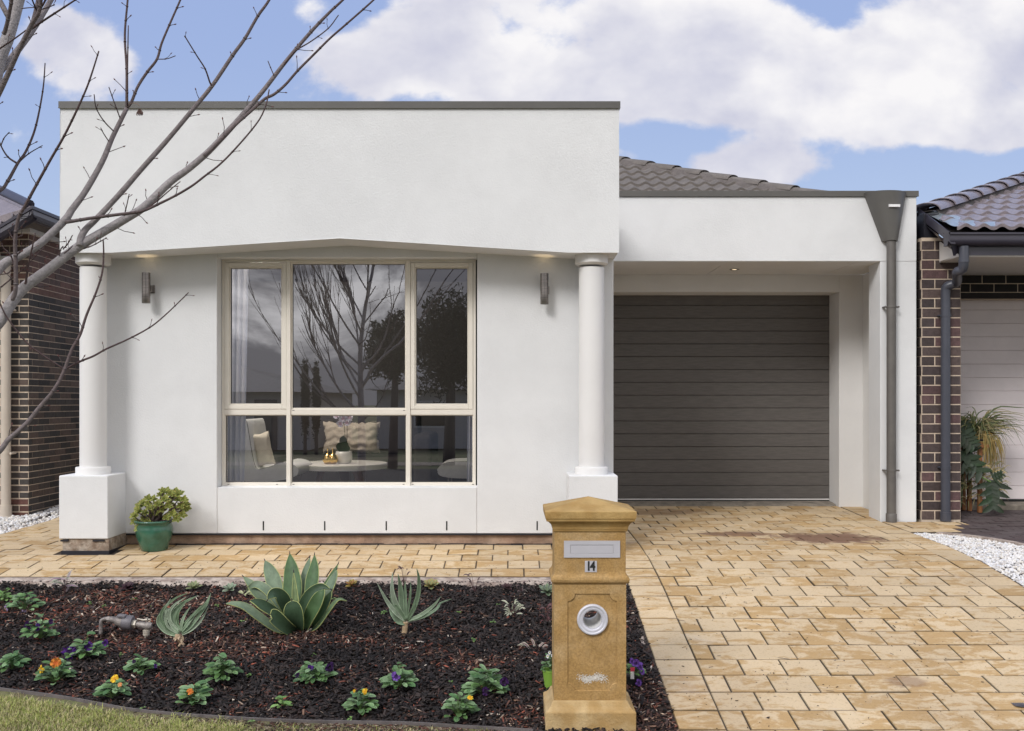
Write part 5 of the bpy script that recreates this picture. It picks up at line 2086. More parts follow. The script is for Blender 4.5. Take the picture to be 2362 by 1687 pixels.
# photo x, y of the base centre, half width px, height px, leaves, flowers [(dx, dy, r px, colour, facing)], label
PANS = [
    (58, 1410, 46, 36, 46, [(-42, -8, 10, LIL, (-.5, -1, -.3)), (-5, 6, 11, LIL, (0, -1, -.4))], 'green pansy with two wilted pale lilac blooms at its foot near the left edge'),
    (92, 1474, 42, 34, 42, [(-25, -32, 12, DPU, (-.3, -1, .3)), (-5, -28, 10, PUR, (.1, -1, .3)), (25, -40, 8, DPU, (.3, -1, .5))], 'bushy pansy with small dark purple blooms on its left, second row from the left edge'),
    (200, 1520, 48, 40, 44, [(-38, -16, 20, PUR, (-.3, -1, .2)), (6, -30, 14, PUR, (.1, -1, .3)), (42, -38, 9, PUR, (.4, -1, .2))], 'large pansy with big royal purple blooms left of the water meter'),
    (30, 1548, 36, 38, 36, [], 'flowerless green pansy at the left edge of the bed'),
    (128, 1576, 44, 38, 44, [(0, -46, 14, ORA, (0, -1, .4)), (-32, -32, 10, YEL, (-.4, -1, .1))], 'pansy with one orange and one yellow bloom'),
    (325, 1552, 42, 30, 34, [(-15, -26, 6, DPU, (0, -1, .4)), (34, -16, 6, PUR, (.4, -1, .3))], 'low pansy with tiny closed purple buds below the fan-leaved succulent'),
    (262, 1612, 42, 36, 40, [(2, -46, 11, YEL, (-.2, -1, .3)), (15, -32, 8, PEA, (.2, -1, .3))], 'pansy with a tall yellow bloom and a smaller peach one near the edging'),
    (448, 1626, 44, 36, 42, [(-10, -30, 10, ORA, (0, -1, .4))], 'pansy with one pale orange bloom near the curved edging'),
    (514, 1572, 46, 42, 58, [], 'dense flowerless green pansy between the purple-bloomed plants'),
    (728, 1574, 48, 40, 52, [(32, -34, 14, DPU, (.3, -1, .3)), (-12, -30, 11, PUR, (-.1, -1, .3)), (-42, -16, 9, DPU, (-.4, -1, .1)), (-5, -9, 6, VIO, (0, -1, .1))],
     'wide pansy with dark purple blooms below the agave'),
    (920, 1588, 42, 38, 48, [(-6, -26, 14, VIO, (0, -1, -.1))], 'round pansy with a single drooping violet bloom'),
    (832, 1642, 42, 36, 44, [(10, -46, 9, YEL, (.2, -1, .2)), (-14, -48, 5, YEL, (-.3, -1, .3))], 'pansy with a twisted yellow bloom standing above its leaves'),
    (1120, 1602, 56, 46, 70, [(42, -28, 15, DPU, (.4, -1, .2)), (0, -8, 13, DPU, (0, -1, .1))], 'tallest pansy with nearly black purple blooms left of the letterbox'),
    (1058, 1656, 48, 38, 50, [(26, -46, 9, YEL, (.2, -1, .4))], 'broad pansy with one small yellow bloom nearest the letterbox base'),
]
for (x, y, hw, hh, nl, fls, lab) in PANS:
    c = bedpt(x, y)
    s_ = c.y / F
    r_ = thing('pansy', lab, 'flower', c, 'pansies planted through the black mulch')
    mb = MB()
    leafclump(mb, c, hw * s_ * 0.84, hh * s_ * rnd.uniform(1.1, 1.5), int(nl * 1.25), 0.48, GR, ll=rnd.uniform(0.048, 0.058), low=0.004)
    mb.build('leaves', 'leafy', r_)
    for (dx, dy, fr, (c1, c2), fn) in fls:
        mb = MB()
        fp = P(x + dx, y + dy, c.y - 0.04)
        mb.tube([c + Vector((0, 0, 0.01)), fp + Vector((0, 0.006, 0))], 0.0013, 4, col=(0.1, 0.17, 0.06))
        pansy_flower(mb, fp, (fn[0] + rnd.uniform(-.35, .35), fn[1], fn[2] + rnd.uniform(-.35, .35)), fr * s_ * 0.86, c1, c2)
        mb.build('flower', 'petal', r_)
c = bedpt(651, 1632)
r_ = thing('seedling', 'tiny pale green seedling alone in the black mulch near the edging', 'plant', c)
mb = MB()
leafclump(mb, c, 0.045, 0.05, 16, 0.42, GR2, ll=0.04)
mb.build('leaves', 'leafy', r_)
c = bedpt(12, 1388)
r_ = thing('seedling', 'bright green bushy seedling at the top left corner of the bed', 'plant', c)
mb = MB()
leafclump(mb, c, 0.075, 0.08, 44, 0.5, GR2, ll=0.04)
mb.build('leaves', 'leafy', r_)


def rosette(mb, c, n, r, cols, edge=None, count=22, lw=0.55, tilt=0.5, blunt=0.6):
    n = Vector(n).normalized()
    a0 = n.orthogonal().normalized()
    b0 = n.cross(a0)
    for k in range(count):
        f = (k + 1) / count
        an = k * 2.39996
        d = a0 * math.cos(an) + b0 * math.sin(an)
        L_ = r * (0.35 + 0.65 * f)
        up = (1 - f) * 1.3 + tilt * 0.35
        dd = (d + n * up).normalized()
        tip = c + dd * L_
        mid = c + dd * L_ * 0.5 - n * L_ * 0.05
        cc = rnd.choice(cols)
        j = rnd.uniform(0.85, 1.15)
        leafstrip(mb, [c, mid, tip], L_ * lw, nrm=n * 1.0 - d * 0.4, cup=0.3, cc=tuple(q * j for q in cc), ce=edge, seg=2, peak=0.65, blunt=blunt, across=4)


small = [
    ('succulent', 447, 1362, 18, [(0.16, 0.22, 0.10), (0.20, 0.26, 0.13)], (0.30, 0.30, 0.16), 'pale green open rosette succulent at the top of the bed left of the agave', 20, .42),
    ('succulent', 531, 1366, 17, [(0.19, 0.28, 0.18), (0.24, 0.32, 0.22)], (0.34, 0.38, 0.28), 'mint green rosette succulent just left of the agave', 18, .5),
    ('succulent', 812, 1356, 15, [(0.22, 0.16, 0.05), (0.25, 0.07, 0.05)], (0.4, 0.3, 0.06), 'red and yellow rosette succulent tucked behind the agave', 18, .5),
    ('succulent', 994, 1358, 19, [(0.30, 0.33, 0.13), (0.27, 0.33, 0.15)], (0.42, 0.30, 0.13), 'yellow-green rosette succulent behind the upright fan-leaved plant', 22, .6),
    ('succulent', 296, 1362, 15, [(0.045, 0.02, 0.03), (0.03, 0.015, 0.02)], (0.07, 0.03, 0.04), 'near-black rosette succulent at the back of the bed', 18, .6),
    ('succulent', 1262, 1372, 22, [(0.15, 0.22, 0.12), (0.12, 0.17, 0.13)], (0.26, 0.3, 0.2), 'blue-green rosette succulent beside the left side of the letterbox', 22, .4),
    ('succulent', 1170, 1362, 13, [(0.06, 0.03, 0.035), (0.05, 0.03, 0.03)], (0.1, 0.05, 0.05), 'dark maroon rosette succulent between the twiggy seedlings', 16, .5),
]
for (nm, x, y, rp, cols, ed_, lab, cnt, lw) in small:
    c = bedpt(x, y)
    mb = MB()
    rosette(mb, c + Vector((0, 0, 0.02)), (0, -0.45, 1), rp * c.y / F * 1.25, cols, ed_, count=cnt, lw=lw)
    o = mb.build(nm, 'agave')
    tag(o, lab, 'succulent', 'small rosette succulents')


def trailing(x, y, w_, h_, n, cols, ed_, lab, ll=0.06, lw=0.3, spread=1.0, cat='plant', name='trailing_plant'):
    c = bedpt(x, y)
    s_ = c.y / F
    mb = MB()
    for k in range(n):
        a = rnd.uniform(0, 2 * PI)
        top = c + Vector((math.cos(a) * w_ * s_ * rnd.random(), math.sin(a) * w_ * s_ * 0.5 * rnd.random(), rnd.uniform(0.1, 1) * h_ * s_))
        d = Vector((math.cos(a) * spread, -0.3 + math.sin(a) * 0.6, rnd.uniform(-0.3, 1))).normalized()
        cc = rnd.choice(cols)
        L_ = ll * rnd.uniform(0.7, 1.2)
        mb.tube([c, top], [0.0016, 0.001], 4, col=(0.10, 0.05, 0.05))
        leafstrip(mb, [top, top + d * L_ * 0.5 + Vector((0, 0, 0.006)), top + d * L_ - Vector((0, 0, 0.006))], L_ * lw, nrm=(0, -0.8, 1), cup=0.3, cc=cc, ce=ed_, seg=3, across=4, peak=0.4)
    o = mb.build(name, 'leafy')
    tag(o, lab, cat)


trailing(150, 1372, 14, 40, 12, [(0.26, 0.20, 0.22), (0.20, 0.23, 0.15), (0.22, 0.12, 0.18)], (0.35, 0.33, 0.28), 'purple and silver striped trailing plant at the back of the bed near the white pedestal', 0.07, 0.28)
trailing(560, 1378, 24, 10, 7, [(0.30, 0.34, 0.16), (0.2, 0.26, 0.1)], (0.5, 0.48, 0.3), 'small cream striped trailing plant lying in the mulch left of the agave', 0.05, 0.36)
trailing(1182, 1422, 16, 30, 26, [(0.36, 0.40, 0.26), (0.22, 0.30, 0.16)], (0.55, 0.52, 0.42), 'cream and green variegated tuft alone in the mulch left of the letterbox', 0.05, 0.22)
trailing(1238, 1500, 26, 12, 9, [(0.10, 0.11, 0.06), (0.17, 0.09, 0.10)], (0.5, 0.45, 0.36), 'maroon plant with cream edged leaves close to the left side of the letterbox', 0.06, 0.26)
trailing(1262, 1440, 14, 50, 10, [(0.10, 0.035, 0.04), (0.08, 0.03, 0.035)], (0.14, 0.06, 0.06), 'thin dark red twiggy seedling by the letterbox', 0.045, 0.2)
trailing(1095, 1368, 16, 48, 9, [(0.10, 0.06, 0.06), (0.07, 0.05, 0.05)], (0.12, 0.08, 0.08), 'tall dark twiggy seedling in front of the path edge', 0.04, 0.25)
trailing(1202, 1368, 12, 32, 7, [(0.10, 0.06, 0.06), (0.10, 0.10, 0.07)], (0.12, 0.08, 0.08), 'short twiggy seedling in front of the path edge near the letterbox', 0.035, 0.25)
trailing(934, 1356, 10, 48, 7, [(0.07, 0.03, 0.035), (0.05, 0.03, 0.03)], (0.1, 0.05, 0.05), 'dark twiggy seedling standing behind the upright fan-leaved plant', 0.035, 0.3)

# little weeds
mb = MB()
for (x, y) in [(310, 1385), (222, 1375), (240, 1402), (205, 1395), (558, 1438), (566, 1434), (278, 1515), (346, 1405), (1137, 1438), (888, 1415), (1148, 1398), (880, 1418), (500, 1400),
               (1058, 1415), (725, 1515), (640, 1330 + 30), (574, 1562), (811, 1662), (330, 1640), (580, 1668), (1040, 1580), (250, 1345 + 10), (770, 1385), (1090, 1480), (430, 1440)]:
    c = bedpt(x, y)
    leafclump(mb, c, 0.016, 0.02, 7, 0.45, GR2, ll=0.016)
tag(mb.build('weeds', 'leafy'), 'tiny bright green weeds sprouting through the mulch', 'weeds', kind='stuff')

# ---------------------------------------------------------------- pots beside the letterbox
c = bedpt(1276, 1604) + Vector((-0.005, 0.10, 0))
pp = thing('flower_pot', 'lime green plastic flower pot with a leafy white-budded seedling behind the letterbox base', 'flower pot', c)
mb = MB()
mb.lathe([(0.034, 0.0), (0.047, 0.10), (0.050, 0.10), (0.050, 0.108), (0.044, 0.108), (0.040, 0.09)], c, 20)
mb.build('pot', 'pot_green', pp, auto=40)
mb = MB()
leafclump(mb, c + Vector((0, 0, 0.10)), 0.055, 0.085, 60, 0.5, GR, ll=0.026)
mb.build('leaves', 'leafy', pp)
for (dx, dz) in ((-0.01, 0.20), (0.005, 0.185), (-0.02, 0.18)):
    mb = MB()
    pansy_flower(mb, c + Vector((dx, -0.02, dz)), (0, -1, .5), 0.011, (0.7, 0.7, 0.72), (0.5, 0.5, 0.2))
    mb.build('flower', 'petal', pp)
c = bedpt(1468, 1583) + Vector((0.0, 0.05, 0))
pu = thing('seedling_punnet', 'black nursery punnet of violet pansies with a pink plant tag right of the letterbox', 'punnet', c)
mb = MB()
mb.box(c.x - 0.075, c.x + 0.035, c.y - 0.04, c.y + 0.04, c.z - 0.004, c.z + 0.052)
mb.build('punnet', 'punnet', pu, bevel=0.004)
mb = MB()
leafclump(mb, c + Vector((-0.01, 0, 0.05)), 0.06, 0.055, 46, 0.5, GR2, ll=0.032)
mb.build('leaves', 'leafy', pu)
for (dx, dy, dz, r_, cl) in ((-0.005, -0.03, 0.115, 0.026, VIO), (0.022, -0.035, 0.10, 0.022, VIO), (0.03, -0.04, 0.075, 0.018, VIO), (0.01, -0.065, 0.02, 0.02, VIO), (-0.02, -0.03, 0.125, 0.018, VIO)):
    mb = MB()
    pansy_flower(mb, c + Vector((dx, dy, dz)), (0.2, -1, .3), r_, cl[0], cl[1])
    mb.build('flower', 'petal', pu)
mb = MB()
p0 = P(1456, 1545, c.y - 0.05)
mb.box(p0.x - 0.004, p0.x + 0.018, p0.y, p0.y + 0.0012, p0.z - 0.010, p0.z + 0.012)
tg = mb.build('plant_tag', 'tag_pink', pu)
mb = MB()
mb.box(p0.x - 0.004, p0.x + 0.016, p0.y, p0.y + 0.0011, p0.z - 0.05, p0.z - 0.0105)
mb.build('tag_photo', 'tag_white', tg)

# ================================================================ WATER METER
cm_ = bedpt(282, 1466)
wm = thing('water_meter', 'weathered brass and grey plastic water meter lying on copper pipe in the mulch', 'water meter', cm_)
ym = cm_.y


def M(x, y, d=0):
    return P(220 + x / 7.58, 1390 + y / 7.58, ym + d)


k_ = ym / F / 7.58
mb = MB()
mb.tube(smoothline([M(95, 560), M(95, 400), M(110, 320), M(160, 290), M(230, 285)], 6), 34 * k_, 14, col=(1, 1, 1))
mb.build('inlet_pipe', 'meter_metal', wm, smooth=True)


def seg(mbx, pts, m=18):
    P0 = [M(x, y) for (x, y, r) in pts]
    mbx.tube(P0, [r * k_ for (_, _, r) in pts], m)


mb = MB()
seg(mb, [(205, 290, 40), (206, 290, 52), (258, 296, 52), (259, 296, 42)], 6)
mb.build('union_nut', 'meter_metal', wm)
mb = MB()
seg(mb, [(260, 297, 50), (290, 302, 56), (350, 310, 58), (352, 312, 74), (400, 320, 84), (478, 335, 92)])
mb.build('meter_body', 'meter_metal', wm, auto=40)
mb = MB()
seg(mb, [(479, 335, 104), (500, 338, 112), (560, 346, 124), (625, 356, 128), (650, 360, 118), (655, 361, 92)], 24)
mb.build('meter_dial_case', 'meter_plastic', wm, auto=35)
mb = MB()
mb.obox(M(470, 235, -0.01), Vector((70 * k_, 0, -8 * k_)), Vector((0, 0.022, 0)), Vector((3 * k_, 0, 22 * k_)))
mb.build('dial_lid', 'meter_plastic', wm, bevel=0.003)
mb = MB()
seg(mb, [(640, 368, 60), (641, 368, 72), (715, 378, 72), (716, 378, 58)], 6)
mb.build('union_nut', 'brass_pale', wm)
mb = MB()
seg(mb, [(717, 380, 46), (765, 388, 46), (766, 388, 58), (880, 402, 60), (900, 405, 70), (950, 412, 66), (985, 416, 50)])
mb.build('stop_valve', 'meter_metal', wm, auto=40)
mb = MB()
mb.tube([M(730, 285, -0.01), M(840, 308, -0.01), M(905, 300, -0.01)], [13 * k_, 16 * k_, 20 * k_], 8)
mb.tube([M(900, 330), M(897, 268)], [24 * k_, 22 * k_], 10)
mb.tube([M(890, 300), M(970, 296)], [18 * k_, 14 * k_], 8)
mb.build('valve_handle', 'brass_pale', wm, auto=40)
mb = MB()
mb.tube([M(892, 470), M(892, 480), M(892, 535), M(892, 540), M(890, 550), M(890, 575), M(888, 585), M(885, 640)], [v * k_ for v in (40, 60, 58, 44, 58, 56, 30, 30)], 14)
mb.build('outlet_coupling', 'brass_pale', wm, auto=40)

# ================================================================ GLAZED POT WITH AEONIUM
PC = Vector((-2.835, 7.56, gz(7.5)))
gp = thing('plant_pot', 'glossy green glazed pot against the white wall beside the pedestal', 'pot', PC)
mb = MB()
mb.lathe([(0.092, 0.0), (0.100, 0.004), (0.116, 0.06), (0.134, 0.11), (0.142, 0.15), (0.140, 0.185), (0.131, 0.212), (0.136, 0.219), (0.149, 0.225), (0.152, 0.233), (0.149, 0.24), (0.138, 0.242),
          (0.130, 0.235), (0.125, 0.2)], PC, 48, cap=False)
mb.lathe([(0.0, 0.0005), (0.0925, 0.0005)], PC, 48, cap=False)
gpo = mb.build('pot', 'green_glaze', gp, smooth=True)
mb = MB()
mb.lathe([(0.0, 0.222), (0.13, 0.219)], PC, 24, cap=False)
mb.build('potting_soil', 'dark_soil', gp)
mb = MB()
mb.lathe([(0.0, -0.002), (0.155, -0.002), (0.158, 0.003)], PC + Vector((0.0, 0.02, 0)), 24, cap=False)
ae = thing('aeonium', 'branching aeonium with yellow-green rosettes growing in the green glazed pot', 'succulent', PC + Vector((0, 0, 0.22)))
ros = [(330, 1160), (320, 1180), (345, 1172), (310, 1190), (333, 1196), (331, 1214), (370, 1142), (385, 1134), (354, 1152), (400, 1147), (364, 1163), (392, 1162), (410, 1152), (417, 1166), (422, 1178),
       (428, 1163), (420, 1188), (380, 1152), (342, 1150), (404, 1137), (374, 1176), (312, 1203), (322, 1168), (394, 1140), (430, 1172), (350, 1188), (336, 1183), (412, 1140), (376, 1133), (424, 1152)]
mb = MB()
ms = MB()
base = PC + Vector((0.01, 0, 0.225))
ros += [(340, 1206), (322, 1218), (350, 1200), (366, 1196), (384, 1194), (398, 1186), (408, 1198), (388, 1168), (400, 1174), (358, 1176), (342, 1162), (366, 1184)]
for (x, y) in ros:
    p = P(x, y, 7.56 + rnd.uniform(-0.10, 0.06))
    mid = base.lerp(p, rnd.uniform(0.4, 0.65)) + Vector((rnd.uniform(-.03, .03), 0, rnd.uniform(-.045, .02)))
    ms.tube(smoothline([base + Vector((rnd.uniform(-.03, .03), rnd.uniform(-.02, .02), 0)), mid, p - Vector((0, 0, 0.01))], 4), 0.0052, 6, col=(0.075, 0.05, 0.042))
    d = (p - base)
    nv = (d.x * 2.0 + rnd.uniform(-.2, .2), -0.9 + rnd.uniform(-.3, .3), 0.4 + d.z * 1.2)
    mb = MB()
    rosette(mb, p, nv, rnd.uniform(0.040, 0.056), [(0.17, 0.24, 0.05), (0.13, 0.20, 0.05), (0.21, 0.27, 0.08)], (0.42, 0.38, 0.10), count=15, lw=0.55, blunt=0.9)
    mb.build('rosette', 'agave', ae)
ms.build('stem', 'bark', ae, smooth=True)

# ================================================================ PLANTS BY THE NEIGHBOUR'S GARAGE
YS = 9.62
st = thing('plant_stand', 'wooden plant stand on tan legs in front of the pale garage door', 'plant stand', P(2250, 1165, YS))
for px in (2236, 2260, 2222):
    p = P(px, 1130, YS + (0.12 if px == 2236 else (0.2 if px == 2222 else -0.02)))
    mb = MB()
    zb_g = gz(p.y)
    mb.box(p.x - 0.019, p.x + 0.019, p.y - 0.019, p.y + 0.019, Z(-1.125), Z(-0.42))
    mb.build('leg', 'wood', st, bevel=0.003)
mb = MB()
c = P(2246, 1035, YS + 0.08)
mb.box(c.x - 0.16, c.x + 0.09, YS - 0.05, YS + 0.25, Z(-0.47), Z(-0.44))
mb.build('shelf', 'wood', st)
sp_ = thing('spider_plant', 'arching spider plant with long yellowing strap leaves spilling from its stand', 'plant', P(2246, 1010, YS + .05))
mb = MB()
c = P(2246, 1012, YS + 0.08)
mb.lathe([(0.09, -0.12), (0.12, 0.0), (0.125, 0.0), (0.12, -0.02)], c, 20)
mb.build('pot', 'dark_soil', sp_)
mb = MB()
SPC = [(0.10, 0.115, 0.04), (0.06, 0.08, 0.03), (0.17, 0.15, 0.06), (0.22, 0.18, 0.09)]
SPY = [(0.30, 0.20, 0.05), (0.24, 0.16, 0.04), (0.36, 0.27, 0.10), (0.22, 0.19, 0.08)]
for k in range(300):
    a = rnd.uniform(0, 2 * PI)
    L_ = rnd.uniform(0.24, 0.54)
    b = c + Vector((rnd.uniform(-.07, .07), rnd.uniform(-.05, .05), rnd.uniform(-0.02, 0.03)))
    up = rnd.uniform(0.3, 1.25)
    hx = math.cos(a) * L_ * (1.1 if math.cos(a) > 0 else 0.6)
    hy = math.sin(a) * L_ * 0.45
    rise = L_ * (0.55 * up)
    fall = L_ * rnd.uniform(-0.1, 0.9) * (1.2 - up)
    p1 = b + Vector((hx * 0.35, hy * 0.35, rise * 0.8))
    p2 = b + Vector((hx * 0.75, hy * 0.75, rise * 0.85))
    p3 = b + Vector((hx * 1.05, hy, rise * 0.8 - fall))
    cc = rnd.choice(SPC)
    leafstrip(mb, [b, p1, p2, p3], rnd.uniform(0.009, 0.015), nrm=(0, -0.8, 1), cup=0.4, cc=cc, ce=tuple(q * 1.6 for q in cc), seg=3, across=4, peak=0.3)
for k in range(110):       # yellowed leaves hanging below
    b = c + Vector((rnd.uniform(-.02, .16), rnd.uniform(-.12, .02), rnd.uniform(-0.05, 0.06)))
    dx_ = rnd.uniform(-0.03, 0.12)
    L_ = rnd.uniform(0.15, 0.40)
    cc = rnd.choice(SPY)
    leafstrip(mb, [b, b + Vector((dx_ * 0.5, -0.03, 0.02)), b + Vector((dx_, -0.04, -L_ * 0.5)), b + Vector((dx_ * 1.1, -0.03, -L_))], 0.008, nrm=(0, -1, .2), cup=0.3, cc=cc, seg=2, across=2, peak=0.3)
for k in range(260):       # dense lower tufts
    b = P(2190 + rnd.uniform(10, 125), 1110 + rnd.gauss(0, 24), YS + rnd.uniform(-0.05, 0.1))
    a = rnd.uniform(0, 2 * PI)
    L_ = rnd.uniform(0.05, 0.13)
    d = Vector((math.cos(a), -0.3, 0.6 * math.sin(a)))
    cc = rnd.choice(SPC + SPY[2:])
    leafstrip(mb, [b, b + d * L_ * 0.5 + Vector((0, 0, 0.02)), b + d * L_ - Vector((0, 0, 0.02))], 0.009, nrm=(0, -1, .5), cup=0.3, cc=cc, ce=tuple(q * 1.5 for q in cc), seg=2, across=2, peak=0.3)
mb.build('leaves', 'leafy', sp_)
ph = thing('philodendron', 'dark green philodendron with big lobed leaves drooping beside the brick pier', 'plant', P(2240, 1150, YS - .1))
mb = MB()
mb.tube(smoothline([P(2222, 1010, YS - .05), P(2240, 1070, YS - .1), P(2265, 1100, YS - .14), P(2285, 1112, YS - .16)], 5), 0.008, 8, col=(0.12, 0.2, 0.05))
mb.tube([P(2216, 1170, YS), P(2222, 1080, YS - 0.02), P(2222, 1010, YS - .05)], 0.012, 8, col=(0.08, 0.1, 0.05))
mb.build('stem', 'leafy', ph)


def lobed(base, tip, wid, nv, cols, lobes=5):
    mb = MB()
    base, tip = Vector(base), Vector(tip)
    d = tip - base
    s = d.normalized().cross(Vector(nv)).normalized()
    cc = rnd.choice(cols)
    leafstrip(mb, [base, base + d * 0.5, tip], wid * 0.55, nrm=nv, cup=0.15, cc=cc, seg=4, across=4, peak=0.5, blunt=0.3)
    for k in range(lobes):
        f = 0.1 + 0.75 * k / (lobes - 1)
        for sg in (-1, 1):
            b = base + d * f
            L_ = wid * (0.74 - 0.34 * f) * rnd.uniform(0.75, 1.2)
            o_ = (s * sg + d.normalized() * (0.15 + 0.5 * f)).normalized()
            e = b + o_ * L_ + Vector((0, 0, -L_ * 0.12))
            c2 = tuple(q * rnd.uniform(0.85, 1.3) for q in cc)
            leafstrip(mb, [b, b.lerp(e, 0.5) + Vector(nv) * 0.006, e], wid * 0.23, nrm=nv, cup=0.2, cc=c2, seg=3, across=2, peak=0.4, blunt=0.1)
    return mb.build('leaf', 'leafy', ph, smooth=True)


PD = [(0.009, 0.022, 0.006), (0.012, 0.028, 0.007)]
lobed(P(2287, 1108, YS - .16), P(2291, 1178, YS - .22), 0.24, (-.3, -1, .2), PD, 4)
lobed(P(2218, 1040, YS - .08), P(2268, 1094, YS - .16), 0.26, (-.2, -1, .6), PD, 4)
lobed(P(2214, 1000, YS - .08), P(2248, 1032, YS - .12), 0.2, (-.2, -1, .4), PD, 5)
lobed(P(2212, 975, YS), P(2236, 1002, YS - .05), 0.2, (-.2, -1, .2), PD, 4)
lobed(P(2290, 1105, YS - .16), P(2312, 1092, YS - .2), 0.12, (-.2, -1, .6), PD, 4)
lobed(P(2216, 1075, YS - .08), P(2238, 1078, YS - .16), 0.16, (-.2, -1, .6), PD, 4)


# ================================================================ LIGHTS ON THE HOUSE
def wall_light(px, py0, py1, lab):
    Yl = YW - 0.085
    c = P(px, (py0 + py1) / 2, Yl)
    h = (py1 - py0) * Yl / F / 2
    t_ = thing('wall_light', lab, 'wall light', c, 'up and down wall lights')
    mb = MB()
    mb.lathe([(0.0325, -h), (0.033, -h + 0.001), (0.033, -h * 0.42), (0.0315, -h * 0.41), (0.0315, -h * 0.39), (0.033, -h * 0.38), (0.033, h * 0.38), (0.0315, h * 0.39), (0.0315, h * 0.41), (0.033, h * 0.42),
              (0.033, h), (0.029, h), (0.029, h - 0.03)], c, 32, cap=False)
    mb.build('lamp_body', 'steel', t_, auto=40)
    mb = MB()
    mb.box(c.x + 0.0, c.x + 0.036, c.y + 0.02, YW + 0.001, c.z - 0.028, c.z + 0.024)
    mb.box(c.x - 0.02, c.x + 0.042, YW - 0.014, YW + 0.001, c.z - 0.034, c.z + 0.03)
    mb.build('bracket', 'steel', t_, bevel=0.003)
    mb = MB()
    mb.lathe([(0.0, h - 0.02), (0.029, h - 0.02)], c, 24, cap=False)
    mb.build('lamp', 'lens_glow', t_)
    mb = MB()
    mb.lathe([(0.0325, -h + 0.0005), (0.0, -h + 0.0005)], c, 24, cap=False)
    mb.build('lower_lens', 'cap_metal', t_)
    ld = bpy.data.lights.new('wall_lamp_glow', 'SPOT')
    ld.energy = 0.40
    ld.color = (1.0, 0.72, 0.38)
    ld.spot_size = R(75)
    ld.spot_blend = 0.7
    ld.shadow_soft_size = 0.015
    lo = bpy.data.objects.new('wall_lamp_glow', ld)
    COL.objects.link(lo)
    lo.parent = t_
    lo.location = (0, 0, h - 0.012)
    lo.rotation_euler = (R(180), 0, 0)


wall_light(337, 629.5, 699.5, 'brushed steel wall light beside the left column, partly behind branches')
wall_light(1255.7, 631.5, 702, 'brushed steel wall light between the window and the right column')
c = P(1694, 617, 9.66)
c.z = Z(1.3325)
t_ = thing('ceiling_light', 'small round recessed downlight in the ceiling above the garage door', 'downlight', c)
mb = MB()
mb.lathe([(0.026, 0.002), (0.028, -0.004), (0.046, -0.005), (0.050, -0.001)], c, 32, cap=False)
mb.build('trim_ring', 'cap_metal', t_, smooth=True)
mb = MB()
mb.lathe([(0.0, -0.0015), (0.027, -0.0015)], c, 24, cap=False)
mb.build('lamp', 'lens_glow', t_)

# drain in the driveway
c = P(2352, 1618, 4.86)
c.z = gz(4.86) + 0.0035
mb = MB()
mb.lathe([(0.0, 0.0), (0.034, 0.0)], c, 24, cap=False)
for k in range(7):
    mb.box(c.x - 0.03 + k * 0.0095, c.x - 0.0265 + k * 0.0095, c.y - 0.028, c.y + 0.028, c.z + 0.0005, c.z + 0.003)
o = mb.build('drain_cover', 'meter_plastic')
tag(o, 'small round dark drain cover set in the driveway pavers', 'drain cover')

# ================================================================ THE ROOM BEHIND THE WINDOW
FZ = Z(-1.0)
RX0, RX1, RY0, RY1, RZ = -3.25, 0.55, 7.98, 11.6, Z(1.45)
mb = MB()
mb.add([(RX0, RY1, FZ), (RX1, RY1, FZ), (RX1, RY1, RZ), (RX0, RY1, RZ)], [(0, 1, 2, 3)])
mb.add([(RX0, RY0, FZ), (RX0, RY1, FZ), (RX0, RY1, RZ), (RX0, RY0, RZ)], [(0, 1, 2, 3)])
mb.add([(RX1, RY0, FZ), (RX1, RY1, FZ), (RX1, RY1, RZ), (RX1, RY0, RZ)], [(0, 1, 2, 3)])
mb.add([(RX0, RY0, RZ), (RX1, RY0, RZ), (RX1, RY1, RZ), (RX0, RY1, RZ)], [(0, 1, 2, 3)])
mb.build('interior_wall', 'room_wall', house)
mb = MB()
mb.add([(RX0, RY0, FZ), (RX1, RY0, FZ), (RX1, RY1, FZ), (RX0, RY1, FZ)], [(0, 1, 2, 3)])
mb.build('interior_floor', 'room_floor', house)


def curtain(xa, xb, xa2, xb2, lab):
    mb = MB()
    n = 70
    vs = []
    for i in range(n + 1):
        f = i / n
        wv = 0.022 * math.sin(f * 5.5 * 2 * PI) + 0.006 * math.sin(f * 23)
        for (k, z) in enumerate((FZ + 0.01, Z(-0.2), Z(0.6), Z(1.40))):
            g_ = k / 3
            x = (xa + (xb - xa) * f) * (1 - g_) + (xa2 + (xb2 - xa2) * f) * g_
            vs.append((x, 8.1 + wv, z))
    fs = []
    for i in range(n):
        for k in range(3):
            a = i * 4 + k
            fs.append((a, a + 4, a + 5, a + 1))
    mb.add(vs, fs)
    o = mb.build('curtain', 'curtain', smooth=True)
    tag(o, lab, 'curtain', 'curtains inside the big window')


curtain(wx(500, 8.1), wx(562, 8.1), wx(500, 8.1), wx(576, 8.1), 'white sheer curtain bunched at the left side of the big window')
curtain(wx(1076, 8.1), wx(1115, 8.1), wx(1083, 8.1), wx(1115, 8.1), 'white sheer curtain at the right side of the big window')


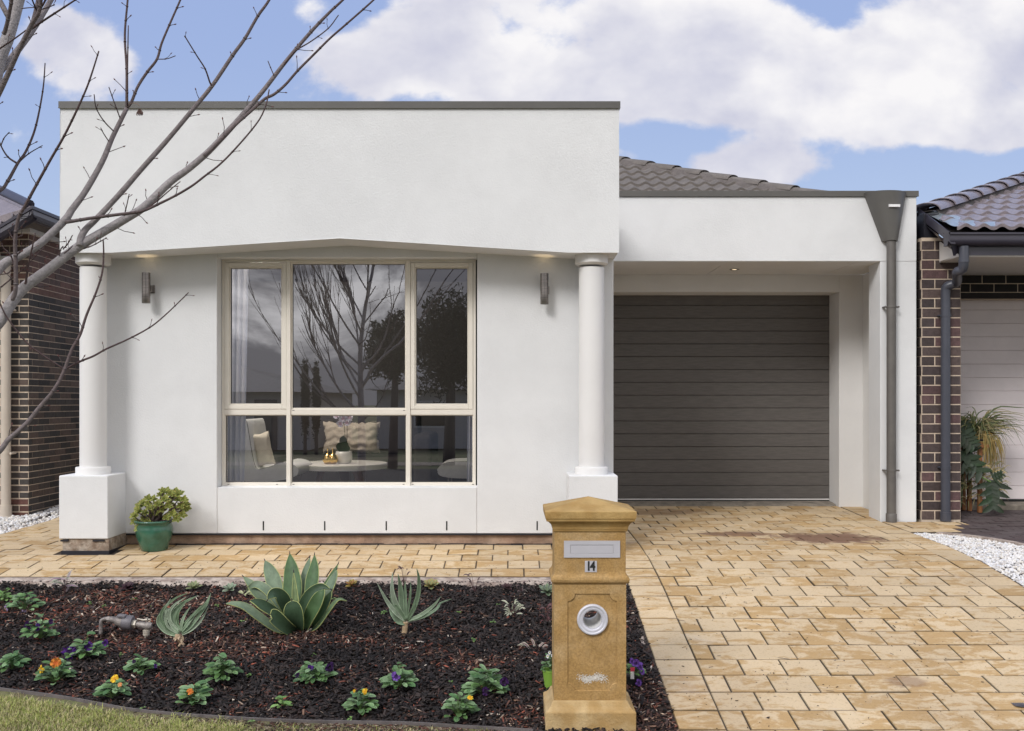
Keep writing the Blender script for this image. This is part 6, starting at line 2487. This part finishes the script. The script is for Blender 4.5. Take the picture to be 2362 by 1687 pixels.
def profchair(pts, Y0, wd, lab, flip=False):
    t_ = thing('armchair', lab, 'armchair', P(sum(p[0] for p in pts) / len(pts), 1113, Y0 + wd / 2))
    mb = MB()
    L = smoothline([Vector((p[0], p[1], 0)) for p in pts] + [Vector((pts[0][0], pts[0][1], 0))], 4)[:-1]
    poly = [P(p.x, p.y, Y0) for p in L]
    mb.prism(poly, (0, wd, 0))
    mb.build('shell', 'chair_fabric', t_, bevel=0.03, bseg=3)
    mb = MB()
    for Yp in (Y0 + 0.012,):
        S_ = [p + Vector((0, 0.0, 0)) for p in poly]
    mb.tube([Vector((p.x, Y0 + 0.02, p.z)) for p in poly[:int(len(poly) * 0.62)]], 0.004, 5)
    mb.build('piping', 'black', t_)
    xs_ = [p.x for p in poly]
    zb = min(p.z for p in poly)
    for (x, y) in ((min(xs_) + 0.1, Y0 + 0.08), (max(xs_) - 0.1, Y0 + 0.08), (min(xs_) + 0.1, Y0 + wd - 0.08), (max(xs_) - 0.1, Y0 + wd - 0.08)):
        mb = MB()
        mb.tube([Vector((x, y, zb + 0.02)), Vector((x, y, FZ))], 0.008, 8)
        mb.build('leg', 'steel', t_)
    return t_


profchair([(556, 1100), (552, 1060), (554, 1005), (558, 975), (563, 968), (569, 980), (577, 1030), (585, 1070), (594, 1083), (620, 1078), (650, 1068), (680, 1074), (688, 1086), (682, 1098), (650, 1108), (600, 1112), (566, 1111)],
          8.45, 0.62, 'pale grey armchair seen side-on behind the left pane of the window')
profchair([(1008, 1083), (1018, 1073), (1040, 1067), (1080, 1066), (1120, 1070), (1150, 1060), (1160, 1000), (1170, 995), (1178, 1030), (1176, 1090), (1140, 1102), (1060, 1104), (1016, 1098)],
          8.75, 0.6, 'pale grey armchair with its seat showing behind the right pane')


def pillow(name, c, w_, h_, th, tilt, m, lab, ruff=0.0, roll=0.0):
    mb = MB()
    n = 22
    for s in (-1, 1):
        vs = []
        for i in range(n + 1):
            for j in range(n + 1):
                u_, v_ = -1 + 2 * i / n, -1 + 2 * j / n
                e = (1 - abs(u_) ** 4) * (1 - abs(v_) ** 4)
                pin = 1 - 0.10 * (1 - abs(u_ * v_)) * max(abs(u_), abs(v_)) ** 3
                d = th * e ** 0.5
                x, z = u_ * w_ * pin, v_ * h_ * pin
                nz = mnoise.noise(Vector((x * 14, z * 14, s))) * 0.010 + ruff * (math.sin(z * 75 + math.sin(x * 45) * 1.2) * 0.5 + mnoise.noise(Vector((x * 26, z * 26, s * 3)))) * e ** 0.3
                if ruff and max(abs(u_), abs(v_)) > 0.98:
                    x += rnd.uniform(-0.012, 0.012)
                    z += rnd.uniform(-0.012, 0.012)
                p = Vector((x, s * (d + nz * (e > 0.01)), z))
                p.rotate(Matrix.Rotation(roll, 3, 'Y'))
                p.rotate(Matrix.Rotation(tilt, 3, 'Z'))
                vs.append(Vector(c) + p)
        fs = []
        for i in range(n):
            for j in range(n):
                a = i * (n + 1) + j
                fs.append((a, a + n + 1, a + n + 2, a + 1))
        mb.add(vs, fs)
    o = mb.build(name, m, smooth=True)
    tag(o, lab, 'cushion')


pillow('cushion', P(606, 1037, 8.66), 0.085 * 1.0, 0.155, 0.07, R(20), 'cushion_cream', 'cream cushion leaning on the side-on grey armchair', roll=R(-12))
pillow('cushion', P(811, 1009, 10.15), 0.30, 0.165, 0.07, 0, 'cushion_fluffy', 'fluffy ruched beige cushion on the dark sofa', ruff=0.016)

tb = thing('coffee_table', 'round white coffee table on splayed timber legs', 'coffee table', (P(786, 1070, 9.3).x, 9.3, FZ))
tc_ = P(786, 1068, 9.3)
mb = MB()
mb.lathe([(0.43, -0.055), (0.448, -0.05), (0.45, -0.005), (0.445, 0.0)], tc_, 64)
mb.build('tabletop', 'table_white', tb, auto=40)
for a in (205, 335, 90):
    mb = MB()
    d = Vector((math.cos(R(a)), math.sin(R(a)), 0))
    p0, p1 = tc_ + d * 0.18 - Vector((0, 0, 0.055)), tc_ + d * 0.30
    p1.z = FZ
    s = Vector((-d.y, d.x, 0))
    mb.add([p0 - s * .05 - d * .02, p0 + s * .05 - d * .02, p0 + s * .05 + d * .02, p0 - s * .05 + d * .02, p1 - s * .03 - d * .015, p1 + s * .03 - d * .015, p1 + s * .03 + d * .015, p1 - s * .03 + d * .015],
           [(0, 1, 2, 3), (7, 6, 5, 4), (0, 4, 5, 1), (1, 5, 6, 2), (2, 6, 7, 3), (3, 7, 4, 0)])
    mb.build('leg', 'table_leg', tb)
sf = thing('sofa', 'dark upholstered sofa across the back of the front room', 'sofa', (P(830, 1100, 10.5).x, 10.5, FZ))
xl_, xr__ = P(600, 1000, 10.2).x, P(958, 1000, 10.2).x
mb = MB()
mb.box(xl_, xr__, 10.05, 10.9, FZ + 0.08, Z(-0.60))
mb.build('seat', 'sofa_fabric', sf, bevel=0.04, bseg=3)
mb = MB()
mb.box(xl_, xr__, 10.62, 10.95, Z(-0.6), Z(-0.14))
mb.build('backrest', 'sofa_fabric', sf, bevel=0.05, bseg=3)
for (a, b) in ((xl_ - 0.16, xl_), (xr__, xr__ + 0.19)):
    mb = MB()
    mb.box(a, b, 9.98, 10.95, FZ + 0.06, Z(-0.345))
    mb.build('armrest', 'sofa_fabric', sf, bevel=0.05, bseg=3)
# things on the table
pc = P(793, 1068, 9.22)
pc.z = tc_.z
op = thing('orchid', 'white orchid in a white ceramic pot on the coffee table', 'orchid', pc)
mb = MB()
mb.lathe([(0.05, 0.001), (0.072, 0.012), (0.083, 0.05), (0.082, 0.09), (0.074, 0.117), (0.068, 0.117), (0.066, 0.1), (0.0, 0.1)], pc, 32)
mb.build('pot', 'ceramic', op, smooth=True)
mb = MB()
b = pc + Vector((0, 0, 0.1))
for (dx, dz) in ((0.0, 0.17), (-0.05, 0.10), (0.05, 0.08), (0.02, 0.12)):
    leafstrip(mb, [b, b + Vector((dx * 0.6, -0.02, dz * 0.6)), b + Vector((dx, -0.03, dz))], 0.075, nrm=(0, -1, .2), cup=0.2, cc=(0.02, 0.05, 0.025), seg=3, blunt=0.9, peak=0.6)
mb.build('leaf', 'agave', op)
mb = MB()
mb.tube(smoothline([b, b + Vector((0.01, 0, 0.2)), b + Vector((-0.01, -0.02, 0.33)), b + Vector((-0.04, -0.04, 0.40))], 5), 0.003, 6, col=(0.1, 0.12, 0.05))
mb.tube([b + Vector((0.03, 0, 0)), b + Vector((0.035, 0, 0.36))], 0.003, 6, col=(0.1, 0.1, 0.06))
mb.build('stem', 'leafy', op)
for (x, y) in ((776, 960), (792, 966), (806, 962), (786, 978), (800, 975), (792, 950)):
    mb = MB()
    pansy_flower(mb, P(x, y, 9.15), (0, -1, 0), 0.042, (0.80, 0.76, 0.86), (0.6, 0.4, 0.5))
    mb.build('flower', 'petal', op)
for (x, lab) in ((756, 'gold pear ornament on the coffee table, left of the pair'), (768, 'gold pear ornament on the coffee table next to the white pot')):
    c = P(x, 1068, 9.12)
    c.z = tc_.z
    mb = MB()
    mb.lathe([(0.0, 0.001), (0.03, 0.004), (0.048, 0.03), (0.047, 0.062), (0.03, 0.088), (0.012, 0.10), (0.006, 0.12), (0.004, 0.15), (0.0, 0.152)], c, 24, cap=False)
    o = mb.build('ornament', 'gold', smooth=True)
    tag(o, lab, 'ornament', 'gold pear ornaments')
c = P(572.5, 989, 9.9)
lp = thing('table_lamp', 'small lit filament lamp glowing orange at the back of the room', 'lamp', c)
mb = MB()
mb.lathe([(0.0, -0.03), (0.008, -0.026), (0.012, 0.0), (0.008, 0.03), (0.0, 0.035)], c, 16, cap=False)
mb.build('bulb', 'lamp_glow', lp, smooth=True)
mb = MB()
mb.tube([c + Vector((0, 0, -0.03)), Vector((c.x, c.y, FZ + 0.45))], 0.007, 8)
mb.tube([Vector((c.x, c.y, FZ + 0.45)), Vector((c.x, c.y, FZ + 0.43))], 0.06, 16)
mb.build('lamp_stand', 'gold', lp)
ld = bpy.data.lights.new('room_fill_light', 'POINT')  # added fill light for the room, placed well away from the bulb
ld.energy = 85
ld.color = (1.0, 0.92, 0.82)
ld.shadow_soft_size = 0.25
lo = bpy.data.objects.new('room_fill_light', ld)
COL.objects.link(lo)
lo.parent = lp
lo.location = (0.35, -0.9, 1.5)
mb = MB()
mb.box(c.x - 0.35, c.x + 0.35, 9.7, 10.1, FZ, FZ + 0.43)
o = mb.build('side_table', 'sofa_fabric', bevel=0.01)
tag(o, 'low dark side table under the filament lamp', 'side table')

# ================================================================ ACROSS THE STREET (seen in the window's reflection)
def far_house(x0, x1, y0, y1, ze, zr, lab, lx):
    t_ = thing('far_house', lab, 'house', ((x0 + x1) / 2, y1, Z(-1.95)))
    mb = MB()
    mb.box(x0, x1, y0, y1, Z(-1.95), Z(ze))
    mb.build('wall', 'far_wall', t_)
    mb = MB()
    h = (y1 - y0) / 2
    o_ = 0.5
    mb.add([(x0 - o_, y0 - o_, Z(ze)), (x1 + o_, y0 - o_, Z(ze)), (x1 + o_, y1 + o_, Z(ze)), (x0 - o_, y1 + o_, Z(ze)), (x0 + h, (y0 + y1) / 2, Z(zr)), (x1 - h, (y0 + y1) / 2, Z(zr))],
           [(0, 1, 5, 4), (1, 2, 5), (2, 3, 4, 5), (3, 0, 4), (3, 2, 1, 0)])
    mb.build('roof', 'far_roof', t_)
    for x in lx:
        mb = MB()
        mb.box(x, x + 1.6, y1 - 0.02, y1 + 0.03, Z(-1.1), Z(0.0))
        f_ = mb.build('window', 'frame_cream', t_)
        mb = MB()
        mb.box(x + 0.08, x + 1.52, y1 + 0.031, y1 + 0.04, Z(-1.02), Z(-0.08))
        mb.build('pane', 'dark_glass', f_)
    mb = MB()
    mb.box(x1 - 2.2, x1 - 1.3, y1 - 0.02, y1 + 0.04, Z(-1.95), Z(0.05))
    mb.build('door', 'door_grey', t_)


far_house(-24, -8, -32, -22, 0.35, 1.75, 'low cream house across the street with a grey hipped roof, reflected behind the left pane', (-22, -17, -13))
far_house(-5.5, 9, -33, -23, 0.45, 1.9, 'low cream house across the street behind the round trees, seen only in reflection', (-4, 0, 4))


def crown(name_leaf, c, rx, ry, rz, n, size, cols, parent):
    V = []
    Q = []
    C_ = []
    for k in range(n):
        d = Vector((rnd.gauss(0, 1), rnd.gauss(0, 1), rnd.gauss(0, 1))).normalized()
        f = rnd.random() ** 0.4
        k2 = 0.75 + 0.45 * mnoise.noise(d * 2.3 + Vector(c)) + 0.25 * mnoise.noise(d * 5.5)
        p = Vector((c[0] + d.x * rx * f * k2, c[1] + d.y * ry * f * k2, c[2] + d.z * rz * f * k2))
        a = Vector((rnd.gauss(0, 1), rnd.gauss(0, 1), rnd.gauss(0, 1))).normalized() * size
        b = a.orthogonal().normalized() * size * 0.45
        o_ = len(V)
        V += [p - a - b, p + a - b * 0.3, p + a + b * 0.3, p - a + b]
        Q.append((o_, o_ + 1, o_ + 2, o_ + 3))
        C_.append(rnd.choice(cols))
    m_ = MB()
    m_.add(V, Q, C_)
    return m_.build('crown', name_leaf, parent)


FG = [(0.035, 0.045, 0.028), (0.05, 0.062, 0.036), (0.028, 0.034, 0.024)]
for (px, py, rpx, rpz, Yt, lab, tw) in ((905, 800, 62, 80, -12, 'round dark evergreen tree across the street, reflected in the middle pane', 0.15),
                                        (1035, 795, 82, 130, -13.5, 'large dark evergreen tree across the street, reflected in the right pane', 0.2)):
    D_ = 15.74 - Yt
    cx_, cz_ = (px - VX) * D_ / F, CH + (VY - py) * D_ / F
    t_ = thing('evergreen_tree', lab, 'tree', (cx_, Yt, Z(-1.95)))
    crown('leafy', (cx_, Yt, cz_), rpx * D_ / F * 1.25, rpx * D_ / F, rpz * D_ / F * 1.2, 7500, 0.075, FG, t_)
    mb = MB()
    mb.tube([Vector((cx_, Yt, Z(-1.97))), Vector((cx_ + 0.1, Yt, cz_))], [tw, tw * 0.5], 10, col=(0.08, 0.06, 0.05))
    mb.build('trunk', 'bark', t_)
for (px, py, h_, lab) in ((703, 815, 0.9, 'thin dark cypress across the street, reflected left of its twin'), (729, 820, 0.8, 'thin dark cypress across the street, reflected right of its twin')):
    Yt = -19
    D_ = 15.74 - Yt
    cx_ = (px - VX) * D_ / F
    zt__ = CH + (VY - py) * D_ / F
    t_ = thing('cypress_tree', lab, 'tree', (cx_, Yt, Z(-1.95)), 'cypress pair')
    crown('leafy', (cx_, Yt, (zt__ + Z(-1.6)) / 2), 0.2, 0.2, (zt__ - Z(-1.6)) / 2 * 1.15, 3000, 0.055, FG, t_)
    mb = MB()
    mb.tube([Vector((cx_, Yt, Z(-1.97))), Vector((cx_, Yt, zt__ - 0.8))], [0.07, 0.03], 8, col=(0.08, 0.06, 0.05))
    mb.build('trunk', 'bark', t_)

# ================================================================ MULCH, GRAVEL, GRASS
def unit_chip():
    V = np.array([(-1, -.5, 0), (.9, -.5, 0), (1, .4, 0), (-.8, .5, 0), (-.8, -.35, 1), (.75, -.4, 1), (.7, .35, 1), (-.9, .3, 1)], float)
    Q = np.array([(0, 3, 2, 1), (4, 5, 6, 7), (0, 1, 5, 4), (1, 2, 6, 5), (2, 3, 7, 6), (3, 0, 4, 7)])
    return V, Q


def rotmats(yaw, pitch, roll):
    cy, sy = np.cos(yaw), np.sin(yaw)
    cp, sp = np.cos(pitch), np.sin(pitch)
    cr, sr = np.cos(roll), np.sin(roll)
    M_ = np.empty((len(yaw), 3, 3))
    M_[:, 0, 0] = cy * cp
    M_[:, 0, 1] = cy * sp * sr - sy * cr
    M_[:, 0, 2] = cy * sp * cr + sy * sr
    M_[:, 1, 0] = sy * cp
    M_[:, 1, 1] = sy * sp * sr + cy * cr
    M_[:, 1, 2] = sy * sp * cr - cy * sr
    M_[:, 2, 0] = -sp
    M_[:, 2, 1] = cp * sr
    M_[:, 2, 2] = cp * cr
    return M_


def scatter(name, pos, size, cols, unit, m, tilt=0.35, smooth=False, jit=0.2):
    V0, Q0 = unit
    n = len(pos)
    yaw = nr.uniform(0, 2 * PI, n)
    Rm = rotmats(yaw, nr.normal(0, tilt, n), nr.normal(0, tilt, n))
    Vn = V0[None, :, :] * size[:, None, :]
    Vn = Vn * (1 + nr.uniform(-jit, jit, Vn.shape))
    W = np.einsum('nij,nvj->nvi', Rm, Vn) + pos[:, None, :]
    k = len(V0)
    Qn = (Q0[None, :, :] + (np.arange(n) * k)[:, None, None]).reshape(-1, Q0.shape[1])
    Cn = np.repeat(cols, len(Q0), axis=0)
    return quick(name, W.reshape(-1, 3), Qn, Cn, m, smooth=smooth)


def nz2(x, y, s, z=0.0):
    return mnoise.noise(Vector((x * s, y * s, z)))


pos, size, cols = [], [], []
BLK = [(0.012, 0.010, 0.009), (0.019, 0.015, 0.014), (0.008, 0.006, 0.006), (0.028, 0.021, 0.019), (0.040, 0.030, 0.027), (0.015, 0.012, 0.012)]
BRN = [(0.085, 0.040, 0.030), (0.055, 0.028, 0.022), (0.13, 0.045, 0.030), (0.035, 0.02, 0.018), (0.16, 0.095, 0.065), (0.05, 0.03, 0.025)]
browns = [(bedpt(430, 1400), 0.55, 0.28), (bedpt(200, 1385), 0.45, 0.2), (bedpt(686, 1478), 0.42, 0.13), (bedpt(420, 1500), 0.30, 0.12), (bedpt(300, 1470), 0.3, 0.14), (bedpt(980, 1500), 0.2, 0.08),
          (bedpt(1090, 1530), 0.22, 0.08), (bedpt(1210, 1660), 0.22, 0.08), (bedpt(1500, 1640), 0.16, 0.5), (bedpt(150, 1420), 0.3, 0.14), (bedpt(590, 1500), 0.2, 0.07), (bedpt(60, 1600), 0.4, 0.05)]
cntm = 0
while cntm < 42000:
    x = rnd.uniform(-4.3, 0.80)
    y = rnd.uniform(4.15, 6.66)
    ye = yedge(x)
    if y < ye + 0.012 + (0 if x < 0.1 else 0):
        continue
    if abs(x - LX) < 0.215 and abs(y - LY) < 0.16:
        continue
    # only what could be seen
    if x < -0.56 * y - 0.35:
        continue
    b = 0.0
    for (c, rx, ry) in browns:
        b += math.exp(-(((x - c.x) / rx) ** 2 + ((y - c.y) / ry) ** 2))
    b += 0.55 * nz2(x, y, 3.2) + 0.25 * nz2(x, y, 9, 4)
    if y > 6.55:
        b -= 0.3
    pb = min(0.88, max(0.07, 0.24 + 0.85 * b))
    z = bedz(y) + soil_bump(x, y) - 0.008 + rnd.random() * 0.014
    if rnd.random() < pb:
        L_ = rnd.choice([0.006, 0.009, 0.013, 0.019, 0.024])
        size.append((L_, L_ * rnd.uniform(0.25, 0.6), rnd.uniform(0.002, 0.005)))
        c_ = rnd.choice(BRN)
        if rnd.random() < 0.11:
            c_ = rnd.choice([(0.32, 0.24, 0.18), (0.26, 0.075, 0.045), (0.42, 0.36, 0.30)])
    else:
        L_ = rnd.uniform(0.012, 0.029)
        size.append((L_, L_ * rnd.uniform(0.35, 0.75), rnd.uniform(0.003, 0.007)))
        c_ = rnd.choice(BLK)
    k = rnd.uniform(0.9, 1.9)
    cols.append((c_[0] * k, c_[1] * k, c_[2] * k))
    pos.append((x, y, z))
    cntm += 1
o = scatter('mulch', np.array(pos), np.array(size), np.array(cols), unit_chip(), 'mulch', 0.42)
tag(o, 'black and reddish bark mulch chips covering the garden bed', 'mulch', kind='stuff')


def ico():
    bm = bmesh.new()
    bmesh.ops.create_icosphere(bm, subdivisions=1, radius=1)
    V = np.array([v.co[:] for v in bm.verts])
    Q = np.array([[v.index for v in f.verts] for f in bm.faces])
    bm.free()
    return V, Q


WH = [(0.72, 0.70, 0.68), (0.62, 0.60, 0.58), (0.78, 0.76, 0.75), (0.55, 0.50, 0.46), (0.66, 0.66, 0.68), (0.70, 0.66, 0.60)]
pos, size, cols = [], [], []
n_ = 0
kb = [(p.x, p.y) for p in pl]
while n_ < 7500:
    y = rnd.uniform(4.5, 8.42)
    xr = float(np.interp(y, [p[1] for p in reversed(kb)], [p[0] for p in reversed(kb)])) - 0.02
    x = rnd.uniform(3.53, 4.3)
    if x > xr or (y > 8.3 and x > 3.8):
        continue
    if y < 6.0 and rnd.random() < 0.5:
        continue
    pos.append((x, y, gz(y) - 0.022 + rnd.random() * 0.014))
    s = rnd.uniform(0.009, 0.017)
    size.append((s * rnd.uniform(0.8, 1.3), s * rnd.uniform(0.7, 1.0), s * rnd.uniform(0.45, 0.8)))
    c_ = rnd.choice(WH)
    cols.append(c_)
    n_ += 1
o = scatter('gravel', np.array(pos), np.array(size), np.array(cols), ico(), 'pebble', 0.5, jit=0.14)
tag(o, 'white gravel strip between the driveway and the dark paving', 'gravel', kind='stuff')
sheet('gravel_base', 3.53, 4.27, [3.5, 4, 5, 6.25, 6.78, 7.2, 7.75, 8.44], lambda y: gz(y) - 0.026, 'soil')
pos, size, cols = [], [], []
n_ = 0
while n_ < 3000:
    x = rnd.uniform(-6.0, -4.465)
    y = rnd.uniform(7.9, 11.5)
    if x < -4.79 and y > 9.38:
        continue
    if x < -0.56 * y - 0.1:
        continue
    pos.append((x, y, gz(y) - 0.022 + rnd.random() * 0.02 + (0.02 if x < -4.6 else 0)))
    s = rnd.uniform(0.012, 0.022)
    size.append((s * rnd.uniform(0.8, 1.3), s * rnd.uniform(0.7, 1.0), s * rnd.uniform(0.5, 0.85)))
    cols.append(rnd.choice(WH))
    n_ += 1
o = scatter('gravel', np.array(pos), np.array(size), np.array(cols), ico(), 'pebble', 0.5, jit=0.14)
tag(o, 'white pebbles along the foot of the left brick wall', 'gravel', kind='stuff')
sheet('pebble_base', -7.0, -4.462, [7.79, 9.1, 10.08, 12.6], lambda y: gz(y) - 0.02, 'soil')

# grass
V, Q, C_ = [], [], []
GC = [(0.22, 0.26, 0.06), (0.36, 0.31, 0.15), (0.28, 0.30, 0.08), (0.40, 0.34, 0.19), (0.17, 0.21, 0.05), (0.42, 0.36, 0.20), (0.30, 0.25, 0.14)]
n_ = 0
while n_ < 42000:
    x = rnd.uniform(-3.2, 0.16)
    y = rnd.uniform(3.9, 5.2)
    ye = yedge(x) - 0.012
    if y > ye or x < -0.56 * y - 0.2 or (y < 4.25 and rnd.random() < 0.6):
        continue
    d = nz2(x, y, 6) + 0.5 * nz2(x, y, 17, 2)
    thin = 0.75 if ye - y < 0.06 else 0
    if x > -1.25 + 0.2 * nz2(x, y, 5) and rnd.random() < 0.88:
        continue
    if rnd.random() < 0.25 + thin - d * 0.5:
        continue
    z = bedz(y) + 0.002
    a = rnd.uniform(0, 2 * PI)
    L_ = rnd.uniform(0.012, 0.034)
    ln = rnd.uniform(0.3, 1.6)
    w_ = rnd.uniform(0.0009, 0.0017)
    dx, dy = math.cos(a), math.sin(a)
    sx_, sy_ = -dy * w_, dx * w_
    h1, h2 = L_ * 0.6, L_ * (1.0 if ln < 0.8 else 0.75)
    o_ = len(V)
    V += [(x - sx_, y - sy_, z), (x + sx_, y + sy_, z), (x + sx_ * .8 + dx * L_ * ln * .35, y + sy_ * .8 + dy * L_ * ln * .35, z + h1), (x - sx_ * .8 + dx * L_ * ln * .35, y - sy_ * .8 + dy * L_ * ln * .35, z + h1),
          (x + dx * L_ * ln, y + dy * L_ * ln, z + h2)]
    Q += [(o_, o_ + 1, o_ + 2), (o_, o_ + 2, o_ + 3), (o_ + 3, o_ + 2, o_ + 4)]
    c = GC[min(6, int(abs(rnd.gauss(0, 2.4)))) if d > -0.1 else rnd.choice([2, 3, 4, 6])]
    k = rnd.uniform(1.0, 1.7)
    C_ += [(c[0] * k, c[1] * k, c[2] * k)] * 3
    n_ += 1
o = quick('grass', np.array(V), np.array(Q), np.array(C_), 'grass')
tag(o, 'patchy green and straw coloured lawn grass along the edging', 'grass', kind='stuff')

# twigs, leaf scraps and bark crumbs on the paving
pos, size, cols = [], [], []
for k in range(520):
    x = rnd.uniform(0.85, 3.5)
    y = rnd.uniform(4.3, 8.0)
    if rnd.random() < 0.5:
        x = rnd.uniform(0.85, 3.4)
        y = rnd.uniform(4.3, 6.8)
    s = rnd.choice([0.003, 0.004, 0.005, 0.008])
    pos.append((x, y, gz(y) + 0.002))
    size.append((s, s * rnd.uniform(0.4, 0.8), 0.002))
    cols.append(rnd.choice([(0.02, 0.018, 0.018), (0.05, 0.03, 0.02), (0.03, 0.02, 0.02)]))
for k in range(26):
    x, y = rnd.uniform(1.0, 3.4), rnd.uniform(4.6, 7.2)
    pos.append((x, y, gz(y) + 0.004))
    size.append((rnd.uniform(0.015, 0.04), 0.0016, 0.0018))
    cols.append((0.05, 0.035, 0.03))
for k in range(160):
    x, y = rnd.uniform(-4.2, 0.8), 6.79 + abs(rnd.gauss(0, 0.22))
    s = rnd.choice([0.003, 0.004, 0.006])
    pos.append((x, min(y, 7.7), gz(y) + 0.002))
    size.append((s, s * 0.6, 0.002))
    cols.append((0.04, 0.03, 0.025))
for k in range(260):
    x, y = rnd.uniform(-4.2, 0.78), 6.625 + abs(rnd.gauss(0, 0.025))
    s = rnd.choice([0.005, 0.008, 0.012])
    pos.append((x, min(y, 6.76), Z(-1.262)))
    size.append((s, s * 0.5, 0.004))
    cols.append((0.02, 0.018, 0.018))
for k in range(5200):
    x = rnd.uniform(-1.9, 0.14)
    y = yedge(x) - 0.015 - abs(rnd.gauss(0, 0.16))
    if rnd.random() < (-0.9 - x) * 0.9:
        continue
    s = rnd.choice([0.004, 0.006, 0.009, 0.013])
    pos.append((x, y, bedz(max(y, 4.0)) + 0.006))
    size.append((s, s * rnd.uniform(0.2, 0.6), 0.003))
    cols.append(rnd.choice([(0.10, 0.06, 0.04), (0.05, 0.03, 0.025), (0.22, 0.16, 0.11), (0.34, 0.28, 0.20), (0.03, 0.025, 0.022), (0.14, 0.05, 0.035)]))
o = scatter('leaf_litter', np.array(pos), np.array(size), np.array(cols), unit_chip(), 'mulch', 0.15)
tag(o, 'scattered bark crumbs and twigs on the pavers and along the edging', 'litter', kind='stuff')
